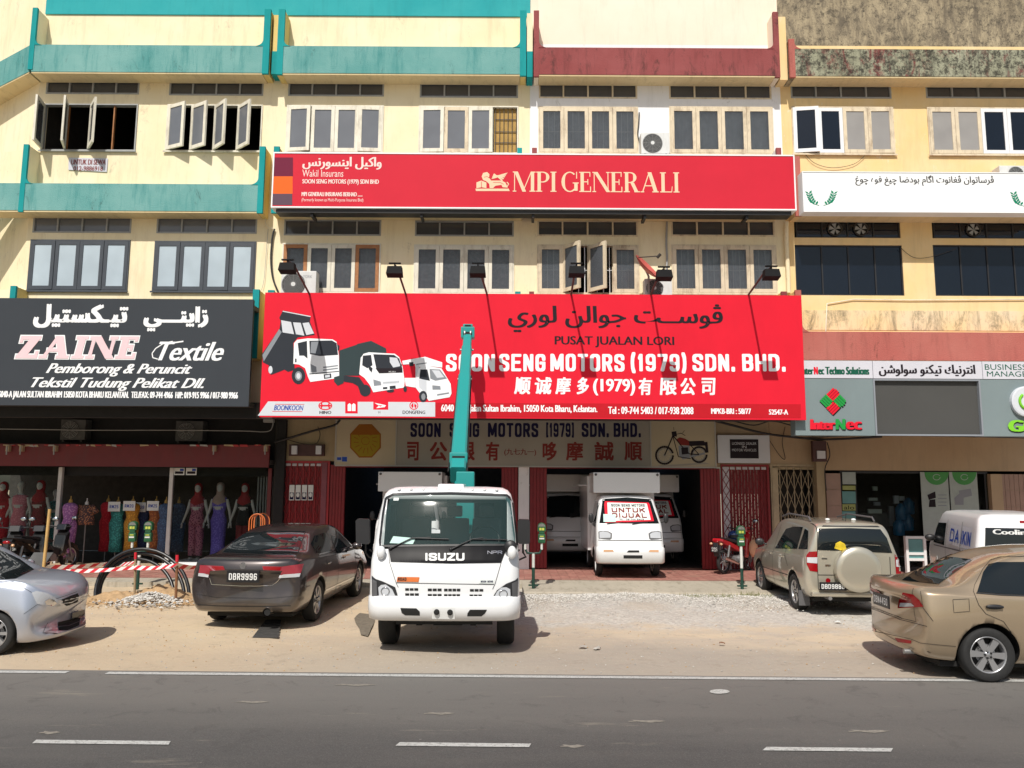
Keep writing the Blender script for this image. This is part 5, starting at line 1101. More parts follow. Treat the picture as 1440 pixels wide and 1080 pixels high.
# red satellite dish
c_ = P(911, 376, 17.2); t = thing('satellite_dish', 'faded red satellite dish tilted above the red motor sign', 'satellite dish', (c_.x + .2, 17.4, c_.z - .5)); mat('dish_red', (.55, .12, .10), .5, var=.15)
mb = MB(); n_ = Vector((.62, -.40, .62)).normalized(); u_ = n_.cross(Vector((0, 0, 1))).normalized(); v_ = n_.cross(u_); rg = []
for i in range(6):
    for k in range(24): rr = .34 * i / 5; a = k * math.pi / 12; rg.append(c_ + u_ * rr * math.cos(a) + v_ * rr * math.sin(a) * 1.15 + n_ * (.10 * (i / 5) ** 2 - .08))
mb.add(rg, [(i * 24 + k, i * 24 + (k + 1) % 24, (i + 1) * 24 + (k + 1) % 24, (i + 1) * 24 + k) for i in range(5) for k in range(24)], 'dish_red', True); mb.add([p - n_ * .012 for p in rg], [(i * 24 + k, (i + 1) * 24 + k, (i + 1) * 24 + (k + 1) % 24, i * 24 + (k + 1) % 24) for i in range(5) for k in range(24)], 'dish_red', True); mb.build('dish', None, t, world=True, fix=False)
mb = MB(); lnb = c_ + n_ * .34; mb.tube([c_ - v_ * .34, lnb], .012, 'iron', 6); mb.tube([lnb - n_ * .05, lnb + n_ * .06], .035, 'iron', 8); mb.build('feed_arm', None, t, world=True)
mb = MB(); mb.tube([c_ - n_ * .07, (c_.x + .05, 17.4, c_.z - .15), (c_.x + .05, 17.45, c_.z - .7)], .025, 'grey_frame', 8); mb.build('mast', None, t, world=True)
# ------------------------------------------------------------------ cables, pipes, meters
def cable(pts, r, lab, m='black_trim', Ys=None, name='cable', seg=6):
    q = [P(p[0], p[1], p[2] if len(p) > 2 else Ys) for p in pts]; o = []
    for i in range(len(q) - 1):
        p0, p1, p2, p3 = q[max(i - 1, 0)], q[i], q[i + 1], q[min(i + 2, len(q) - 1)]
        for k in range(5):
            s = k / 5; o.append(.5 * ((2 * p1) + (p2 - p0) * s + (2 * p0 - 5 * p1 + 4 * p2 - p3) * s * s + (3 * p1 - p0 - 3 * p2 + p3) * s ** 3))
    o.append(q[-1]); mb = MB(); mb.tube(o, r, m, seg); b = mb.build(name); return tag(b, lab, 'cable')
cable([(386, 322), (383, 335), (381, 365), (384, 392), (392, 412)], .022, 'black cable hanging down the wall left of the white outdoor unit', Ys=YW - .05)
cable([(375, 298), (373, 312), (378, 320), (384, 321)], .008, 'pale wire dropping from the teal ledge', 'white_frame', YW - .05); cable([(377, 322), (374, 360), (371, 395), (366, 412)], .005, 'thin wire along the corner of the cream houses', 'grey_frame', YW - .05)
cable([(899, 158), (898, 175), (897, 190), (901, 206)], .014, 'dark pipe beside the top floor outdoor unit', Ys=YW - .04)
cable([(938, 312), (937, 340), (938, 366), (936, 392)], .025, 'grey downpipe beside the red satellite dish', 'grey_frame', YW - .05)
cable([(1106, 312), (1106, 340), (1108, 380), (1109, 412)], .05, 'beige rainwater pipe at the edge of the yellow house', 'cream', YW - .08, seg=10)
cable([(1130, 214), (1145, 229), (1170, 236), (1200, 231), (1216, 219)], .006, 'thin wire sagging over the yellow wall above the white sign', 'iron', YW - .04); cable([(1266, 348), (1285, 362), (1310, 361), (1345, 350)], .006, 'thin wire sagging between the black windows', 'iron', YW - .04)
cable([(1006, 592), (1030, 598), (1060, 606), (1085, 611), (1110, 614), (1160, 618), (1240, 614)], .03, 'thick black cable bundle drooping above the lattice gates', Ys=YS - .25)
cable([(1010, 592), (1030, 592), (1060, 598), (1085, 592), (1112, 598)], .016, 'black cable sagging just under the red sign', Ys=YS - .3); cable([(1080, 616), (1096, 640), (1104, 645), (1100, 622), (1104, 600)], .008, 'thin looping wire beside the dealer plate', 'iron', YS - .05)
cable([(386, 622), (410, 615), (440, 606), (470, 598), (478, 590)], .03, 'thick dark cable rising across the wall over the sticker gate', Ys=YS - .2); cable([(398, 616), (425, 624), (444, 624), (450, 612), (447, 600)], .01, 'loose wire loop above the meter board', 'iron', YS - .1)
cable([(-20, 603), (60, 604), (140, 605), (250, 605), (340, 606), (375, 607), (383, 600), (384, 590)], .012, 'pale conduit running through the dark void over the textile shop', 'grey_frame', YS - .3)
cable([(1120, 616), (1200, 613), (1300, 613), (1440, 616)], .012, 'black cable under the computer shop sign', Ys=YS - .6); cable([(1163, 622), (1167, 640), (1160, 660), (1162, 690)], .012, 'cable curling down from the meter box', Ys=YS - .25)
mat('meter_brown', (.07, .03, .03), .6, var=.2)
t = thing('meter_board', 'dark meter board with two white meters over the stickered red gate', 'meter board', P(430, 640, YS - .1)); x0, z0, x1, z1 = prect(406, 625, 456, 641, YS - .1); mb = MB(); mb.box(x0, x1, YS - .1, YS - .002, z0, z1, 'meter_brown'); mb.build('board', None, t, world=True)
for px in (415, 449): r_ = prect(px - 4, 627, px + 4, 639, YS - .1); mb = MB(); mb.bbox(r_[0], r_[2], YS - .2, YS - .102, r_[1], r_[3], .01, 's_lightgrey'); mb.build('meter', None, t, world=True)
t = thing('meter_box', 'brown meter box with a white meter on the plastered pillar', 'meter box', P(1153, 648, YS - .35)); x0, z0, x1, z1 = prect(1144, 620, 1162, 649, YS - .35); mb = MB(); mb.bbox(x0, x1, YS - .35, YS - .21, z0, z1, .01, 'meter_brown'); mb.build('box', None, t, world=True); r_ = prect(1149, 634, 1160, 645, YS - .36); mb = MB(); mb.bbox(r_[0], r_[2], YS - .39, YS - .352, r_[1], r_[3], .006, 's_lightgrey'); mb.build('meter', None, t, world=True)
# junction box
t = thing('junction_box', 'grey junction box fixed under the ceiling at the black pillar', 'junction box', P(378, 592, YS - .3)); r_ = prect(370, 586, 385, 594, YS - .3); mb = MB(); mb.bbox(r_[0], r_[2], YS - .3, YS - .2, r_[1], r_[3], .01, 'grey_frame'); mb.build('box', None, t, world=True)
# ------------------------------------------------------------------ vehicles
def paint(name, c, metal=.55, rough=.32, coat=1.0, dirtc=(.35, .28, .2)):
    t = NT(name); c = lin(c); f = t.noise(900, det=1, obj=True)
    a = t.ramp(f, [(.35, tuple(x * .93 for x in c)), (.65, tuple(min(1, x * 1.07) for x in c))])
    sp = t.n('ShaderNodeSeparateXYZ'); g = t.n('ShaderNodeTexCoord'); t.l(g.outputs['Object'], sp.inputs[0])
    low = t.ramp(t.math('ADD', sp.outputs[2], t.math('MULTIPLY', t.noise(3, det=5, obj=True), .5)), [(.45, .5), (.85, 0.0)]); a = t.mix(low, a, t.mix(.6, a, dirtc))
    t.col(a); b = t.b.inputs; b['Metallic'].default_value = metal; b['Roughness'].default_value = rough; b['Coat Weight'].default_value = coat; b['Coat Roughness'].default_value = .04
    MATS[name] = t.m
paint('paint_grey', (.055, .046, .046)); paint('paint_champagne', (.52, .49, .40)); paint('paint_bronze', (.44, .34, .23)); paint('paint_silver', (.52, .56, .65)); paint('paint_white', (.78, .79, .80), 0.0, .35, .6); paint('paint_red', (.45, .012, .02), 0.0, .3, .8); paint('paint_black', (.012, .012, .013), 0.0, .3, .6); paint('crane_teal', (.008, .27, .26), 0.0, .5, .2, (.1, .3, .28))
glass('car_glass', (.010, .014, .016), .02, wav=.0); glass('wind_glass', (.05, .10, .10), .08, trans=.72, wav=.02); glass('lamp_clear', (.50, .52, .55), .12, wav=0); glass('lamp_red', (.26, .004, .008), .12, wav=0); glass('lamp_amber', (.6, .35, .2), .15, wav=0); glass('lamp_red_pale', (.30, .035, .05), .12, wav=0)
mat('rubber', (.018, .018, .018), .8, var=.2, scale=30, bump=.2, obj=True); mat('black_plastic', (.02, .02, .022), .45, var=.1); mat('panel_black', (.006, .006, .008), .35, var=0, spec=.12); mat('grey_plastic', (.10, .10, .105), .5, var=.1); mat('alloy', (.48, .48, .49), .3, .7, var=.06); mat('chrome', (.65, .65, .66), .12, 1.0, var=0); mat('under_black', (.010, .010, .010), .8, var=.2); mat('plate_black', (.012, .012, .014), .35, var=0); mat('plate_white', (.72, .73, .72), .5, var=0); mat('seam', (.01, .01, .01), .7, var=0); mat('mirror_glass', (.5, .55, .6), .05, 1.0, var=0); mat('steel', (.30, .30, .30), .4, .6, var=.1)
mat('sticker_orange', (.65, .16, .03), .5, var=0); mat('paper_mint', (.50, .72, .66), .7, var=.05); mat('paper_white', (.72, .76, .74), .7, var=.04); mat('yellow_plush', (.75, .55, .03), .9, var=.2, scale=20); mat('helmet_blue', (.02, .06, .22), .2, var=.05, coat=.8)
def pchip(xs, ys, x):
    n = len(xs)
    if x <= xs[0]: return ys[0]
    if x >= xs[-1]: return ys[-1]
    h = [xs[i + 1] - xs[i] for i in range(n - 1)]; d = [(ys[i + 1] - ys[i]) / h[i] for i in range(n - 1)]
    m = [d[0]] + [0 if d[i - 1] * d[i] <= 0 else 3 * (h[i - 1] + h[i]) / ((2 * h[i] + h[i - 1]) / d[i - 1] + (h[i] + 2 * h[i - 1]) / d[i]) for i in range(1, n - 1)] + [d[-1]]
    i = max(k for k in range(n - 1) if xs[k] <= x); t = (x - xs[i]) / h[i]
    return (2 * t ** 3 - 3 * t * t + 1) * ys[i] + (t ** 3 - 2 * t * t + t) * h[i] * m[i] + (-2 * t ** 3 + 3 * t * t) * ys[i + 1] + (t ** 3 - t * t) * h[i] * m[i + 1]
def crom(pts, sub):
    o = []
    for i in range(len(pts) - 1):
        p0, p1, p2, p3 = pts[max(i - 1, 0)], pts[i], pts[i + 1], pts[min(i + 2, len(pts) - 1)]
        for k in range(sub):
            s = k / sub; o.append(tuple(.5 * (2 * b + (c - a) * s + (2 * a - 5 * b + 4 * c - d) * s * s + (3 * b - a - 3 * c + d) * s ** 3) for a, b, c, d in zip(p0, p1, p2, p3)))
    o.append(tuple(pts[-1])); return o
def to_obj(name, me, parent=None): return link(name, me, parent)
def boolean_cut(me, cutters, cm='under_black'):
    """cut cylinders (x, z, r, y0, y1) out of a closed mesh"""
    me.materials.append(M(cm)) if len(me.materials) < 2 else None
    o = bpy.data.objects.new('tmp', me); C.objects.link(o); mb = MB()
    for (x, z, r, y0, y1) in cutters:
        mb.m(cm); n = 40; vs = [(x + r * math.cos(2 * math.pi * k / n), y, z + r * math.sin(2 * math.pi * k / n)) for y in (y0, y1) for k in range(n)]
        mb.add(vs, [tuple(range(n)), tuple(range(2 * n - 1, n - 1, -1))] + [(k + n, (k + 1) % n + n, (k + 1) % n, k) for k in range(n)], cm)
    cme = mb.mesh('cut'); bm = bmesh.new(); bm.from_mesh(cme); bmesh.ops.recalc_face_normals(bm, faces=bm.faces[:]); bm.to_mesh(cme); bm.free()
    c = bpy.data.objects.new('cut', cme); C.objects.link(c)
    md = o.modifiers.new('b', 'BOOLEAN'); md.operation = 'DIFFERENCE'; md.object = c; md.solver = 'EXACT'; md.material_mode = 'TRANSFER'
    dg = bpy.context.evaluated_depsgraph_get(); dg.update(); out = bpy.data.meshes.new_from_object(o.evaluated_get(dg))
    bpy.data.objects.remove(o); bpy.data.objects.remove(c)
    return out
class Car:
    def __init__(s, name, label, cat, loc, rotz, group=None, scale=1.0):
        s.t = thing(name, label, cat, loc, rotz, group); sc3 = scale if isinstance(scale, tuple) else (scale,) * 3; s.t.scale = sc3
        s.mw = Matrix.Translation(loc) @ Matrix.Rotation(rotz, 4, 'Z') @ Matrix.Diagonal((*sc3, 1)); s.inv = s.mw.inverted(); s.parts = {}
        s.cam = s.inv @ Vector((0, 0, EYE))
    def loft(s, st, material, nx=90, bf=.10, br=.08, cut=(), name='body', sub=4, fr=.35):
        xs = [q[0] for q in st]; L0, L1 = xs[0], xs[-1]; cols = list(zip(*st)); rings = []
        sx = sorted(set([L0 + (L1 - L0) * (i / nx) for i in range(nx + 1)] + [L0 + d for d in (.01, .025, .05)] + [L1 - d for d in (.01, .025, .05)]))
        for x in sx:
            zb, wb, wm, zs, ws, zt, wt = [pchip(xs, c, x) for c in cols[1:8]]
            hh = zt - zs
            key = [(0, zb), (wb * .8, zb), (wb, zb + .035), (wb + (wm - wb) * .8, zb + (zs - zb) * .28), (wm, zb + (zs - zb) * .62), (ws + .012, zs - .035), (ws - .01, zs + min(.02, hh * .2)),
                   (ws + (wt - ws) * .55, zs + hh * .55), (wt + .01, zt - min(.06, hh * .22)), (wt * .82, zt - min(.02, hh * .1)), (wt * .4, zt - .002), (0, zt)]
            half = crom(key, sub); W = max(wm, .1); ring = []
            for (y, z) in half + [(-y, z) for y, z in half[-2:0:-1]]:
                u = min(1, abs(y) / W); xx = x
                if x > L1 - fr: xx -= bf * u ** 2.6 * ((x - (L1 - fr)) / fr)
                if x < L0 + fr: xx += br * u ** 2.6 * ((L0 + fr - x) / fr)
                ring.append((xx, y, z))
            rings.append(ring)
        n = len(rings[0]); mb = MB(); vs = [p for r in rings for p in r]
        mb.add(vs, [(i * n + k, i * n + (k + 1) % n, (i + 1) * n + (k + 1) % n, (i + 1) * n + k) for i in range(len(rings) - 1) for k in range(n)], material, True)
        mb.f += [tuple(range(n))[::-1], tuple(range((len(rings) - 1) * n, len(rings) * n))]; mb.mi += [0, 0]; mb.sm += [True, True]
        return s.finish(mb, cut, name)
    def rings(s, rg, material, cut=(), name='body', nseg=10, bulge=.06, cap=True):
        """rg: (z, x_front, x_rear, half_width, corner radius, bulge) horizontal rings, bottom to top"""
        R_ = []
        for (z, xf, xr, w, rc, b) in rg:
            pts = []; rc = min(rc, w * .98)
            def corner(cx, cy, a0):
                return [(cx + rc * math.cos(R(a0 + 90 * k / 6)), cy + rc * math.sin(R(a0 + 90 * k / 6))) for k in range(7)]
            pts += corner(xf - rc, w - rc, 0)[::-1][::-1]
            side = [(xf - rc - (xf - xr - 2 * min(rc, .08)) * k / nseg, w) for k in range(1, nseg)]
            pts += side; rr = min(rc, .08)
            pts += [(xr + rr + rr * math.cos(R(90 + 90 * k / 4)), w - rr + rr * math.sin(R(90 + 90 * k / 4))) for k in range(5)]
            pts += [(xr, (w - rr) * (1 - 2 * k / nseg)) for k in range(1, nseg)]
            pts += [(xr + rr + rr * math.cos(R(180 + 90 * k / 4)), -w + rr + rr * math.sin(R(180 + 90 * k / 4))) for k in range(5)]
            pts += [(x, -y) for x, y in side[::-1]]; pts += [(xf - rc + rc * math.cos(R(270 + 90 * k / 6)), -w + rc + rc * math.sin(R(270 + 90 * k / 6))) for k in range(7)]
            pts += [(xf, (-w + rc) * (1 - 2 * k / nseg)) for k in range(1, nseg)]
            R_.append([(x - (b * (y / w) ** 2 if x > (xf + xr) / 2 else 0), y, z) for x, y in pts])
        n = len(R_[0]); mb = MB(); mb.add([p for r in R_ for p in r], [(i * n + k, i * n + (k + 1) % n, (i + 1) * n + (k + 1) % n, (i + 1) * n + k) for i in range(len(R_) - 1) for k in range(n)], material, True)
        mb.f += [tuple(range(n))[::-1], tuple(range((len(R_) - 1) * n, len(R_) * n))]; mb.mi += [0, 0]; mb.sm += [True, True]
        return s.finish(mb, cut, name)
    def finish(s, mb, cut, name):
        me = mb.mesh(name); bm = bmesh.new(); bm.from_mesh(me); bmesh.ops.remove_doubles(bm, verts=bm.verts[:], dist=.0004); bmesh.ops.recalc_face_normals(bm, faces=bm.faces[:]); bm.to_mesh(me); bm.free()
        if cut: me = boolean_cut(me, cut)
        o = link(name, me, s.t); bm = bmesh.new(); bm.from_mesh(me); s.bvh = BVHTree.FromBMesh(bm); s.body = o; bm.free()
        return o
    def grid(s, pts, step):
        vs = [Vector(p) for p in pts]; n = len(vs); x0 = min(v.x for v in vs); x1 = max(v.x for v in vs); y0 = min(v.y for v in vs); y1 = max(v.y for v in vs); nb = []
        ed = []; bd = []
        for i in range(n):
            a, b = vs[i], vs[(i + 1) % n]; k = max(1, int((b - a).length / step))
            for j in range(k): bd.append(a.lerp(b, j / k))
        m = len(bd); ed = [(i, (i + 1) % m) for i in range(m)]
        def ins(p):
            c = False
            for i in range(n):
                a, b = vs[i], vs[(i + 1) % n]
                if (a.y > p[1]) != (b.y > p[1]) and p[0] < (b.x - a.x) * (p[1] - a.y) / (b.y - a.y) + a.x: c = not c
            return c
        gx = x0 + step / 2
        while gx < x1:
            gy = y0 + step / 2
            while gy < y1:
                if ins((gx, gy)) and all((Vector((gx, gy)) - q).length > step * .3 for q in bd): nb.append(Vector((gx, gy)))
                gy += step
            gx += step
        v, e, f, *_ = delaunay_2d_cdt(bd + nb, ed, [], 1, 1e-7); return v, f
    def proj(s, v, off, mode, near=False):
        if mode == 'px':
            d = (s.inv.to_3x3() @ ray(v[0], v[1])).normalized(); o = s.cam
        elif mode == 'front': o = Vector((6, v[0], v[1])); d = Vector((-1, 0, 0))
        elif mode == 'rear': o = Vector((-6, v[0], v[1])); d = Vector((1, 0, 0))
        elif mode == 'left': o = Vector((v[0], 4, v[1])); d = Vector((0, -1, 0))
        elif mode == 'right': o = Vector((v[0], -4, v[1])); d = Vector((0, 1, 0))
        else: o = Vector((v[0], v[1], 5)); d = Vector((0, 0, -1))
        h = s.bvh.ray_cast(o, d)
        if h[0] is None:
            q = o + d * 6; q = s.bvh.find_nearest(o + d * (-o).dot(d)); return q[0] + q[1] * off
        return h[0] + h[1] * off
    def decal(s, name, pts, material, off=.005, mode='px', step=None, mirror=False, label=None, parent=None, thick=0):
        step = step or (4 if mode == 'px' else .07); v, f = s.grid(pts, step); q = [s.proj(a, off, mode) for a in v]
        mb = MB(); mb.add(q, [tuple(t) for t in f], material, True)
        if mirror: m2 = MB(); m2.add([Vector((a.x, -a.y, a.z)) for a in q], [tuple(t)[::-1] for t in f], material, True); m2.build(name, None, parent or s.t, label, fix=False)
        return mb.build(name, None, parent or s.t, label, fix=False)
    def strip(s, name, pts, w, material, off=.006, mode='px', mirror=False, mb=None, closed=False):
        own = mb is None; mb = mb or MB(); off = max(off, .006); step = 4 if mode == 'px' else .035; p = [Vector(a) for a in pts]; d = []
        if closed: p.append(p[0])
        for i in range(len(p) - 1):
            k = max(1, int((p[i + 1] - p[i]).length / step)); d += [p[i].lerp(p[i + 1], j / k) for j in range(k)]
        d.append(p[-1]); L = []
        for i, a in enumerate(d):
            t = (d[min(i + 1, len(d) - 1)] - d[max(i - 1, 0)]).normalized(); n = Vector((-t.y, t.x)) * w / 2; L.append((s.proj(a - n, off, mode), s.proj(a + n, off, mode)))
        for sg in ((1, -1) if mirror else (1,)):
            vs = [Vector((q.x, q.y * sg, q.z)) for ab in L for q in ab]; mb.add(vs, [(2 * i, 2 * i + 1, 2 * i + 3, 2 * i + 2) for i in range(len(L) - 1)], material)
        if own: return mb.build(name, None, s.t, fix=False)
    def wheel(s, x, y, r, w=.2, rr=None, spokes=5, rim='alloy', steer=0, solid=False, sw=.09):
        sd = 1 if y > 0 else -1; rr = rr or r * .66; key = ('wheel', r, w, rr, spokes, rim, sd, solid)
        if key not in _CM:
            mb = MB(); mb.lathe([(rr, -w / 2 + .02), (r * .9, -w / 2), (r - .012, -w / 2 + .02), (r, -w / 2 + .05), (r, w / 2 - .05), (r - .012, w / 2 - .02), (r * .9, w / 2), (rr, w / 2 - .02), (rr, -w / 2 + .02)], (0, 0, 0), 'y', 'rubber', 40, caps=False)
            me = mb.mesh('tyre'); q = MB(); o = sd * (w / 2 - .025)
            q.lathe([(rr, o - sd * .12), (rr, o), (rr * .95, o + sd * .008), (rr * .9, o - sd * .01), (rr * .88, o - sd * .10)], (0, 0, 0), 'y', rim, 36, caps=False)
            q.lathe([(rr * .88, o - sd * .09), (.001, o - sd * .085)], (0, 0, 0), 'y', 'under_black', 24, smooth=False, caps=False); q.lathe([(rr * .55, o - sd * .07), (.001, o - sd * .065)], (0, 0, 0), 'y', 'steel', 24, smooth=False, caps=False)
            q.lathe([(rr * .24, o - sd * .06), (rr * .22, o - sd * .012), (rr * .12, o), (.001, o + sd * .002)], (0, 0, 0), 'y', rim, 18, caps=False)
            if solid: q.lathe([(rr * .9, o - sd * .015), (rr * .6, o - sd * .05), (rr * .3, o - sd * .01), (.001, o)], (0, 0, 0), 'y', rim, 24, caps=False)
            else:
                for k in range(spokes):
                    a = 2 * math.pi * k / spokes; ca, sa = math.cos(a), math.sin(a); vs = []
                    for (rad, hw, dp) in ((rr * .15, sw * rr * 1.5, -.012), (rr * .92, sw * rr * 2.3, -.008)):
                        for (hh, yy) in ((-hw, dp), (hw, dp), (hw * .8, dp - .05), (-hw * .8, dp - .05)): vs.append((rad * ca - hh * sa, o + sd * yy, rad * sa + hh * ca))
                    q.add(vs, [(0, 1, 5, 4), (1, 2, 6, 5), (2, 3, 7, 6), (3, 0, 4, 7), (0, 3, 2, 1), (4, 5, 6, 7)], rim)
                for k in range(5): a = 2 * math.pi * (k + .5) / 5; q.lathe([(.012, o - sd * .02), (.012, o + sd * .004)], (rr * .17 * math.cos(a), 0, rr * .17 * math.sin(a)), 'y', 'under_black', 6)
            rm = q.mesh('rim'); _CM[key] = (me, rm)
        me, rm = _CM[key]; o = link('wheel', me, s.t); o.location = (x, y, r); o.rotation_euler = (0, rnd.uniform(0, 1), R(steer)); link('rim', rm, o); return o
    def part(s, name, mb, material=None, label=None, parent=None): return mb.build(name, material, parent or s.t, label)
    def mirrorpair(s, x, y, z, m='black_plastic', sx=.06, sy=.10, sz=.07):
        for sg in (1, -1):
            mb = MB(); mb.ball((x, sg * (y + .10), z), 1, m, 14, sx, sy, sz); mb.tube([(x - .02, sg * (y - .03), z - .04), (x, sg * (y + .06), z - .02)], .022, m, 6); o = s.part('side_mirror', mb)
def plate(car, x, y, z, w, h, text, face, m='plate_white', bg='plate_black', tilt=0):
    """number plate; face = +1 looks forward, -1 looks back"""
    mb = MB(); mb.bbox(x - .008, x + .008, y - w / 2, y + w / 2, z - h / 2, z + h / 2, .004, bg); p = car.part('number_plate', mb); mb = MB()
    cv = (lambda a, b, l: (x + face * (.008 + l), -face * -a + y if face > 0 else y - a, b))
    block(mb, text, (-w * .43, z - h * .28, w * .43, z + h * .28), .16, m, cv, .3); mb.build('lettering', None, p, fix=False)
# ================================================================== crane truck
tr = Car('crane_truck', 'white light truck with teal crane boom parked nose out in front of the red sign', 'truck', (-.87, 10.35 + 1.1, 0), R(-90 + 1.0))
# local: x forward, front axle at x = 0, cab front at x = 1.1
WC = .965
cab = tr.rings([(.50, 1.06, -.55, WC - .03, .16, .05), (.60, 1.10, -.55, WC, .13, .06), (.95, 1.09, -.55, WC, .13, .07), (1.18, 1.06, -.55, WC - .002, .13, .08), (1.32, 1.00, -.55, WC - .015, .13, .09),
                (1.50, .93, -.55, WC - .03, .13, .09), (1.75, .83, -.55, WC - .055, .13, .09), (1.95, .74, -.55, WC - .085, .13, .09), (2.04, .68, -.55, WC - .11, .13, .08), (2.09, .60, -.52, WC - .15, .13, .07), (2.125, .48, -.45, WC - .22, .13, .06), (2.14, .2, -.3, WC - .45, .13, .03)],
               'paint_white', [(.1, .38, .52, WC - .32, 1.2), (.1, .38, .52, -1.2, -WC + .32)], 'cab')
q = lambda s_: [(500 + float(a) / 4.154, 660 + float(b) / 4.154) for a, b in (p.split(',') for p in s_.split())]
def carve(o, pts_xz, y0, y1, m):
    """hollow out a closed mesh with a profile in (x, z)"""
    mb = MB(); mb.prism(pts_xz, y0, y1, m); cm = mb.mesh('c'); bm = bmesh.new(); bm.from_mesh(cm); bmesh.ops.recalc_face_normals(bm, faces=bm.faces[:]); bm.to_mesh(cm); bm.free()
    a = bpy.data.objects.new('a', o.data); C.objects.link(a); b = bpy.data.objects.new('b', cm); C.objects.link(b); md = a.modifiers.new('b', 'BOOLEAN'); md.operation = 'DIFFERENCE'; md.object = b; md.solver = 'EXACT'; md.material_mode = 'TRANSFER'
    dg = bpy.context.evaluated_depsgraph_get(); dg.update(); o.data = bpy.data.meshes.new_from_object(a.evaluated_get(dg)); bpy.data.objects.remove(a); bpy.data.objects.remove(b)
carve(cab, [(-.47, .95), (.62, .95), (.78, 1.30), (1.4, 1.43), (1.4, 1.97), (.45, 1.97), (.3, 2.05), (-.47, 2.0)], -.80, .80, 'grey_plastic'); carve(cab, [(-.9, 1.45), (-.3, 1.45), (-.3, 1.9), (-.9, 1.9)], -.62, .62, 'black_plastic')
for sg in (-1, 1): carve(cab, [(-.32, 1.30), (.52, 1.28), (.47, 1.5), (.33, 1.88), (-.30, 1.88)], *( (.7, 1.1) if sg > 0 else (-1.1, -.7)), 'black_plastic')
mat('seat_cloth', (.10, .11, .12), .9, var=.15)
for yy in (-.5, .05, .52):
    mb = MB(); mb.bbox(-.42, .05, yy - .22, yy + .22, 1.05, 1.2, .04, 'seat_cloth'); mb.bbox(-.44, -.30, yy - .21, yy + .21, 1.2, 1.68, .04, 'seat_cloth'); mb.bbox(-.42, -.33, yy - .11, yy + .11, 1.70, 1.86, .03, 'seat_cloth'); tr.part('seat', mb)
mb = MB(); mb.bbox(.45, .76, -.79, .79, 1.15, 1.34, .04, 'black_plastic'); mb.bbox(.40, .60, .30, .70, 1.34, 1.40, .03, 'black_plastic'); tr.part('dashboard', mb)
mb = MB(); mb.tube([(.33 - .09 * math.sin(R(a)), .5 + .2 * math.cos(R(a)), 1.42 + .17 * math.sin(R(a))) for a in range(0, 360, 15)], .014, 'black_plastic', 6, closed=True); mb.tube([(.5, .5, 1.3), (.33, .5, 1.42)], .03, 'black_plastic', 8); mb.tube([(.33, .31, 1.42), (.33, .69, 1.42)], .012, 'black_plastic', 6); tr.part('steering_wheel', mb)
mb = MB(); mb.bbox(.52, .54, -.12, .12, 1.86, 1.92, .008, 'black_plastic'); mb.tube([(.53, 0, 1.92), (.56, 0, 1.99)], .008, 'black_plastic', 5); tr.part('rear_view_mirror', mb)
tr.strip('windscreen_seal', q('180,170 222,148 560,143 880,153 912,180 934,380 937,442 700,443 400,446 146,450 145,415 164,260'), 2.6, 'black_plastic', .014, closed=True)
tr.decal('windscreen', q('206,170 222,153 560,147 870,157 902,178 928,380 930,436 700,438 400,440 155,445 152,420 172,260'), 'wind_glass', .008, step=5)
tr.decal('front_panel', q('192,456 400,452 700,452 886,450 848,546 560,550 206,540'), 'panel_black', .007)
mb = MB(); cvf = lambda off: (lambda a, b, l: tr.proj((a, -b), off + l, 'px'))
block(mb, 'ISUZU', (500 + 407 / 4.154, -(660 + 535 / 4.154), 500 + 636 / 4.154, -(660 + 490 / 4.154)), .27, 'plate_white', cvf(.008), .12); mb.build('lettering', None, tr.t, 'large white maker lettering', fix=False)
mb = MB(); block(mb, 'NPR', (500 + 770 / 4.154, -(660 + 496 / 4.154), 500 + 856 / 4.154, -(660 + 477 / 4.154)), .2, 'chrome', cvf(.008), .12); mb.build('lettering', None, tr.t, fix=False)
for a in ('96,620 118,640 160,655 232,688 256,766 98,760', '948,632 930,648 880,668 826,706 782,776 944,776'): tr.decal('headlamp_housing', q(a), 'black_plastic', .006)
for a, b in (('134,690 150,675 178,672 215,700 240,754 140,752', '100,640 125,655 128,755 102,752'), ('902,700 880,688 850,690 825,715 800,765 905,765', '944,650 912,665 915,760 942,762')):
    tr.decal('headlamp', q(a), 'lamp_clear', .012, step=2.5); tr.decal('side_lamp', q(b), 'grey_plastic', .011)
mb = MB()
for cx, cy, r in ((175, 712, 24), (862, 728, 24)):
    pts = [tr.proj(p, .016, 'px') for p in [(500 + (cx + r * math.cos(k * .52)) / 4.154, 660 + (cy + r * math.sin(k * .52)) / 4.154) for k in range(12)]]; mb.tube(pts, .008, 'chrome', 5, closed=True)
tr.part('lamp_ring', mb)
seams = MB()
for s_ in ('192,456 198,540 236,660 250,690', '886,450 850,546 815,668 800,700', '236,662 540,668 808,672', '252,764 540,772 785,776'): tr.strip('', q(s_), .7, 'seam', .003, mb=seams)
tr.strip('', q('96,764 300,770 540,774 780,776 946,776'), 2.2, 'seam', .006, mb=seams); tr.part('panel_gap', seams)
slots = MB()
for rows in (((288, 368), (694, 708)), ((288, 372), (724, 738)), ((420, 505), (696, 711)), ((515, 614), (697, 712)), ((420, 505), (728, 743)), ((515, 612), (729, 745)), ((666, 748), (699, 713)), ((664, 740), (731, 746))):
    (a, b), (c, d) = rows; n = 3 if b - a < 90 else 4
    for k in range(n):
        u0 = a + (b - a) * (k + .08) / n; u1 = a + (b - a) * (k + .92) / n
        v, f = tr.grid(q(f'{u0},{c} {u1},{c} {u1},{d} {u0},{d}'), 4); slots.add([tr.proj(p, .006, 'px') for p in v], [tuple(t_) for t_ in f], 'under_black')
slots.build('grille_slot', None, tr.t, fix=False)
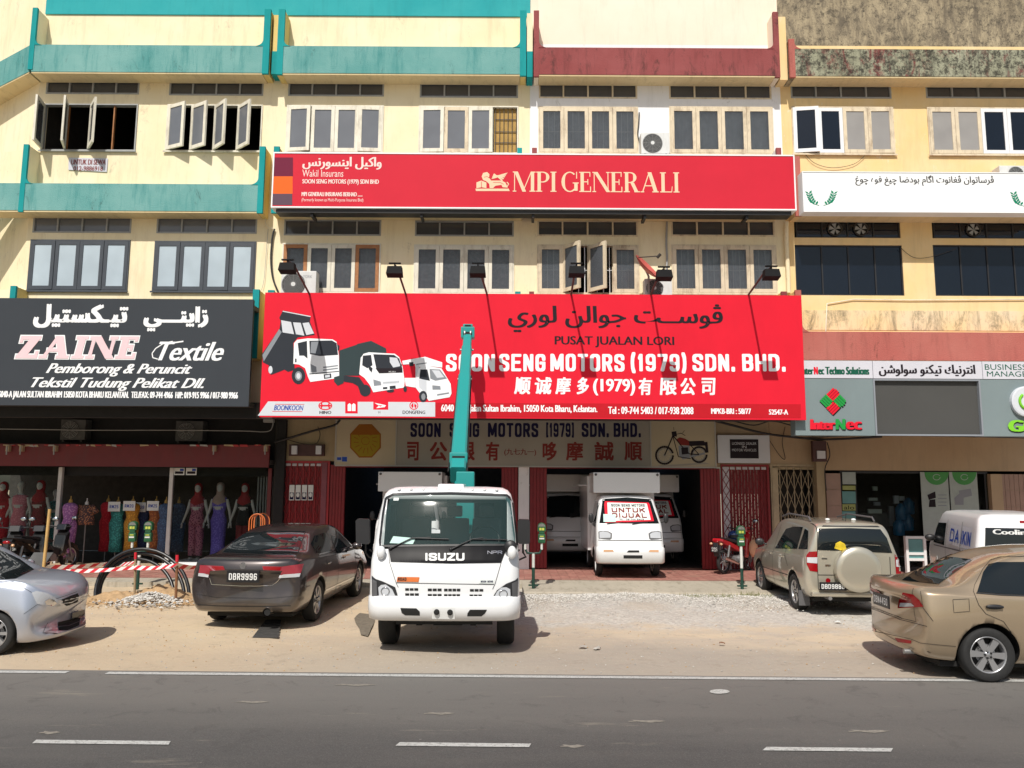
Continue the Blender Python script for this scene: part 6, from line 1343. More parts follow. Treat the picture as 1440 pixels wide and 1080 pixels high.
tr.decal('sticker', q('246,628 374,630 368,658 240,656'), 'sticker_orange', .008); mb = MB(); block(mb, 'ROAD', (500 + 248 / 4.154, -(660 + 650 / 4.154), 500 + 298 / 4.154, -(660 + 632 / 4.154)), .22, 'plate_black', cvf(.010), .2); mb.build('lettering', None, tr.t, fix=False)
tr.decal('sticker', q('724,642 810,644 808,668 722,666'), 'paper_white', .008); mb = MB(); block(mb, 'SOON SENG', (500 + 731 / 4.154, -(660 + 660 / 4.154), 500 + 802 / 4.154, -(660 + 650 / 4.154)), .22, 's_navy', cvf(.010), .2); mb.build('lettering', None, tr.t, fix=False)
tr.decal('permit_paper', q('222,392 352,404 335,438 200,432'), 'paper_mint', .011)
tr.decal('permit_sticker', q('224,168 254,168 252,184 222,184'), 'paper_white', .011)
# wipers
mb = MB()
for s_ in ('205,466 330,406 440,402', '330,406 545,412', '555,472 680,412 745,404', '680,412 885,416'):
    mb.tube([tr.proj(p, .03, 'px') for p in q(s_)], .009, 'black_plastic', 6)
for s_ in ('207,464', '556,470'): c_ = tr.proj(q(s_)[0], .02, 'px'); mb.ball(c_, .022, 'black_plastic', 8)
tr.part('wiper', mb)
# bumper, plate blank, fog lamps
bb = Car.__new__(Car); bb.__dict__.update(tr.__dict__)
bmp = bb.rings([(.44, 1.02, .50, WC - .03, .2, .04), (.47, 1.13, .50, WC + .005, .2, .06), (.60, 1.16, .50, WC + .015, .2, .06), (.74, 1.15, .50, WC + .015, .2, .06), (.765, 1.09, .5, WC - .01, .18, .06)], 'paint_white', name='bumper')
for a in ('262,810 355,812 375,830 376,854 290,852 270,838', '668,820 768,820 755,842 735,858 652,858 654,840'): bb.decal('fog_lamp', q(a), 'under_black', .005)
bb.decal('plate_blank', q('446,806 580,808 580,874 446,872'), 'plate_white', .006)
mb = MB()
for u, v in ((474, 832), (552, 834)): c_ = bb.proj(q(f'{u},{v}')[0], .006, 'px'); mb.lathe([(.036, 0), (.036, .02), (.02, .022)], c_, 'x', 'under_black', 14)
tr.part('tow_hole', mb)
mb = MB(); bb2 = [(.2, .36), (.2, .46)]; mb.box(-.2, .9, -.62, .62, .38, .46, 'under_black'); mb.tube([(.0, -.75, .34), (.0, .75, .34)], .045, 'steel', 8); mb.tube([(.25, -.5, .30), (.3, 0, .36), (.25, .5, .30)], .03, 'under_black', 6); mb.box(-.15, .12, -.2, .2, .24, .36, 'under_black')
for sg in (-1, 1): mb.box(-4.0, .8, sg * .36 - .04, sg * .36 + .04, .46, .64, 'under_black'); mb.box(-.5, .5, sg * .36 - .04, sg * .36 + .04, .30, .34, 'under_black')
tr.part('chassis', mb)
for sg in (-1, 1): tr.wheel(.12, sg * .795, .37, .235, .22, 6, 'plate_white', solid=True)
for sg in (-1, 1):
    tr.wheel(-3.35, sg * .80, .365, .19, .22, 6, 'plate_white', solid=True); tr.wheel(-3.35, sg * .575, .365, .19, .22, 6, 'plate_white', solid=True)
mb = MB(); mb.bbox(-4.3, -.72, -.95, .95, .82, .92, .01, 'paint_white'); mb.bbox(-4.3, -1.9, -.95, -.92, .92, 1.3, .008, 'paint_white'); mb.bbox(-4.3, -1.9, .92, .95, .92, 1.3, .008, 'paint_white'); mb.bbox(-4.3, -4.27, -.92, .92, .92, 1.3, .008, 'paint_white'); mb.box(-4.1, -.7, -.5, .5, .64, .82, 'under_black'); tr.part('load_bed', mb)
# mirrors and brackets
for sg, pts in ((-1, '4,300 16,288 76,290 82,300 84,425 74,436 14,432 6,420'), (1, '948,300 958,290 1010,292 1018,304 1018,424 1010,434 956,434 946,422')):
    a = [P(x, y, 10.75) for x, y in q(pts)]; l = [tr.inv @ p for p in a]; mb = MB(); vs = [(p.x + .05, p.y, p.z) for p in l] + [(p.x - .06, p.y, p.z) for p in l]; n = len(l)
    mb.add(vs, [tuple(range(n)), tuple(range(2 * n - 1, n - 1, -1))] + [(i, i + n, (i + 1) % n + n, (i + 1) % n) for i in range(n)], 'black_plastic'); o = tr.part('side_mirror', mb)
    mb = MB(); zc = sum(p.z for p in l) / n; yc = sum(p.y for p in l) / n; mb.tube([(.35, sg * (WC - .03), zc - .42), (.40, sg * (WC + .10), zc - .36), (.42, yc, zc - .30), (.42, yc, zc)], .014, 'black_plastic', 6); mb.tube([(.45, sg * (WC - .05), zc - .34), (.44, yc - sg * .05, zc - .26)], .011, 'black_plastic', 6); tr.part('mirror_bracket', mb)
mb = MB(); c_ = tr.inv @ P(500 + 905 / 4.154, 660 + 452 / 4.154, 10.45); mb.lathe([(.001, -.05), (.07, -.045), (.085, 0), (.07, .02), (.001, .03)], c_, 'x', 'black_plastic', 16); mb.tube([c_, (.75, WC - .06, c_.z - .05)], .012, 'black_plastic', 6); tr.part('kerb_mirror', mb)
for sg in (-1, 1):
    c_ = tr.inv @ P(628 + sg * 92, 777, 10.42); mb = MB(); mb.ball(c_, .085, 'paint_white', 12, .6, .7, 1.0); tr.part('door_guard', mb)
# side windows, door gaps
for sg, md in ((1, 'left'), (-1, 'right')):
    tr.decal('side_window', [(-.36, 1.27), (.56, 1.24), (.51, 1.5), (.37, 1.93), (-.33, 1.93)], 'shop_glass', .006, md)
    g = MB(); tr.strip('', [(-.42, .62), (-.42, 1.98), (.40, 1.98)], .012, 'seam', .003, md, mb=g); g.build('door_gap', None, tr.t, fix=False)
mb = MB()      # roof ribs and air cap
for k in range(9): yy = -.66 + k * .165; mb.ball((.55, yy, 2.095), .03, 'paint_white', 8, 2.2, .9, .5)
c0 = (tr.inv @ P(634, 681, 11.0)).y; mb.bbox(-.35, .42, c0 - .18, c0 + .18, 2.10, 2.175, .03, 'paint_white'); tr.part('roof_rib', mb)
# seats and steering wheel hint inside the glass are dark; crane on the bed
W = lambda p: tr.inv @ p
base = W(Vector((-.72, 12.6, 0))); tip = W(P(658, 470, 16.25)); piv = W(P(644, 668, 12.75))
mb = MB(); mb.bbox(base.x - .25, base.x + .25, base.y - .45, base.y + .45, .9, 1.2, .02, 'crane_teal'); mb.lathe([(.22, 0), (.2, .4), (.16, .42)], (base.x, base.y, 1.2), 'z', 'crane_teal', 18); mb.bbox(base.x - .2, base.x + .2, base.y - .14, base.y + .14, 1.5, piv.z + .05, .02, 'crane_teal'); tr.part('crane_column', mb)
def beam(a, b, w0, h0, w1, h1, m, name, u0=0, u1=1, ribs=0):
    d = (b - a); L = d.length; d.normalize(); side = Vector((-d.y, d.x, 0)).normalized(); up = side.cross(d) * -1; up = up if up.z > 0 else -up; mb = MB(); vs = []
    for u in (u0, u1):
        p = a + d * L * u; w = w0 + (w1 - w0) * u; h = h0 + (h1 - h0) * u; c = min(w, h) * .22
        for (i, j) in ((-w + c, -h), (w - c, -h), (w, -h + c), (w, h - c), (w - c, h), (-w + c, h), (-w, h - c), (-w, -h + c)): vs.append(p + side * i + up * j)
    mb.add(vs, [(0, 1, 2, 3, 4, 5, 6, 7), (15, 14, 13, 12, 11, 10, 9, 8)] + [(k, k + 8, (k + 1) % 8 + 8, (k + 1) % 8) for k in range(8)], m); return tr.part(name, mb)
beam(piv, tip, .125, .16, .105, .12, 'crane_teal', 'boom', 0, .62); beam(piv, tip, .112, .13, .096, .105, 'crane_teal', 'boom', .621, .86); beam(piv, tip, .09, .10, .085, .085, 'crane_teal', 'boom', .861, 1.0)
d_ = (tip - piv).normalized(); mb = MB(); mb.bbox(tip.x - .10, tip.x + .16, tip.y - .14, tip.y + .14, tip.z - .10, tip.z + .13, .02, 'crane_teal'); mb.bbox(tip.x - .06, tip.x + .1, tip.y - .10, tip.y + .10, tip.z + .131, tip.z + .2, .02, 'crane_teal')
for sg in (-1, 1): mb.lathe([(.085, -.012), (.085, .012)], (tip.x + .12, tip.y + sg * .06, tip.z - .02), 'y', 'steel', 18)
mb.box(tip.x + .161, tip.x + .17, tip.y - .09, tip.y + .09, tip.z - .06, tip.z + .02, 'under_black'); mb.box(tip.x + .101, tip.x + .11, tip.y - .06, tip.y + .06, tip.z + .14, tip.z + .18, 'under_black'); tr.part('boom_head', mb)
mb = MB(); hk = tip + Vector((.16, 0, -.1)); mb.tube([hk, hk + Vector((0, 0, -.12))], .008, 'steel', 5); mb.bbox(hk.x - .04, hk.x + .04, hk.y - .05, hk.y + .05, hk.z - .2, hk.z - .12, .01, 'under_black'); tr.part('hook_block', mb)
mb = MB(); a = piv + Vector((.15, 0, -.35)); b_ = piv + d_ * 1.6 + Vector((0, 0, -.12)); mb.tube([a, a.lerp(b_, .55)], .06, 'crane_teal', 10); mb.tube([a.lerp(b_, .5), b_], .035, 'chrome', 8); tr.part('lift_cylinder', mb)
mb = MB()
for sg in (-1, 1): mb.tube([piv + Vector((.1, sg * .15, .05)), piv + d_ * 1.2 + Vector((.03, sg * .135, .02)), piv + d_ * 2.4 + Vector((0, sg * .125, .0)), piv + d_ * 3.0 + Vector((0, sg * .12, -.02))], .012, 'under_black', 6)
mb.tube([tip + Vector((.1, .06, -.1)), piv + d_ * 2.2 + Vector((.12, .03, -.2)), piv + Vector((.3, 0, -.2))], .008, 'steel', 5)
for u in (.62, .86): c_ = piv.lerp(tip, u); mb.tube([c_ + Vector((.0, -.135, 0)), c_ + Vector((0, .135, 0))], .022, 'steel', 8)
tr.part('hose', mb)
mb = MB(); pc = piv + d_ * .35; mb.bbox(pc.x - .02, pc.x + .18, pc.y - .145, pc.y + .145, pc.z - .12, pc.z + .14, .02, 'crane_teal'); mb.box(pc.x + .181, pc.x + .19, pc.y - .10, pc.y + .10, pc.z - .02, pc.z + .08, 'under_black'); tr.part('boom_collar', mb)
# ================================================================== small food trucks
def food_truck(loc, rotz, label, group, banner=True):
    ft = Car('food_truck', label, 'food truck', loc, rotz, group); w = .745
    ft.rings([(.38, .70, -.75, w - .02, .10, .04), (.44, .74, -.75, w, .10, .05), (.72, .74, -.75, w, .10, .06), (.80, .71, -.75, w - .005, .10, .06), (1.06, .66, -.75, w - .01, .10, .07), (1.18, .60, -.75, w - .02, .10, .08), (1.45, .42, -.75, w - .07, .10, .08), (1.70, .25, -.75, w - .12, .10, .08), (1.78, .16, -.74, w - .17, .10, .06), (1.81, .0, -.7, w - .28, .10, .04)], 'paint_white', [(0, .29, .36, w - .25, 1.2), (0, .29, .36, -1.2, -w + .25)], 'cab')
    def F(u, v): return (u * w, v)
    def D(n_, pts, m, off=.005, **k): return ft.decal(n_, pts, m, off, 'front', **k)
    D('windscreen', [(-.66, 1.19), (.66, 1.19), (.60, 1.45), (.545, 1.72), (0, 1.755), (-.545, 1.72), (-.60, 1.45)], 'car_glass', .006)
    for sg in (-1, 1):
        D('headlamp', [(sg * .69, .86), (sg * .69, 1.01), (sg * .62, 1.035), (sg * .47, 1.02), (sg * .40, .98), (sg * .41, .87), (sg * .45, .845)], 'grey_plastic', .006); D('headlamp', [(sg * .67, .875), (sg * .67, 1.0), (sg * .60, 1.02), (sg * .48, 1.0), (sg * .43, .965), (sg * .44, .885)], 'lamp_clear', .010)
        D('indicator', [(sg * .66, .60), (sg * .66, .655), (sg * .44, .655), (sg * .44, .61)], 'lamp_amber', .008)
    bp = Car.__new__(Car); bp.__dict__.update(ft.__dict__); bp.rings([(.33, .72, .3, w - .02, .11, .05), (.36, .77, .3, w + .01, .11, .06), (.58, .79, .3, w + .015, .11, .06), (.66, .78, .3, w + .01, .11, .06), (.70, .74, .3, w - .01, .10, .06)], 'paint_white', name='bumper')
    def DB(n_, pts, m, off=.005): return bp.decal(n_, pts, m, off, 'front')
    for sg in (-1, 1): DB('bumper_lamp', [(sg * .60, .585), (sg * .60, .635), (sg * .40, .635), (sg * .38, .59)], 'lamp_amber')
    DB('bumper_slot', [(-.10, .58), (.17, .58), (.17, .625), (-.06, .625)], 'under_black'); DB('bumper_slot', [(-.17, .45), (.24, .45), (.24, .52), (-.17, .52)], 'under_black'); DB('badge', [(-.05, .945), (.0, .975), (.05, .945), (.0, .925)], 'grey_plastic')
    g = MB(); ft.strip('', [(-.7, .83), (.7, .83)], .012, 'seam', .003, 'front', mb=g); g.build('panel_gap', None, ft.t, fix=False)
    for s_ in (((-.5, 1.17), (-.15, 1.21)), ((.05, 1.17), (.40, 1.21))): mb = MB(); mb.tube([ft.proj(p, .02, 'front') for p in s_], .008, 'black_plastic', 5); ft.part('wiper', mb)
    for sg in (-1, 1):
        mb = MB(); mb.ball((.42, sg * (w + .09), 1.30), 1, 'black_plastic', 10, .03, .06, .11); mb.tube([(.4, sg * (w - .04), 1.2), (.42, sg * (w + .08), 1.24)], .012, 'black_plastic', 5); ft.part('side_mirror', mb)
        ft.decal('side_window', [(-.6, 1.12), (.38, 1.1), (.2, 1.62), (-.55, 1.66)], 'car_glass', .005, 'left' if sg > 0 else 'right')
        ft.wheel(0, sg * .64, .27, .15, .17, 6, 'plate_white', solid=True); ft.wheel(-1.9, sg * .64, .27, .15, .17, 6, 'plate_white', solid=True)
    mb = MB(); mb.bbox(-3.0, -.80, -.80, .80, .50, 2.25, .015, 'paint_white'); ft.part('box_body', mb)
    mb = MB(); mb.bbox(-.78, .2, -.755, .755, 1.86, 2.32, .012, 'paint_white'); mb.bbox(-.799, -.79, -.755, .755, 1.9, 2.25, .002, 'paint_white'); ft.part('box_front', mb)
    mb = MB()
    for sg in (-1, 1): mb.lathe([(.028, 0), (.028, .03), (.001, .035)], (.2, sg * .70, 2.27), 'x', 'grey_plastic', 12)
    ft.part('marker_lamp', mb)
    mb = MB()
    for sg in (-1, 1): mb.box(-2.6, -1.0, sg * .90 - .10, sg * .90 + .10, 2.02, 2.04, 'paint_white')
    ft.part('side_flap', mb); mb = MB(); mb.box(-3.0, .5, -.35, .35, .34, .5, 'under_black'); mb.tube([(0, -.58, .27), (0, .58, .27)], .03, 'steel', 6); ft.part('chassis', mb)
    if banner:
        v = ft.decal('banner', [(-.53, 1.20), (.55, 1.24), (.50, 1.60), (.48, 1.64), (-.50, 1.665), (-.52, 1.6)], 's_red', .011, 'front', label='red and white for sale banner behind the windscreen'); ft.decal('banner_panel', [(-.47, 1.235), (.48, 1.265), (.44, 1.585), (.43, 1.62), (-.45, 1.635)], 'paper_white', .015, 'front')
        cv = lambda off: (lambda a, b, l: ft.proj((a, b), off + l, 'front'))
        mb = MB(); block(mb, 'SOON SENG MOTORS', (-.37, 1.545, .38, 1.60), .2, 'under_black', cv(.018), .25); block(mb, 'UNTUK', (-.37, 1.42, .37, 1.52), .26, 's_oldred', cv(.018), .25); block(mb, 'DIJUAL', (-.37, 1.305, .40, 1.405), .26, 's_oldred', cv(.018), .25); block(mb, 'TEL. 09-744 5403', (-.24, 1.255, .32, 1.285), .2, 'under_black', cv(.018), .25); mb.build('lettering', None, ft.t, fix=False)
        ft.decal('permit_paper', [(-.57, 1.21), (-.30, 1.215), (-.30, 1.37), (-.56, 1.38)], 'paper_mint', .022, 'front')
    return ft
yf_ = G(880, 808, FZ).y - .22
def sx(px, Y): return P(px, 725, Y).x
food_truck((sx(880, yf_), yf_, FZ), R(-90), 'small white food truck with red for sale banner standing in the right showroom opening', 'white food trucks of the motor dealer')
def copy_tree(o, parent=None):
    c = o.copy(); C.objects.link(c)
    if parent: c.parent = parent
    if o.name in WOFF: WOFF[c.name] = Vector(c.location)
    for ch in list(o.children): copy_tree(ch, c)
    return c
ft0 = [o for o in bpy.data.objects if o.name == 'food_truck'][0]
for px, Y, lab in ((914, 21.6, 'dim white food truck with banner parked behind the right of the for sale truck'), (797, 21.9, 'dim white food truck without banner behind the left of the for sale truck'), (577, 19.2, 'white food truck hidden behind the crane truck cab with only its roof box clear')):
    c = copy_tree(ft0); c.location = (sx(px, Y), Y, FZ); c['label'] = lab
    if px != 914:
        for ch in list(c.children):
            if ch.name.startswith(('banner', 'lettering', 'permit')): bpy.data.objects.remove(ch)
# ================================================================== saloons and the off-roader
def car_mirror(c, x, y, z, m): c.mirrorpair(x, y, z, m)
# --- dark grey saloon seen from behind
ac_ = Car('parked_car', 'dark metallic grey saloon with black rear plate seen from behind beside the sand heap', 'car', (-3.87, 14.55, 0), R(90 - 2.5), scale=(1, .94, 1))
st = [(-2.50, .42, .62, .74, .80, .66, .86, .55), (-2.47, .33, .74, .86, .93, .77, .99, .66), (-2.38, .27, .79, .90, 1.00, .82, 1.06, .70), (-2.0, .23, .81, .92, 1.01, .865, 1.09, .72), (-1.80, .22, .81, .922, 1.0, .88, 1.12, .70), (-1.4, .21, .81, .922, .99, .89, 1.28, .63), (-1.0, .20, .81, .922, .98, .89, 1.39, .60), (-.5, .2, .81, .922, .97, .89, 1.455, .60), (0, .2, .81, .922, .96, .89, 1.47, .60), (.45, .2, .81, .922, .95, .89, 1.435, .60), (.8, .2, .81, .92, .94, .89, 1.34, .61), (1.2, .2, .81, .92, .92, .88, 1.12, .66), (1.42, .2, .81, .92, .90, .87, 1.00, .70), (1.9, .2, .80, .91, .82, .84, .92, .70), (2.2, .22, .76, .88, .74, .80, .83, .66), (2.4, .28, .70, .82, .62, .72, .70, .58), (2.45, .34, .60, .72, .54, .62, .60, .5)]
ac_.loft(st, 'paint_grey', cut=[(-1.4, .33, .37, .62, 1.2), (-1.4, .33, .37, -1.2, -.62), (1.4, .33, .37, .62, 1.2), (1.4, .33, .37, -1.2, -.62)], bf=.35, br=.16)
for sg in (-1, 1):
    for x in (-1.4, 1.4): ac_.wheel(x, sg * .80, .325, .21, .225, 7, sw=.06)
RD = lambda n_, pts, m, off=.005, **k: ac_.decal(n_, pts, m, off, 'rear', **k)
A_ = lambda s_: [(239 + float(a) / 4.458, 703 + float(b) / 4.458) for a, b in (p.split(',') for p in s_.split())]
ac_.decal('rear_window', A_('328,332 400,262 470,210 640,194 845,198 800,332 700,340 560,342'), 'car_glass', .006); ac_.strip('window_seal', A_('328,334 560,345 700,343 802,335 850,196'), .7, 'seam', .007)
for sg, md in ((1, 'left'), (-1, 'right')):
    g = MB(); ac_.strip('', [(-1.36, 1.03), (0, 1.01), (1.02, .985)], .02, 'chrome', .008, md, mb=g); ac_.strip('', [(-1.2, .3), (-1.05, .72), (-1.02, .97)], .012, 'seam', .003, md, mb=g); ac_.strip('', [(-.3, .3), (-.29, .95), (-.29, 1.35)], .014, 'seam', .003, md, mb=g); ac_.strip('', [(.98, .3), (1.0, .7), (.95, .93)], .012, 'seam', .003, md, mb=g); ac_.strip('', [(-1.0, .42), (.95, .42)], .03, 'chrome', .006, md, mb=g); g.build('trim', None, ac_.t, fix=False)
    for x in (-.95, .1): p = ac_.proj((x, .86), .02, md); mb = MB(); mb.tube([p + Vector((-.09, 0, 0)), p + Vector((0, sg * .015, 0)), p + Vector((.09, 0, 0))], .014, 'chrome', 6); ac_.part('door_handle', mb)
ac_.decal('side_window', A_('882,275 905,225 965,207 1000,250 1008,328 915,334'), 'car_glass', .006, mirror=True); ac_.decal('side_window', A_('1008,220 1062,245 1118,302 1108,330 1045,332 1020,262'), 'car_glass', .006, mirror=True)
for s_, m, o in (('190,408 335,415 346,440 252,445 242,487 178,476', 'lamp_red_pale', .007), ('580,415 700,418 838,400 812,482 680,490 705,445 585,440', 'lamp_red_pale', .007), ('250,416 335,418 344,437 252,440', 'lamp_red', .011), ('584,418 700,421 690,440 588,437', 'lamp_red', .011), ('182,458 246,463 242,486 179,476', 'lamp_clear', .011), ('688,468 817,460 811,482 682,489', 'lamp_clear', .011)): ac_.decal('tail_lamp', A_(s_), m, o, step=2.5)
ac_.strip('boot_trim', A_('250,490 262,530 450,540 640,538 668,518 692,490'), .6, 'chrome', .007); ac_.strip('bumper_crease', A_('165,590 300,612 620,618 820,600'), .5, 'seam', .006)
g = MB()
for s_ in ([(-.75, .37), (.75, .37)],): ac_.strip('', s_, .010, 'seam', .003, 'rear', mb=g)
g.build('panel_gap', None, ac_.t, fix=False)
plate(ac_, -2.505, -.02, .80, .52, .17, 'DBR9996', -1); mb = MB(); mb.lathe([(.05, 0), (.05, .01), (.001, .012)], (-2.49, 0, .955), 'x', 'chrome', 14); ac_.part('badge', mb)
for sg in (-1,): mb = MB(); mb.tube([(-2.50, sg * .42, .29), (-2.2, sg * .42, .29)], .062, 'chrome', 14, caps=False); mb.tube([(-2.48, sg * .42, .29), (-2.2, sg * .42, .29)], .052, 'under_black', 14); ac_.part('exhaust', mb)
car_mirror(ac_, .72, .90, 1.02, 'paint_grey')
mb = MB(); mb.box(-2.1, 2.1, -.7, .7, .17, .22, 'under_black'); ac_.part('underbody', mb)
# --- champagne off-roader with spare wheel
sv = Car('parked_car', 'champagne off-roader with covered spare wheel on its tailgate beside the parking meter', 'car', (5.90, 15.65, 0), R(90 - 2.5), scale=.92)
st = [(-2.05, .45, .66, .78, .95, .74, 1.30, .62), (-2.03, .38, .74, .84, 1.02, .80, 1.45, .64), (-1.98, .34, .80, .88, 1.05, .84, 1.62, .63), (-1.85, .32, .82, .89, 1.06, .86, 1.69, .62), (-1.5, .3, .82, .89, 1.05, .86, 1.72, .62), (-.8, .28, .82, .89, 1.03, .86, 1.735, .62), (-.2, .28, .82, .89, 1.02, .86, 1.73, .62), (.3, .28, .82, .89, 1.01, .86, 1.68, .62), (.6, .28, .82, .89, 1.0, .86, 1.58, .62), (1.0, .28, .82, .89, .99, .85, 1.30, .64), (1.25, .28, .82, .885, .97, .84, 1.10, .66), (1.7, .3, .80, .88, .92, .82, 1.02, .64), (1.95, .32, .76, .84, .84, .76, .93, .6), (2.08, .38, .66, .74, .70, .66, .78, .52)]
sv.loft(st, 'paint_champagne', cut=[(-1.25, .35, .41, .60, 1.2), (-1.25, .35, .41, -1.2, -.60), (1.25, .35, .41, .60, 1.2), (1.25, .35, .41, -1.2, -.60)], bf=.2, br=.05)
for sg in (-1, 1):
    for x in (-1.25, 1.25): sv.wheel(x, sg * .78, .345, .215, .225, 5)
SR = lambda n_, pts, m, off=.005, **k: sv.decal(n_, pts, m, off, 'rear', **k)
V = lambda s_: [(1040 + float(a) / 3.6, 690 + float(b) / 3.6) for a, b in (p.split(',') for p in s_.split())]
sv.decal('rear_window', V('400,192 560,190 712,196 745,240 772,316 600,308 393,300'), 'car_glass', .007); SR('rear_trim', [(-.53, 1.615), (.53, 1.615), (.50, 1.635), (-.50, 1.635)], 'black_plastic', .006)
for sg, md in ((1, 'left'), (-1, 'right')):
    g = MB()
    for s_ in ([(-.95, .8), (-.70, 1.0), (-.68, 1.58)], [(.13, .35), (.13, 1.56)], [(1.0, .4), (1.02, 1.0)], [(-.95, .62), (.95, .60)]): sv.strip('', s_, .014, 'seam', .003, md, mb=g)
    g.build('panel_gap', None, sv.t, fix=False)
    for x in (-.5, .3): p = sv.proj((x, .95), .02, md); mb = MB(); mb.tube([p + Vector((-.08, 0, 0)), p + Vector((.08, 0, 0))], .014, 'paint_champagne', 6); sv.part('door_handle', mb)
    mb = MB(); mb.tube([(-1.55, sg * .60, 1.70), (-1.45, sg * .60, 1.775), (-.2, sg * .60, 1.80), (.35, sg * .58, 1.72)], .018, 'grey_plastic', 6); sv.part('roof_rail', mb)
    mb = MB(); mb.box(-1.68, -1.66, sg * .82 - .10, sg * .82 + .10, .14, .42, 'grey_plastic'); sv.part('mud_flap', mb)
g = MB()
for s_ in ([(-.66, 1.08), (-.66, .48), (.66, .48), (.66, 1.08), (.62, 1.66)], [(-.66, .74), (.66, .74)]): sv.strip('', s_, .012, 'seam', .003, 'rear', mb=g)
g.build('panel_gap', None, sv.t, fix=False)
mb = MB(); mb.lathe([(.37, .02), (.41, -.02), (.41, -.13), (.395, -.155), (.30, -.172), (.001, -.178)], (-2.06, -.02, .86), 'x', 'paint_champagne', 48); mb.lathe([(.2, .12), (.2, .02)], (-2.06, -.10, .93), 'x', 'under_black', 16); sv.part('spare_wheel_cover', mb, label='round painted cover over the spare wheel')
for s_, m, o in (('340,328 354,309 392,307 394,411 356,406 340,372', 'lamp_red', .009), ('343,338 393,337 393,368 343,364', 'lamp_clear', .013), ('784,322 808,322 832,420 792,426', 'lamp_red', .009), ('789,350 814,350 821,385 792,385', 'lamp_clear', .013)): sv.decal('tail_lamp', V(s_), m, o, step=2.5)
sv.decal('side_window', V('180,292 236,194 275,182 322,184 292,294'), 'car_glass', .006, mirror=True); sv.decal('side_window', V('299,294 332,192 349,204 346,298'), 'car_glass', .006, mirror=True)
plate(sv, -2.14, .44, .55, .48, .15, 'DBD9888', -1); SR('badge', [(.42, .90), (.52, .90), (.52, .93), (.42, .93)], 'chrome', .01); SR('sticker', [(.48 + .045 * math.cos(k), .64 + .045 * math.sin(k)) for k in [j * .63 for j in range(10)]], 'lamp_red', .01); SR('tailgate_handle', [(.48, 1.03), (.58, 1.03), (.58, 1.045), (.48, 1.045)], 'seam', .01)
mb = MB(); mb.ball((-1.70, .36, 1.19), .10, 'yellow_plush', 14, .6, 1.2, .8); sv.part('soft_toy', mb); sv.decal('toy_seen', [(1173, 771), (1175, 764), (1181, 761), (1188, 765), (1190, 772), (1182, 774)], 'yellow_plush', .011, step=3)
mb = MB(); mb.tube([(-2.1, .48, .33), (-1.8, .48, .33)], .035, 'steel', 10); sv.part('exhaust', mb); mb = MB(); mb.bbox(-2.10, -1.95, -.80, .80, .36, .44, .03, 'paint_champagne'); mb.box(-1.8, 1.8, -.7, .7, .24, .30, 'under_black'); sv.part('underbody', mb)
mb = MB()
for sg in (-1, 1): mb.ball((.72, sg * .99, 1.16), 1, 'black_plastic', 12, .05, .10, .08); mb.tube([(.70, sg * .84, 1.1), (.71, sg * .95, 1.14)], .02, 'black_plastic', 6)
sv.part('side_mirror', mb); mb = MB(); mb.tube([(-1.7, 0, 1.70), (-1.75, 0, 1.86)], .006, 'black_plastic', 5); mb.ball((-1.6, .3, 1.735), .045, 'plate_white', 10, 1, 1, .6); mb.ball((-1.62, -.18, 1.735), .045, 'plate_white', 10, 1, 1, .6); sv.part('antenna', mb)
# --- bronze saloon at the right edge
bz = Car('parked_car', 'bronze saloon with six-spoke wheels at the roadside, cut by the right edge', 'car', (6.72, 9.98, 0), R(-2.5))
st = [(-2.15, .42, .56, .70, .82, .62, .90, .52), (-2.12, .30, .66, .78, .92, .72, 1.00, .62), (-2.02, .24, .72, .82, .95, .77, 1.04, .66), (-1.75, .21, .74, .84, .95, .80, 1.04, .68), (-1.6, .2, .74, .845, .94, .81, 1.06, .67), (-1.2, .19, .74, .845, .93, .82, 1.25, .60), (-.8, .18, .74, .845, .92, .82, 1.40, .57), (-.3, .18, .74, .845, .91, .82, 1.46, .56), (.2, .18, .74, .845, .90, .82, 1.465, .56), (.6, .18, .74, .845, .89, .82, 1.40, .56), (1.0, .18, .74, .845, .88, .81, 1.18, .60), (1.3, .18, .74, .84, .86, .80, .99, .66), (1.7, .2, .72, .83, .80, .77, .90, .66), (2.0, .22, .68, .78, .70, .70, .80, .58), (2.1, .3, .56, .68, .58, .58, .66, .5)]
bz.loft(st, 'paint_bronze', cut=[(-1.33, .31, .345, .55, 1.2), (-1.33, .31, .345, -1.2, -.55), (1.23, .31, .345, .55, 1.2), (1.23, .31, .345, -1.2, -.55)], bf=.3, br=.16)
for sg in (-1, 1):
    for x in (-1.33, 1.23): bz.wheel(x, sg * .735, .30, .19, .205, 6, sw=.08)
bz.decal('rear_window', V('822,454 1008,474 1178,350 1090,338 1010,332 930,375'), 'car_glass', .006)
Q = lambda s_: [(1140 + float(a) / 2.843, 580 + float(b) / 2.843) for a, b in (p.split(',') for p in s_.split())]
bz.decal('side_window', Q('665,718 690,640 712,608 745,600 1000,596 1000,735 760,726'), 'car_glass', .007, mirror=True)
g = MB()
for s_ in ('720,590 690,625 655,690 650,715 672,770 700,805 770,835 815,900 825,940', '720,590 760,578 1000,572', '568,748 632,745 635,795 572,800 568,748', '440,715 450,780 490,835', '235,870 400,905 440,922 580,935'): bz.strip('', Q(s_), .6, 'seam', .006, mirror=True, mb=g)
bz.strip('', Q('662,722 760,730 1000,738'), 1.6, 'black_plastic', .008, mirror=True, mb=g); g.build('panel_gap', None, bz.t, fix=False)
p = bz.proj(Q('732,777')[0], .02, 'px')
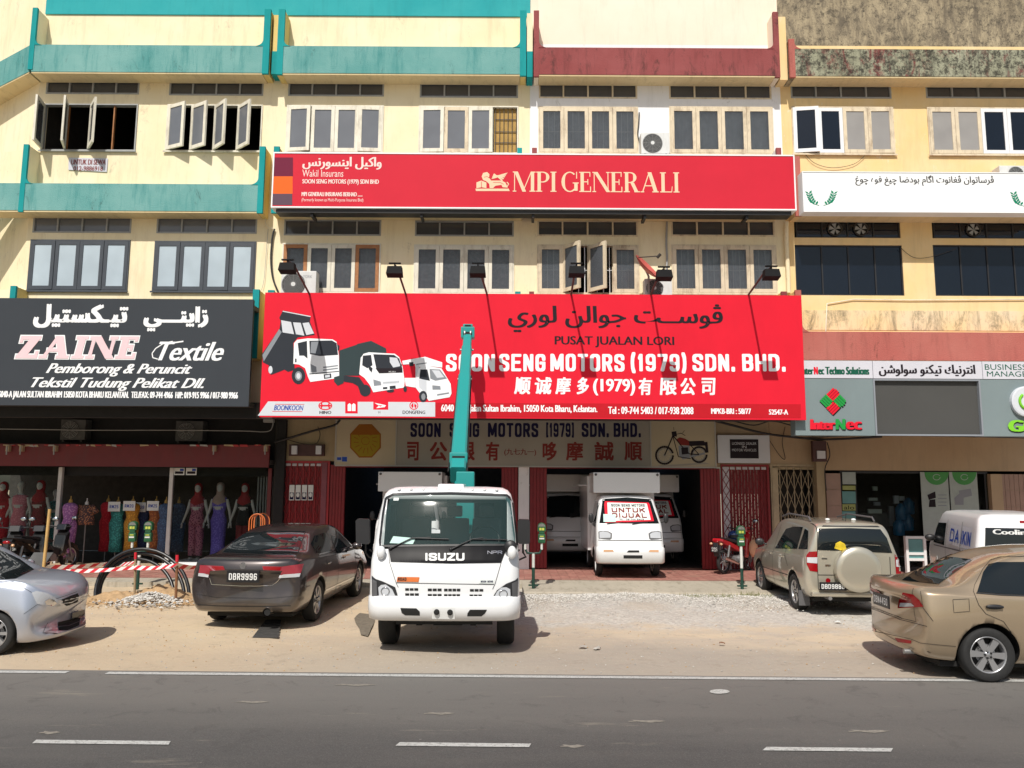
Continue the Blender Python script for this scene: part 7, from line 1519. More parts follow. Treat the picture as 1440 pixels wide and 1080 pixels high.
for sg in (1, -1): mb = MB(); mb.ball((p.x, p.y * sg, p.z), 1, 'black_plastic', 14, .10, .018, .028); mb.tube([(p.x - .09, (p.y - .01) * sg, p.z), (p.x + .09, (p.y - .01) * sg, p.z)], .012, 'black_plastic', 6); bz.part('door_handle', mb)
bz.decal('tail_lamp', Q('370,720 412,728 436,750 453,777 350,783 354,755'), 'lamp_red', .008, mirror=True, step=2.5); bz.decal('tail_lamp', Q('362,762 405,762 418,774 358,777'), 'lamp_clear', .012, mirror=True, step=2.5)
bz.decal('reflector', Q('338,900 405,912 402,924 350,918'), 'lamp_red', .008, mirror=True)
g = MB()
for s_ in ([(-.62, 1.0), (-.60, .62), (.60, .62), (.62, 1.0)], [(-.78, .60), (.78, .60)]): bz.strip('', s_, .006, 'seam', .003, 'rear', mb=g)
g.build('panel_gap', None, bz.t, fix=False); plate(bz, -2.155, 0, .78, .46, .15, 'DBN4450', -1)
mb = MB(); mb.tube([(-2.13, -.5, .27), (-1.9, -.5, .27)], .03, 'steel', 8); bz.part('exhaust', mb); car_mirror(bz, .78, .82, .97, 'paint_bronze'); mb = MB(); mb.box(-1.8, 1.8, -.65, .65, .14, .20, 'under_black'); bz.part('underbody', mb)
# --- silver hatchback at the left edge
sl = Car('parked_car', 'dusty silver hatchback at the left edge with its nose towards the sand heap', 'car', (-7.66, 11.05, 0), R(0))
st = [(-1.75, .3, .6, .7, .9, .66, 1.3, .56), (-1.65, .22, .66, .73, .92, .70, 1.42, .56), (-.8, .18, .68, .737, .92, .71, 1.52, .55), (-.1, .18, .68, .737, .91, .71, 1.49, .55), (.3, .18, .68, .737, .90, .71, 1.34, .56), (.7, .18, .68, .737, .89, .705, 1.12, .60), (1.0, .18, .68, .735, .87, .70, .97, .62), (1.3, .14, .68, .73, .83, .69, .94, .62), (1.55, .14, .66, .72, .79, .66, .88, .60), (1.70, .15, .62, .70, .71, .62, .81, .56), (1.78, .17, .56, .66, .62, .56, .72, .50), (1.81, .22, .50, .60, .54, .50, .62, .42)]
sl.loft(st, 'paint_silver', cut=[(-1.2, .27, .31, .5, 1.2), (-1.2, .27, .31, -1.2, -.5), (1.14, .27, .31, .5, 1.2), (1.14, .27, .31, -1.2, -.5)], bf=.22, br=.1)
for sg in (-1, 1):
    for x in (-1.2, 1.14): sl.wheel(x, sg * .64, .27, .17, .185, 8, sw=.05)
U = lambda s_: [(float(a) / 6.426, 760 + float(b) / 6.426) for a, b in (p.split(',') for p in s_.split())]
sl.decal('windscreen', U('-200,330 0,356 140,345 308,264 180,172 0,86 -200,-20'), 'car_glass', .006)
for sg, md in ((1, 'left'), (-1, 'right')):
    sl.decal('side_window', [(-.35, .98), (.72, .94), (.32, 1.36), (-.35, 1.42)], 'car_glass', .006, md)
sl.decal('headlamp', U('285,472 330,456 420,475 500,520 550,590 500,596 400,586 330,572'), 'lamp_clear', .008, mirror=True, step=2); sl.decal('headlamp_bulb', U('402,548 440,527 488,536 508,565 480,588 412,580'), 'chrome', .012, mirror=True, step=2)
g = MB()
for s_ in ('505,527 600,497 690,464', '335,580 270,625 215,665', '430,742 385,835 520,842', '0,372 120,375 285,470'): sl.strip('', U(s_), .5, 'seam', .006, mb=g)
g.build('panel_gap', None, sl.t, fix=False)
sl.decal('grille', U('556,535 640,498 698,478 712,505 698,560 600,590 575,570'), 'under_black', .006, step=2); sl.strip('grille_bar', U('565,565 640,555 705,520'), 1.4, 'paint_silver', .012); sl.decal('air_intake', U('520,738 630,712 724,700 714,770 610,812 532,815'), 'under_black', .006, step=2.5); sl.strip('grille_bar', U('525,785 620,775 718,735'), 1.0, 'grey_plastic', .012); sl.decal('badge', U('650,515 668,500 682,505 668,522'), 'chrome', .016, step=2); sl.decal('number_plate', U('635,652 750,617 745,690 632,740'), 'plate_black', .03, step=3)
car_mirror(sl, .62, .74, .98, 'paint_silver'); mb = MB(); mb.box(-1.5, 1.5, -.6, .6, .14, .2, 'under_black'); sl.part('underbody', mb)
# --- white service van
vn = Car('service_van', 'white air-conditioning service van parked behind the bronze saloon', 'van', (9.15, 15.3, 0), R(90 - 17))
vn.rings([(.30, 2.0, -2.05, .80, .25, .1), (.36, 2.05, -2.10, .82, .25, .1), (.85, 2.05, -2.10, .83, .25, .12), (1.0, 2.0, -2.09, .825, .25, .15), (1.15, 1.75, -2.08, .81, .25, .15), (1.45, 1.35, -2.05, .76, .25, .15), (1.64, 1.1, -2.0, .72, .25, .12), (1.70, 1.0, -1.93, .66, .22, .1), (1.725, .85, -1.8, .5, .2, .05)], 'paint_white', [(1.25, .30, .35, .55, 1.2), (1.25, .30, .35, -1.2, -.55), (-1.2, .30, .35, .55, 1.2), (-1.2, .30, .35, -1.2, -.55)])
for sg in (-1, 1):
    for x in (-1.2, 1.25): vn.wheel(x, sg * .71, .30, .17, .19, 6, 'plate_white', solid=True)
vn.decal('rear_window', [(-.68, 1.12), (.68, 1.12), (.64, 1.50), (-.64, 1.50)], 'car_glass', .006, 'rear'); vn.decal('brake_lamp', [(-.12, 1.585), (.12, 1.585), (.12, 1.625), (-.12, 1.625)], 'lamp_red', .008, 'rear')
mb = MB(); letters(mb, 'Cooling King', (-.02, 1.37, .92, 1.475), 0, 'plate_white', .008, conv=lambda a, b, l: vn.proj((.52 - a, b), .010 + l, 'rear')); mb.build('lettering', None, vn.t, fix=False)
for md in ('left', 'right'):
    vn.decal('side_window', [(-1.75, 1.10), (-1.05, 1.10), (-1.05, 1.48), (-1.70, 1.48)], 's_lightgrey', .006, md); vn.decal('side_window', [(-.95, 1.10), (-.10, 1.10), (-.10, 1.48), (-.95, 1.48)], 's_lightgrey', .006, md); vn.decal('side_window', [(.25, 1.05), (1.25, 1.05), (1.02, 1.46), (.25, 1.48)], 'car_glass', .006, md)
    g = MB(); vn.strip('', [(-1.0, .35), (-1.0, 1.55)], .014, 'seam', .003, md, mb=g); vn.strip('', [(.15, .35), (.15, 1.55)], .014, 'seam', .003, md, mb=g); vn.strip('', [(-1.8, 1.05), (1.2, 1.0)], .02, 'grey_plastic', .004, md, mb=g); g.build('panel_gap', None, vn.t, fix=False)
mb = MB()
for s_, a, b in (('DA', -1.66, -1.12), ('IKIN', -.88, -.16)): block(mb, s_, (-b, 1.16, -a, 1.40), .2, 's_blue', lambda u, v, l: vn.proj((-u, v), .010 + l, 'right'), .2)
for s_, a, b in (('DA', -.88, -.36), ('IKIN', -1.68, -1.10)): block(mb, s_, (-{'DA': -.2, 'IKIN': -1.06}[s_] , 1.16, -{'DA': -.9, 'IKIN': -1.72}[s_], 1.40), .2, 's_blue', lambda u, v, l: vn.proj((-u, v), .010 + l, 'left'), .2)
mb.build('lettering', None, vn.t, fix=False); vn.mirrorpair(1.15, .80, 1.15); plate(vn, -2.115, 0, .62, .45, .15, 'DAR7731', -1)
for sg in (-1, 1): vn.decal('tail_lamp', [(sg * .66, .98), (sg * .66, .70), (sg * .78, .70), (sg * .78, .98)], 'lamp_red', .008, 'rear')
# ------------------------------------------------------------------ street furniture, motorcycles, shop goods
def cloth(name, a, b, sc=25):
    a = tuple(min(.8, x * 1.6) for x in a); b = tuple(min(.8, x * 1.6) for x in b); t = NT(name); v = t.n('ShaderNodeTexVoronoi'); v.inputs['Scale'].default_value = sc; t.l(t.P(), v.inputs['Vector']); t.col(t.mix(t.ramp(v.outputs['Distance'], [(.35, 0.0), (.45, 1.0)]), a, b)); t.b.inputs['Roughness'].default_value = .85; MATS[name] = t.m
for n_, a, b in (('c_purple', (.36, .18, .34), (.20, .08, .22)), ('c_brownprint', (.28, .12, .06), (.05, .03, .03)), ('c_red', (.40, .02, .03), (.3, .01, .02)), ('c_teal', (.04, .26, .24), (.02, .12, .12)), ('c_mustard', (.45, .24, .03), (.3, .14, .02)), ('c_navy', (.04, .06, .13), (.02, .03, .08)), ('c_rust', (.30, .11, .03), (.16, .05, .02)), ('c_floral', (.10, .02, .05), (.30, .10, .15)), ('c_violet', (.16, .12, .48), (.10, .07, .34)), ('c_black', (.012, .012, .013), (.02, .02, .02)), ('c_pink', (.50, .20, .24), (.40, .13, .17)), ('c_maroon', (.20, .02, .03), (.12, .02, .02)), ('c_blue', (.05, .10, .18), (.03, .05, .10))): cloth(n_, a, b)
mat('skin_white', (.62, .60, .58), .5, var=.03); mat('scarf_red', (.34, .012, .02), .8, var=.15); mat('scarf_beige', (.48, .33, .28), .8, var=.15)
def loft_rings(mb, rg, m, seg=18):
    """rg: (z, cx, cy, rx, ry)"""
    vs = [(cx + rx * math.cos(2 * math.pi * k / seg) * (1 + .03 * math.sin(5 * 2 * math.pi * k / seg) * (z < .8)), cy + ry * math.sin(2 * math.pi * k / seg), z) for (z, cx, cy, rx, ry) in rg for k in range(seg)]
    mb.add(vs, [(i * seg + k, i * seg + (k + 1) % seg, (i + 1) * seg + (k + 1) % seg, (i + 1) * seg + k) for i in range(len(rg) - 1) for k in range(seg)] + [tuple(range(seg))[::-1], tuple(range((len(rg) - 1) * seg, len(rg) * seg))], m, True)
def mannequin(px, Y, ytop, zb, col, scarf, label, arms=True, trousers=None, low=None, lean=0):
    H = P(px, ytop, Y).z - zb; k = H / 1.75; x = P(px, 725, Y).x; t = thing('mannequin', label, 'mannequin', (x, Y, zb), R(lean), 'dressed mannequins of the textile shop')
    b = MB(); z = lambda v: v * k
    loft_rings(b, [(z(v), 0, cy * k, rx * k, ry * k) for v, cy, rx, ry in ((.84, 0, .165, .12), (.98, 0, .145, .11), (1.08, -.01, .115, .09), (1.22, -.02, .145, .12), (1.34, -.01, .165, .10), (1.42, 0, .15, .08), (1.455, 0, .06, .055), (1.50, 0, .045, .045), (1.56, -.005, .048, .055), (1.62, -.01, .068, .085), (1.68, -.005, .072, .092), (1.74, 0, .05, .06), (1.752, 0, .01, .01))], 'skin_white')
    for sg in (-1, 1):
        b.tube([(sg * .08 * k, 0, z(.86)), (sg * .085 * k, -.01, z(.48)), (sg * .08 * k, 0, z(.09))], [.075 * k, .052 * k, .034 * k], 'skin_white', 10); b.ball((sg * .085 * k, -.05 * k, z(.035)), .04 * k, 'skin_white', 8, 1, 2.3, .9)
    if arms:
        for sg in (-1, 1):
            b.tube([(sg * .16 * k, 0, z(1.385)), (sg * .235 * k, .01, z(1.12)), (sg * .30 * k, -.07 * k, z(.86))], [.043 * k, .034 * k, .022 * k], 'skin_white', 8)
            b.ball((sg * .312 * k, -.085 * k, z(.815)), .035 * k, 'skin_white', 8, .6, .9, 1.3)
            for f in range(4): b.tube([(sg * .312 * k, (-.10 + .015 * f) * k, z(.80)), (sg * .322 * k, (-.11 + .02 * f) * k, z(.735))], .008 * k, 'skin_white', 5)
            b.tube([(sg * .30 * k, -.11 * k, z(.83)), (sg * .285 * k, -.14 * k, z(.79))], .008 * k, 'skin_white', 5)
    b.ball((0, -.095 * k, z(1.635)), .010 * k, 'skin_white', 6, 1, 1.2, 2)
    for sg in (-1, 1): b.ball((sg * .026 * k, -.085 * k, z(1.655)), .008 * k, 'under_black', 6, 1.4, .6, .6)
    b.build('body', None, t); d = MB()
    if trousers:
        for sg in (-1, 1): loft_rings(d, [(z(.10), sg * .08 * k, 0, .085 * k, .075 * k), (z(.45), sg * .085 * k, 0, .085 * k, .08 * k), (z(.86), sg * .075 * k, 0, .10 * k, .11 * k)], trousers)
        top = .80
        loft_rings(d, [(z(v), 0, 0, rx * k, ry * k) for v, rx, ry in ((top, .185, .14), (.98, .16, .125), (1.09, .13, .105), (1.23, .16, .14), (1.36, .178, .115), (1.425, .155, .09), (1.45, .07, .06))], col)
    else: loft_rings(d, [(z(v), 0, 0, rx * k, ry * k) for v, rx, ry in ((low or .08, .17, .14), (.35, .15, .13), (.65, .165, .135), (.90, .185, .14), (1.09, .13, .105), (1.23, .16, .14), (1.36, .178, .115), (1.425, .155, .09), (1.45, .07, .06))], col)
    d.build('dress', None, t)
    if scarf: s_ = MB(); loft_rings(s_, [(z(v), 0, cy * k, rx * k, ry * k) for v, cy, rx, ry in ((1.24, -.06, .06, .07), (1.33, -.02, .17, .125), (1.42, 0, .15, .11), (1.50, .01, .085, .085), (1.58, .025, .085, .085), (1.68, .025, .092, .095), (1.75, .015, .075, .08), (1.785, .01, .02, .02))], scarf); s_.build('headscarf', None, t)
zp = FZ + .121
mannequin(277, 20.35, 681, zp, 'c_floral', 'scarf_red', 'mannequin in floral maroon outfit and red headscarf nearest the white post', trousers='c_floral')
mannequin(308, 20.35, 680, zp, 'c_violet', 'scarf_beige', 'mannequin in a long violet dress with beige headscarf')
mannequin(343, 20.35, 681, zp, 'c_black', 'scarf_red', 'mannequin in black top with red headscarf nearest the grey pipes', trousers='c_maroon')
mannequin(2, 20.3, 679, zp, 'c_red', 'scarf_red', 'mannequin in red cut off by the left edge of the photo'); mannequin(27, 20.3, 677, zp, 'c_pink', None, 'mannequin with bare head in pink skirt behind the motorcycles'); mannequin(54, 20.35, 677, zp, 'c_maroon', 'scarf_red', 'mannequin in dark striped dress with red scarf left of the white post'); mannequin(77, 20.9, 688, zp, 'c_teal', None, 'mannequin in teal blouse just left of the white post', arms=False)
def dress_form(px, Y, yt, yb, m, label, card=None, short=False, wk=1.0):
    zb = FZ + .0; x = P(px, 740, Y).x; z1 = P(px, yt, Y).z; z0 = max(P(px, yb, Y).z, zb + .05) - 0; k = (z1 - .1) - z0; t = thing('dress_form', label, 'dress form', (x, Y, zb), 0, 'headless dress forms in the open shop bay'); z0 -= zb; z1 -= zb
    d = MB(); w = .17 * wk
    loft_rings(d, [(z0 + k * v, 0, 0, w * a, w * a * .75) for v, a in (((0, 1.15), (.3, 1.1), (.6, .95), (.85, 1.1), (.96, .85), (1, .35)) if short else ((0, 1.0), (.25, .9), (.45, 1.05), (.58, 1.12), (.70, .80), (.82, 1.0), (.92, 1.05), (.97, .85), (1.0, .32)))], m); 
    if short:
        for sg in (-1, 1): d.tube([(sg * w * .7, 0, z0 + k * .95), (sg * w * 1.45, -.02, z0 + k * .62)], [.06, .07], m, 8)
    d.build('garment', None, t); s_ = MB(); s_.tube([(0, 0, .03), (0, 0, z0 + .05)], .016, 'steel', 6); s_.lathe([(.15, .0), (.14, .02), (.02, .03)], (0, 0, .001), 'z', 'steel', 16); s_.build('stand', None, t); n_ = MB(); n_.lathe([(.045, z0 + k), (.045, z1 - .05), (.03, z1 - .02), (.012, z1), (.012, z1 + .06)], (0, 0, 0), 'z', 'skin_white' if short else 'tan_board', 12); n_.build('neck_cap', None, t)
    if card: c_ = MB(); c_.bbox(-.15, .15, -w - .03, -w - .02, z1 - .30, z1 - .06, .003, 'paper_white'); p = c_.build('price_card', None, t); l_ = MB(); block(l_, card, (-.11, z1 - .22, .11, z1 - .14), .16, 's_blue', lambda a, b, l: (a, -w - .03 - l, b), .3); l_.build('lettering', None, p, fix=False)
dress_form(97, 19.75, 701, 783, 'c_purple', 'long purple patterned dress form at the front left of the open bay'); dress_form(120, 19.9, 704, 738, 'c_brownprint', 'short brown printed blouse on a thin stand', short=True, wk=1.05)
dress_form(150, 20.8, 700, 775, 'c_red', 'red dress form partly behind the teal one'); dress_form(164, 20.4, 702, 776, 'c_teal', 'teal dress form with a price card', 'RM25'); dress_form(185, 20.3, 701, 776, 'c_mustard', 'mustard yellow dress form with a price card', 'RM20'); dress_form(200, 20.7, 703, 778, 'c_navy', 'dark navy dress form with a lower price card', 'RM29'); dress_form(218, 20.4, 701, 778, 'c_rust', 'rust brown dress form with a price card', 'RM25'); dress_form(232, 20.1, 702, 776, 'c_blue', 'navy floral dress form beside the white post'); dress_form(250, 20.6, 702, 776, 'c_blue', 'dark blue dress form behind the glass right of the white post')
t = thing('notice', 'two small printed notices in the top corner of the mannequin window', 'notice', P(263, 665, YS - .02))
for k in (0, 1):
    a = prect(244.5 + 17 * k, 658, 260 + 17 * k, 668, YS); mb = MB(); mb.box(a[0], a[2], YS - .012, YS - .008, a[1], a[3], 'paper_white'); mb.build('sheet', None, t, world=True); mb = MB(); mb.box(a[0] + .03, a[2] - .03, YS - .0125, YS - .0121, a[1] + .03, a[1] + .09, 's_ink'); mb.box(a[0] + .15, a[2] - .02, YS - .014, YS - .0126, a[1] + .1, a[3] - .02, 's_blue'); mb.build('print', None, t, world=True)
t = thing('notice', 'strip of four blue and white stickers on the bright red lattice gate', 'notice', P(423, 705, YS - .06))
for k in range(4):
    a = prect(406.5 + 8.8 * k, 682, 414.5 + 8.8 * k, 703.5, YS - .05); mb = MB(); mb.box(a[0], a[2], YS - .06, YS - .054, a[1], a[3], 'paper_white'); o_ = mb.build('sheet', None, t, world=True)
    mb = MB(); yb_ = YS - .062; mb.box(a[0] + .015, a[2] - .015, yb_, YS - .0601, a[1] + .02, a[1] + .19, 's_navy'); mb.ball(((a[0] + a[2]) / 2, yb_, a[1] + .13), .04, 'paper_white', 8, 1, .1, 1.4); mb.build('print', None, t, world=True)
# parking meters
mat('meter_green', (.015, .09, .035), .45, var=.15); mat('pole_green', (.012, .05, .035), .5, var=.2); mat('meter_grey', (.22, .23, .21), .35, .4, var=.1); mat('pole_white', (.62, .62, .58), .6, var=.08); mat('meter_yellow', (.45, .50, .08), .5, var=.2)
def meter_head(t, x, y, z):
    mb = MB(); mb.bbox(x - .075, x + .075, y - .05, y + .05, z, z + .19, .03, 'meter_green'); mb.bbox(x - .055, x + .055, y - .045, y + .045, z + .191, z + .24, .01, 'meter_green'); mb.build('meter_body', None, t, world=True)
    mb = MB(); pts = [(x - .085, z + .24), (x + .085, z + .24), (x + .085, z + .33)] + [(x + .085 * math.cos(R(a)), z + .33 + .085 * math.sin(R(a))) for a in range(15, 166, 15)] + [(x - .085, z + .33)]; mb.prism(pts, y - .05, y + .05, 'meter_green'); pts2 = [(x + .07 * math.cos(R(a)), z + .335 + .065 * math.sin(R(a))) for a in range(0, 181, 15)]; mb.prism(pts2, y - .056, y - .051, 'meter_grey'); mb.build('meter_dial', None, t, world=True)
    mb = MB(); mb.box(x - .05, x - .005, y - .056, y - .051, z + .26, z + .31, 'meter_yellow'); mb.box(x + .005, x + .05, y - .056, y - .051, z + .26, z + .31, 'meter_yellow'); mb.box(x - .05, x + .05, y - .056, y - .051, z + .08, z + .11, 'pole_white'); mb.box(x - .04, x + .04, y - .056, y - .051, z + .13, z + .15, 'meter_yellow'); mb.build('meter_label', None, t, world=True)
def meter(px, py, label, heads, ztop):
    b = G(px, py, .03); t = thing('parking_meter', label, 'parking meter', b, 0, 'green parking meters along the bays'); zc = .78
    mb = MB(); mb.tube([b, (b.x, b.y, .5)], .032, 'pole_green', 12); mb.box(b.x - .10, b.x + .10, b.y - .02, b.y + .02, .13, .16, 'pole_green'); mb.build('pole', None, t, world=True)
    mb = MB(); mb.tube([(b.x, b.y, .5), (b.x, b.y, zc if len(heads) > 1 else ztop)], .03, 'pole_white', 12); mb.build('pole_sleeve', None, t, world=True)
    if len(heads) > 1:
        mb = MB(); mb.tube([(b.x + heads[0], b.y, zc + .1), (b.x + heads[0] + .04, b.y, zc + .01), (b.x, b.y, zc), (b.x + heads[1] - .04, b.y, zc + .01), (b.x + heads[1], b.y, zc + .1)], .022, 'pole_green', 8); mb.build('cross_arm', None, t, world=True)
        for h in heads: mb = MB(); mb.tube([(b.x + h, b.y, zc + .08), (b.x + h, b.y, ztop)], .026, 'pole_white', 10); mb.build('stub', None, t, world=True)
    for h in heads: meter_head(t, b.x + h, b.y, ztop)
meter(1044, 832, 'single green parking meter on a white and green pole beside the red motorcycle', [0], .95); meter(750, 831, 'double green parking meter just right of the crane truck mirror', [-.17, .17], .99); meter(193, 829, 'double green parking meter in front of the dress forms', [-.16, .16], .98)
# motorcycles
def motorcycle(loc, rotz, label, col, helmet=None, group=None, basket=False):
    c = Car('motorcycle', label, 'motorcycle', loc, rotz, group); t = c.t
    for x in (-.60, .62):
        mb = MB(); mb.tube([(x + .245 * math.cos(R(a)), 0, .285 + .245 * math.sin(R(a))) for a in range(0, 360, 12)], .042, 'rubber', 8, closed=True); w_ = mb.build('wheel', None, t); q_ = MB()
        q_.tube([(x + .205 * math.cos(R(a)), 0, .285 + .205 * math.sin(R(a))) for a in range(0, 360, 15)], .014, 'alloy', 6, closed=True)
        for a in range(0, 360, 60): q_.tube([(x + .03 * math.cos(R(a)), 0, .285 + .03 * math.sin(R(a))), (x + .2 * math.cos(R(a + 14)), 0, .285 + .2 * math.sin(R(a + 14)))], .012, 'alloy', 5)
        q_.lathe([(.045, -.05), (.045, .05)], (x, 0, .285), 'y', 'steel', 14); q_.lathe([(.10, -.045), (.10, -.04)], (x, 0, .285), 'y', 'steel', 20); q_.build('rim', None, w_)
    def prof(n_, pts, hw, m, hw2=None):
        mb = MB(); k = len(pts); a = hw2 or hw * .55; cx = sum(p[0] for p in pts) / k; cz = sum(p[1] for p in pts) / k
        vs = [(x, s_ * hh, z) if f == 1 else (cx + (x - cx) * f, s_ * hh, cz + (z - cz) * f) for s_, hh, f in ((-1, hw, .82), (-1, hw * .8, 1), (1, hw * .8, 1), (1, hw, .82)) for x, z in pts]
        mb.add(vs, [tuple(range(k)), tuple(range(4 * k - 1, 3 * k - 1, -1))] + [(r * k + i, (r + 1) * k + i, (r + 1) * k + (i + 1) % k, r * k + (i + 1) % k) for r in range(3) for i in range(k)], m); return mb.build(n_, None, t)
    prof('tail_fairing', [(-.92, .78), (-.86, .84), (-.45, .74), (-.05, .60), (.05, .48), (-.10, .50), (-.40, .60), (-.70, .68)], .12, col); prof('seat', [(-.90, .86), (-.5, .82), (-.1, .76), (.02, .70), (-.02, .66), (-.45, .74), (-.88, .83)], .13, 'black_plastic')
    prof('leg_shield', [(.22, .35), (.30, .80), (.42, .93), (.46, .85), (.38, .55), (.34, .32)], .15, col); prof('handlebar_cowl', [(.28, .93), (.32, 1.05), (.42, 1.06), (.50, .98), (.44, .90)], .13, col); prof('front_mudguard', [(.38, .50), (.48, .60), (.64, .62), (.80, .54), (.88, .40), (.82, .42), (.66, .54), (.48, .50)], .055, col); prof('rear_mudguard', [(-.95, .74), (-.98, .55), (-.93, .42), (-.88, .44), (-.86, .66)], .06, 'black_plastic'); prof('centre_body', [(.05, .36), (.0, .58), (.24, .52), (.26, .38), (.15, .28)], .10, 'black_plastic')
    mb = MB(); mb.bbox(-.22, .16, -.10, .10, .22, .40, .03, 'steel'); mb.lathe([(.09, -.16), (.09, .14), (.05, .16)], (-.02, 0, .32), 'y', 'steel', 16); mb.build('engine', None, t); mb = MB(); mb.tube([(.10, -.12, .28), (-.2, -.15, .22), (-.45, -.16, .30), (-.86, -.17, .40)], [.02, .022, .045, .045], 'chrome', 10); mb.build('exhaust', None, t)
    mb = MB()
    for sg in (-1, 1): mb.tube([(.62, sg * .07, .285), (.46, sg * .07, .80)], .022, 'steel', 8); mb.tube([(-.60, sg * .10, .285), (-.52, sg * .12, .66)], .026, 'steel', 8); mb.tube([(-.60, sg * .07, .27), (-.05, sg * .07, .30)], .02, 'under_black', 6)
    mb.tube([(.0, .1, .26), (-.08, .26, .02)], .012, 'steel', 6); mb.build('fork', None, t); mb = MB(); mb.tube([(.26, -.34, 1.02), (.34, -.18, 1.0), (.36, 0, .98), (.34, .18, 1.0), (.26, .34, 1.02)], .014, 'black_plastic', 8); mb.build('handlebar', None, t)
    for sg in (-1, 1): mb = MB(); mb.tube([(.30, sg * .24, 1.02), (.32, sg * .32, 1.17)], .007, 'black_plastic', 5); mb.ball((.32, sg * .35, 1.20), .05, 'black_plastic', 12, .5, 1.5, 1); mb.ball((.302, sg * .35, 1.20), .044, 'mirror_glass', 12, .4, 1.5, 1); mb.build('mirror', None, t)
    mb = MB(); mb.ball((-.93, 0, .76), .05, 'lamp_red', 10, .7, 1.6, .8); mb.build('tail_lamp', None, t); mb = MB()
    for sg in (-1, 1): mb.ball((-.92, sg * .13, .70), .03, 'lamp_amber', 8, 1, 1.3, 1)
    mb.build('indicator', None, t); mb = MB(); mb.ball((.50, 0, .97), .06, 'lamp_clear', 10, .5, 1.3, 1); mb.build('headlamp', None, t); mb = MB(); mb.bbox(-.995, -.985, -.10, .10, .52, .64, .004, 'plate_black'); p = mb.build('number_plate', None, t); mb = MB(); block(mb, 'DBC', (-.07, .585, .07, .625), .18, 'plate_white', lambda a, b, l: (-.995 - l, -a, b), .3); block(mb, '4127', (-.07, .535, .07, .575), .18, 'plate_white', lambda a, b, l: (-.995 - l, -a, b), .3); mb.build('lettering', None, p, fix=False)
    return c
b_ = G(1020, 808, FZ); red = motorcycle((b_.x + .6 * math.cos(R(46)), b_.y + .12 + .6 * math.sin(R(46)), FZ), R(46), 'red motorcycle with blue helmet on the tiled walkway before the dark red gate', 'paint_red')
t = thing('helmet', 'blue helmet resting on the red motorcycle seat', 'helmet', red.mw @ Vector((-.10, 0, .76))); c_ = red.mw @ Vector((-.08, 0, .86)); mb = MB(); mb.ball(c_, .14, 'helmet_blue', 20, 1.05, 1, .92); mb.build('shell', None, t, world=True); mb = MB(); mb.lathe([(.145, -.05), (.142, .02)], c_, 'z', 'black_plastic', 20, caps=False); mb.build('rim_band', None, t, world=True)
t = thing('shopping_bag', 'pale orange bag hanging on the front of the red motorcycle', 'bag', red.mw @ Vector((.40, -.16, .35))); mat('bag_orange', (.62, .36, .22), .8, var=.2); c_ = red.mw @ Vector((.40, -.24, .55)); mb = MB(); mb.ball(c_, .11, 'bag_orange', 12, 1, .7, 1.9); mb.tube([c_ + Vector((-.04, 0, .18)), c_ + Vector((0, 0, .34)), c_ + Vector((.04, 0, .18))], .008, 'bag_orange', 5); mb.build('bag_body', None, t, world=True)
for px, Y, rz, lab in ((42, 18.0, 90 + 3, 'black motorcycle with its rear plate facing the road beside the bamboo pole'), (9, 17.9, 90 + 8, 'black motorcycle at the left edge behind the silver hatchback'), (69, 18.7, 90 - 14, 'black motorcycle standing behind the bamboo pole')):
    m_ = motorcycle((P(px, 770, Y).x, Y, FZ), R(rz), lab, 'paint_black', group='dark motorcycles outside the textile shop')
# roadworks: heap, rubble, pipes, posts, tape
c0 = G(205, 846); mb = MB(); nx, ny = 60, 34; W_, D_ = 2.6, 1.3
def hz(u, v): r = math.hypot(u * 1.0, v); return max(0, 1 - r) ** .8 * (.20 + .07 * math.sin(u * 7 + v * 3) + .04 * math.sin(u * 17 - v * 13) + .03 * math.sin(v * 29 + u * 23)) + .02 * rnd.random() * (r < 1) - .02
vs = [(c0.x + W_ / 2 * (2 * i / nx - 1), c0.y + .25 + D_ / 2 * (2 * j / ny - 1), gh(c0.x, c0.y) + hz(2 * i / nx - 1, 2 * j / ny - 1)) for j in range(ny + 1) for i in range(nx + 1)]
mb.add(vs, [(j * (nx + 1) + i, j * (nx + 1) + i + 1, (j + 1) * (nx + 1) + i + 1, (j + 1) * (nx + 1) + i) for j in range(ny) for i in range(nx)], 'soil', True); o = mb.build('sand_heap'); o['kind'] = 'structure'
c1 = G(208, 850); scatter('rubble', 900, lambda: (lambda u, v: (c1.x + u * .34, c1.y + .1 + v * .22, .02 + max(0, .17 - .09 * math.hypot(u, v)) + rnd.uniform(0, .03)))(rnd.gauss(0, 1), rnd.gauss(0, 1)), .012, .04, ['stone_a', 'stone_c', 'stone_c', 'stone_b'], label='pale broken stones heaped at the foot of the black pipe loops')
scatter('soil_clods', 500, lambda: (c0.x + rnd.gauss(0, .9), c0.y + rnd.gauss(-.1, .4), .01 + rnd.uniform(0, .06)), .01, .045, ['soil', 'soil', 'stone_b'], label='clods of sandy soil around the heap')
mat('pipe_black', (.012, .012, .014), .35, var=.2); mat('pipe_grey', (.3, .3, .32), .4, var=.1)
for k, (cx, cy, rx, ry, lab, a0, a1) in enumerate(((200, 838, 66, 66, 'outermost black pipe loop rising from the sand heap', 176, 366), (198, 838, 61, 60, 'black pipe loop just inside the outermost one', 178, 362), (192, 836, 52, 50, 'innermost flatter black pipe loop', 180, 358))):
    Yk = c0.y + .25 + .06 * k; pts = [P(x, y, Yk + .3 * math.sin(R(i * 8))) for i, (x, y) in enumerate(arcpts(cx, cy, rx, ry, a0, a1, 22))]; mb = MB(); mb.tube(pts, .034, 'pipe_black', 10); tag(mb.build('pipe_loop'), lab, 'pipe', 'black pipe loops standing in the sand heap')
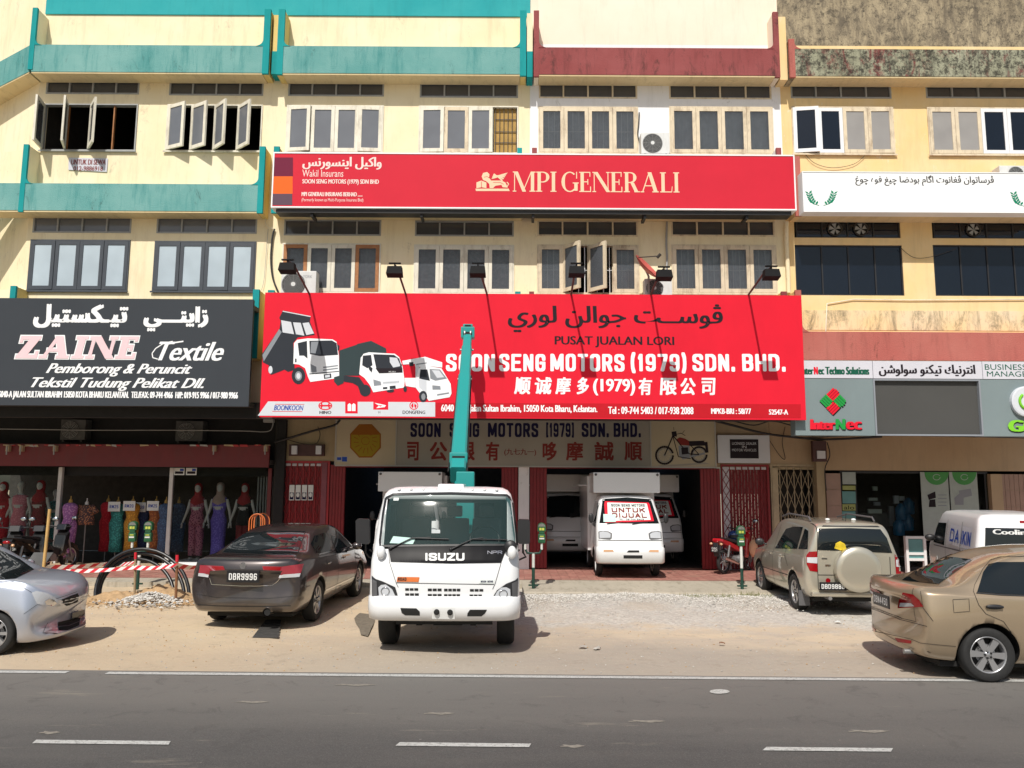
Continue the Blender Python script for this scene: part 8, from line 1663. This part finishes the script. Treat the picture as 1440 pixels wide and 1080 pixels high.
def pole(a, b, r, m, name, label, cap=None):
    mb = MB(); mb.tube([a, b], r, m, 8); t = thing(name, label, 'post', a); mb.build('shaft', None, t, world=True)
    if cap: mb = MB(); mb.tube([b, b + (b - a).normalized() * .12], r * 1.2, cap, 8); mb.build('painted_top', None, t, world=True)
mat('bamboo', (.52, .33, .12), .7, var=.2); mat('rust_post', (.20, .09, .04), .85, var=.3, scale=20); mat('tape_red', (.55, .015, .03), .5, var=.1); mat('tape_white', (.78, .74, .72), .5, var=.05); mat('post_wood', (.30, .22, .13), .8, var=.3)
Yt = c0.y + .05
pole(Vector((P(60, 801, Yt + .4).x, Yt + .4, 0)), P(70, 716, Yt + .4), .03, 'bamboo', 'bamboo_pole', 'leaning bamboo pole holding the barrier tape beside the motorcycles')
pole(Vector((P(190, 828, Yt + .1).x, Yt + .1, 0)), P(190.5, 786, Yt + .1), .022, 'post_wood', 'barrier_post', 'wooden barrier post with a red top inside the pipe loops', 'tape_red'); pole(Vector((P(247, 849, Yt - .3).x, Yt - .3, 0)), P(249, 790, Yt - .3), .026, 'rust_post', 'barrier_post', 'rusty brown barrier post at the right of the pipe loops', 'tape_red')
def tape(pts, Ys, label):
    mb = MB(); q_ = [P(x, y, Y_) for (x, y), Y_ in zip(pts, Ys)]; d = []
    for i in range(len(q_) - 1):
        n_ = max(1, int((q_[i + 1] - q_[i]).length / .11)); 
        for j in range(n_): u = j / n_; s_ = -.03 * math.sin(math.pi * u); d.append(q_[i].lerp(q_[i + 1], u) + Vector((0, .02 * math.sin(len(d) * .9), s_)))
    d.append(q_[-1]); h = Vector((.05, 0, .038))
    for i in range(len(d) - 1): mb.quad(d[i] - h, d[i + 1] - h, d[i + 1] + h, d[i] + h, 'tape_red' if i % 2 else 'tape_white')
    return tag(mb.build('barrier_tape', fix=False), label, 'barrier tape')
tape([(60, 803), (190, 798), (248, 794.5), (282, 797)], [Yt + .38, Yt + .06, Yt - .34, Yt + .2], 'red and white barrier tape stretched in front of the pipe loops'); tape([(64, 797), (155, 792), (190, 790.5)], [Yt + .45, Yt + .9, Yt + .12], 'second red and white tape sagging behind the first')
# orange stand and dark board near the shop step
t = thing('luggage_stand', 'orange looped metal stand behind the roof of the dark grey saloon', 'stand', (P(361, 745, 18.6).x, 18.6, FZ)); mat('orange_metal', (.62, .17, .05), .4, var=.1); xa, xb = P(350, 745, 18.6).x, P(372, 745, 18.6).x; zt_ = P(360, 722, 18.6).z
for k, (f, dy) in enumerate(((1, 0), (.72, .02), (.42, .04), (1, .35))):
    cx = (xa + xb) / 2; w_ = (xb - xa) / 2 * f; mb = MB(); mb.tube([(cx - w_, 18.6 + dy, FZ + .1), (cx - w_, 18.6 + dy, zt_ - .18)] + [(cx - w_ * math.cos(R(a)), 18.6 + dy, zt_ - .18 + .17 * math.sin(R(a))) for a in range(20, 161, 20)] + [(cx + w_, 18.6 + dy, zt_ - .18), (cx + w_, 18.6 + dy, FZ + .1)], .013, 'orange_metal', 6); mb.build('hoop', None, t, world=True)
mb = MB(); mb.bbox(xa - .03, xb + .03, 18.55, 19.0, FZ + .05, FZ + .1, .01, 'orange_metal'); mb.build('platform', None, t, world=True)
t = thing('board', 'dark board leaning on the walkway edge behind the silver hatchback', 'board', (P(40, 795, 16.6).x, 16.6, .1)); mb = MB(); a, b2 = P(18, 800, 16.6), P(61, 779, 16.6); mb.add([(a.x, 16.5, .05), (b2.x - .2, 16.5, .05), (b2.x, 16.95, b2.z), (a.x + .2, 16.95, b2.z), (a.x, 16.53, .05), (b2.x - .2, 16.53, .05), (b2.x, 16.98, b2.z), (a.x + .2, 16.98, b2.z)], [(0, 1, 2, 3), (7, 6, 5, 4), (0, 4, 5, 1), (1, 5, 6, 2), (2, 6, 7, 3), (3, 7, 4, 0)], 'room_grey'); mb.build('panel', None, t, world=True)
# drain cover and patched hole
mat('patch', (.17, .145, .11), .95, var=.35, scale=18, bump=.6); mat('scuff', (.22, .20, .17), .95, var=.3, scale=25); mat('cover_dark', (.05, .048, .045), .8, var=.3, scale=20, bump=.3); t = thing('drain_cover', 'dark slatted drain cover in the sand behind the grey saloon', 'drain cover', G(375, 886, .01)); cs = [G(x, y, .016) for x, y in ((355, 897), (392, 897), (395, 872), (374, 872))]; mb = MB()
for k in range(7):
    a, b2, c_, d = (cs[0].lerp(cs[3], k / 7), cs[1].lerp(cs[2], k / 7), cs[1].lerp(cs[2], (k + .8) / 7), cs[0].lerp(cs[3], (k + .8) / 7)); u = Vector((0, 0, .012)); mb = MB(); mb.add([a, b2, c_, d, a + u, b2 + u, c_ + u, d + u], [(4, 5, 6, 7), (0, 1, 5, 4), (1, 2, 6, 5), (2, 3, 7, 6), (3, 0, 4, 7)], 'cover_dark'); mb.build('slat', None, t, world=True)
mb = MB(); n_ = 14; mb.poly([G(239 + a / 4.458, 703 + b / 4.458, .014) for a, b in ((1155, 742), (1172, 722), (1190, 708), (1240, 714), (1290, 712), (1286, 760), (1262, 805), (1240, 855), (1215, 848), (1196, 842), (1185, 800), (1162, 765))], 'patch'); o = mb.build('broken_patch'); o['kind'] = 'structure'
# weeds at the kerb
mat('weed', (.16, .17, .05), .8, var=.3, scale=30); mb = MB()
for cx, cy, n_ in ((972, 838, 60), (1000, 838, 30), (1022, 838, 50), (1056, 836, 110), (760, 826, 60), (775, 826, 40), (745, 824, 50), (1075, 838, 50), (1145, 842, 40)):
    g0 = G(cx, cy, .04)
    for k in range(n_): x, y = g0.x + rnd.gauss(0, .13), g0.y + rnd.gauss(0, .08); h = rnd.uniform(.02, .09); dx, dy = rnd.uniform(-.05, .05), rnd.uniform(-.05, .05); mb.add([(x - .004, y, .02), (x + .004, y, .02), (x + dx, y + dy, .03 + h)], [(0, 1, 2)], 'weed')
o = mb.build('weeds', fix=False); tag(o, 'dry weeds growing along the concrete apron', 'weeds', kind='stuff')
# scuffs of pale sand on the road
for px, py, w_ in ((355, 987, .22), (500, 963, .3), (910, 1014, .24), (1222, 1028, .26), (618, 1003, .2), (805, 1049, .14), (70, 1030, .12)):
    g0 = G(px, py, .0085); mb = MB(); mb.poly([g0 + Vector((w_ * (.7 + .3 * math.sin(k * 2.7)) * math.cos(k / 14 * 6.283), .05 * (.7 + .4 * math.sin(k * 4.1)) * math.sin(k / 14 * 6.283), 0)) for k in range(14)], 'scuff'); o = mb.build('sand_scuff'); o['kind'] = 'structure'
# litter
for k, (px, py, m, lab) in enumerate(((820, 911, 'stone_b', 'crumpled pale scrap on the sandy tarmac right of the truck'), (1015, 906, 'rust_post', 'brown leaf litter in the middle of the bay'), (1178, 876, 'paper_white', 'small white paper scrap behind the off-roader'), (840, 913, 'stone_b', 'thin pale scrap beside the crumpled one'))):
    g0 = G(px, py, .012); mb = MB(); n_ = 9; mb.add([g0 + Vector((rnd.uniform(.03, .08) * math.cos(j * .698), rnd.uniform(.02, .06) * math.sin(j * .698), rnd.uniform(0, .03))) for j in range(n_)] + [g0 + Vector((0, 0, .035))], [(j, (j + 1) % n_, n_) for j in range(n_)], m); tag(mb.build('litter', fix=False), lab, 'litter')
# computer shop window contents
yp = YS + .035
def flatbox(t, name, px0, py0, px1, py1, y0, dep, m): a = prect(px0, py0, px1, py1, y0); mb = MB(); mb.bbox(a[0], a[2], y0, y0 + dep, a[1], a[3], .004, m); return mb.build(name, None, t, world=True)
mat('b_green', (.05, .26, .06), .6, var=.08); mat('b_pale', (.34, .40, .38), .7, var=.08); mat('b_teal', (.12, .28, .28), .7, var=.1); mat('bottle_blue', (.02, .14, .30), .15, var=.2); mat('b_olive', (.30, .34, .12), .7, var=.1)
for px, lab, pic in ((1317, 'banner with green top and a small stand picture in the computer shop window', 0), (1356, 'banner with green top and a blue monitor drawing next to the door post', 1)):
    t = thing('hanging_banner', lab, 'banner', P(px, 735, YS - .03)); yy = YS - .03; flatbox(t, 'sheet', px - 17.5, 664, px + 17.5, 760, yy, .01, 'b_pale'); mb = MB(); pfill(mb, [(px - 17.5, 664)] + [(px - 17 * math.cos(R(a)), 665 + 17 * math.sin(R(a))) for a in range(0, 181, 15)] + [(px + 17.5, 664)], yy, .003, 'b_green'); r_ = arcpts(px, 671, 5, 4, 0, 360, 14); pline(mb, r_, .015, yy, .005, 'b_pale')
    if pic: pfill(mb, [(px - 8, 690), (px + 9, 687), (px + 11, 697), (px - 5, 701)], yy, .004, 's_midgrey'); pfill(mb, [(px - 14, 700), (px - 7, 694), (px - 1, 700), (px - 1, 710), (px - 13, 710)], yy, .0045, 's_midgrey'); pline(mb, [(px - 14, 718), (px + 14, 718)], .03, yy, .004, 'b_green')
    else: pfill(mb, [(px - 13, 696), (px - 2, 691), (px - 1, 700), (px - 11, 703)], yy, .004, 's_ink'); pfill(mb, [(px - 10, 703), (px - 2, 702), (px - 1, 713), (px - 11, 713)], yy, .0042, 's_ink'); [pline(mb, [(px + 2, 696 + 5 * k), (px + 14, 696 + 5 * k)], .02, yy, .004, 's_midgrey') for k in range(4)]
    mb.build('print', None, t, world=True, fix=False)
t = thing('poster_column', 'column of pale teal posters stuck on the left pane of the computer shop', 'posters', P(1194, 740, YS - .02))
for y0, y1, m in ((664, 681, 'b_pale'), (683, 689, 'b_olive'), (691, 708, 'b_teal'), (709, 718, 'b_olive'), (719, 735, 'b_teal'), (736, 760, 'b_pale')): flatbox(t, 'sheet', 1185, y0, 1203, y1, YS - .02, .008, m)
sign_text('lettering', 'alo', (1187, 711, 1201, 716.5), YS - .02, 's_ink', t)
t = thing('display_counter', 'dim counter with printers and cartons inside the computer shop', 'counter', P(1250, 770, YS + 1.2)); yy = YS + 1.2; flatbox(t, 'counter_top', 1206, 722, 1262, 790, yy, .6, 'room_grey')
for (a, b, c, d, m) in ((1221, 716, 1240, 722, 'b_pale'), (1222, 700, 1234, 704, 'b_pale'), (1230, 706, 1238, 711, 's_midgrey'), (1228, 684, 1234, 690, 'b_pale'), (1252, 712, 1257, 740, 's_midgrey'), (1258, 697, 1264, 708, 's_lightgrey'), (1265, 698, 1272, 704, 's_lightgrey'), (1212, 735, 1235, 748, 's_midgrey')): flatbox(t, 'carton', a, b, c, d, yy - .1, .08, m)
t = thing('water_dispenser', 'cluster of blue water bottles inside the computer shop window', 'water bottles', P(1272, 770, YS + .8))
for px, py in ((1267, 720), (1278, 712), (1277, 735), (1264, 742)): c_ = P(px, py, YS + .8); mb = MB(); mb.lathe([(.10, -.2), (.14, -.18), (.14, .1), (.06, .2), (.03, .22)], c_, 'z', 'bottle_blue', 16); mb.build('bottle', None, t, world=True)
t = thing('display_rack', 'white frame rack standing between the off-roader and the service van', 'rack', (P(1287, 790, 19.2).x, 19.2, FZ)); xa, xb = P(1275, 780, 19.2).x, P(1300, 780, 19.2).x; z1 = P(1287, 754, 19.2).z; mb = MB()
for xx in (xa, xb): mb.box(xx - .03, xx + .03, 19.15, 19.25, FZ, z1, 'plate_white')
for zz in (z1 - .06, FZ + .3, (z1 + FZ) / 2): mb.box(xa + .03, xb - .03, 19.16, 19.24, zz, zz + .06, 'plate_white')
mb.build('frame', None, t, world=True); mb = MB(); mb.box(xa + .031, xb - .031, 19.19, 19.21, FZ + .36, z1 - .07, 'b_teal'); mb.build('back_panel', None, t, world=True)
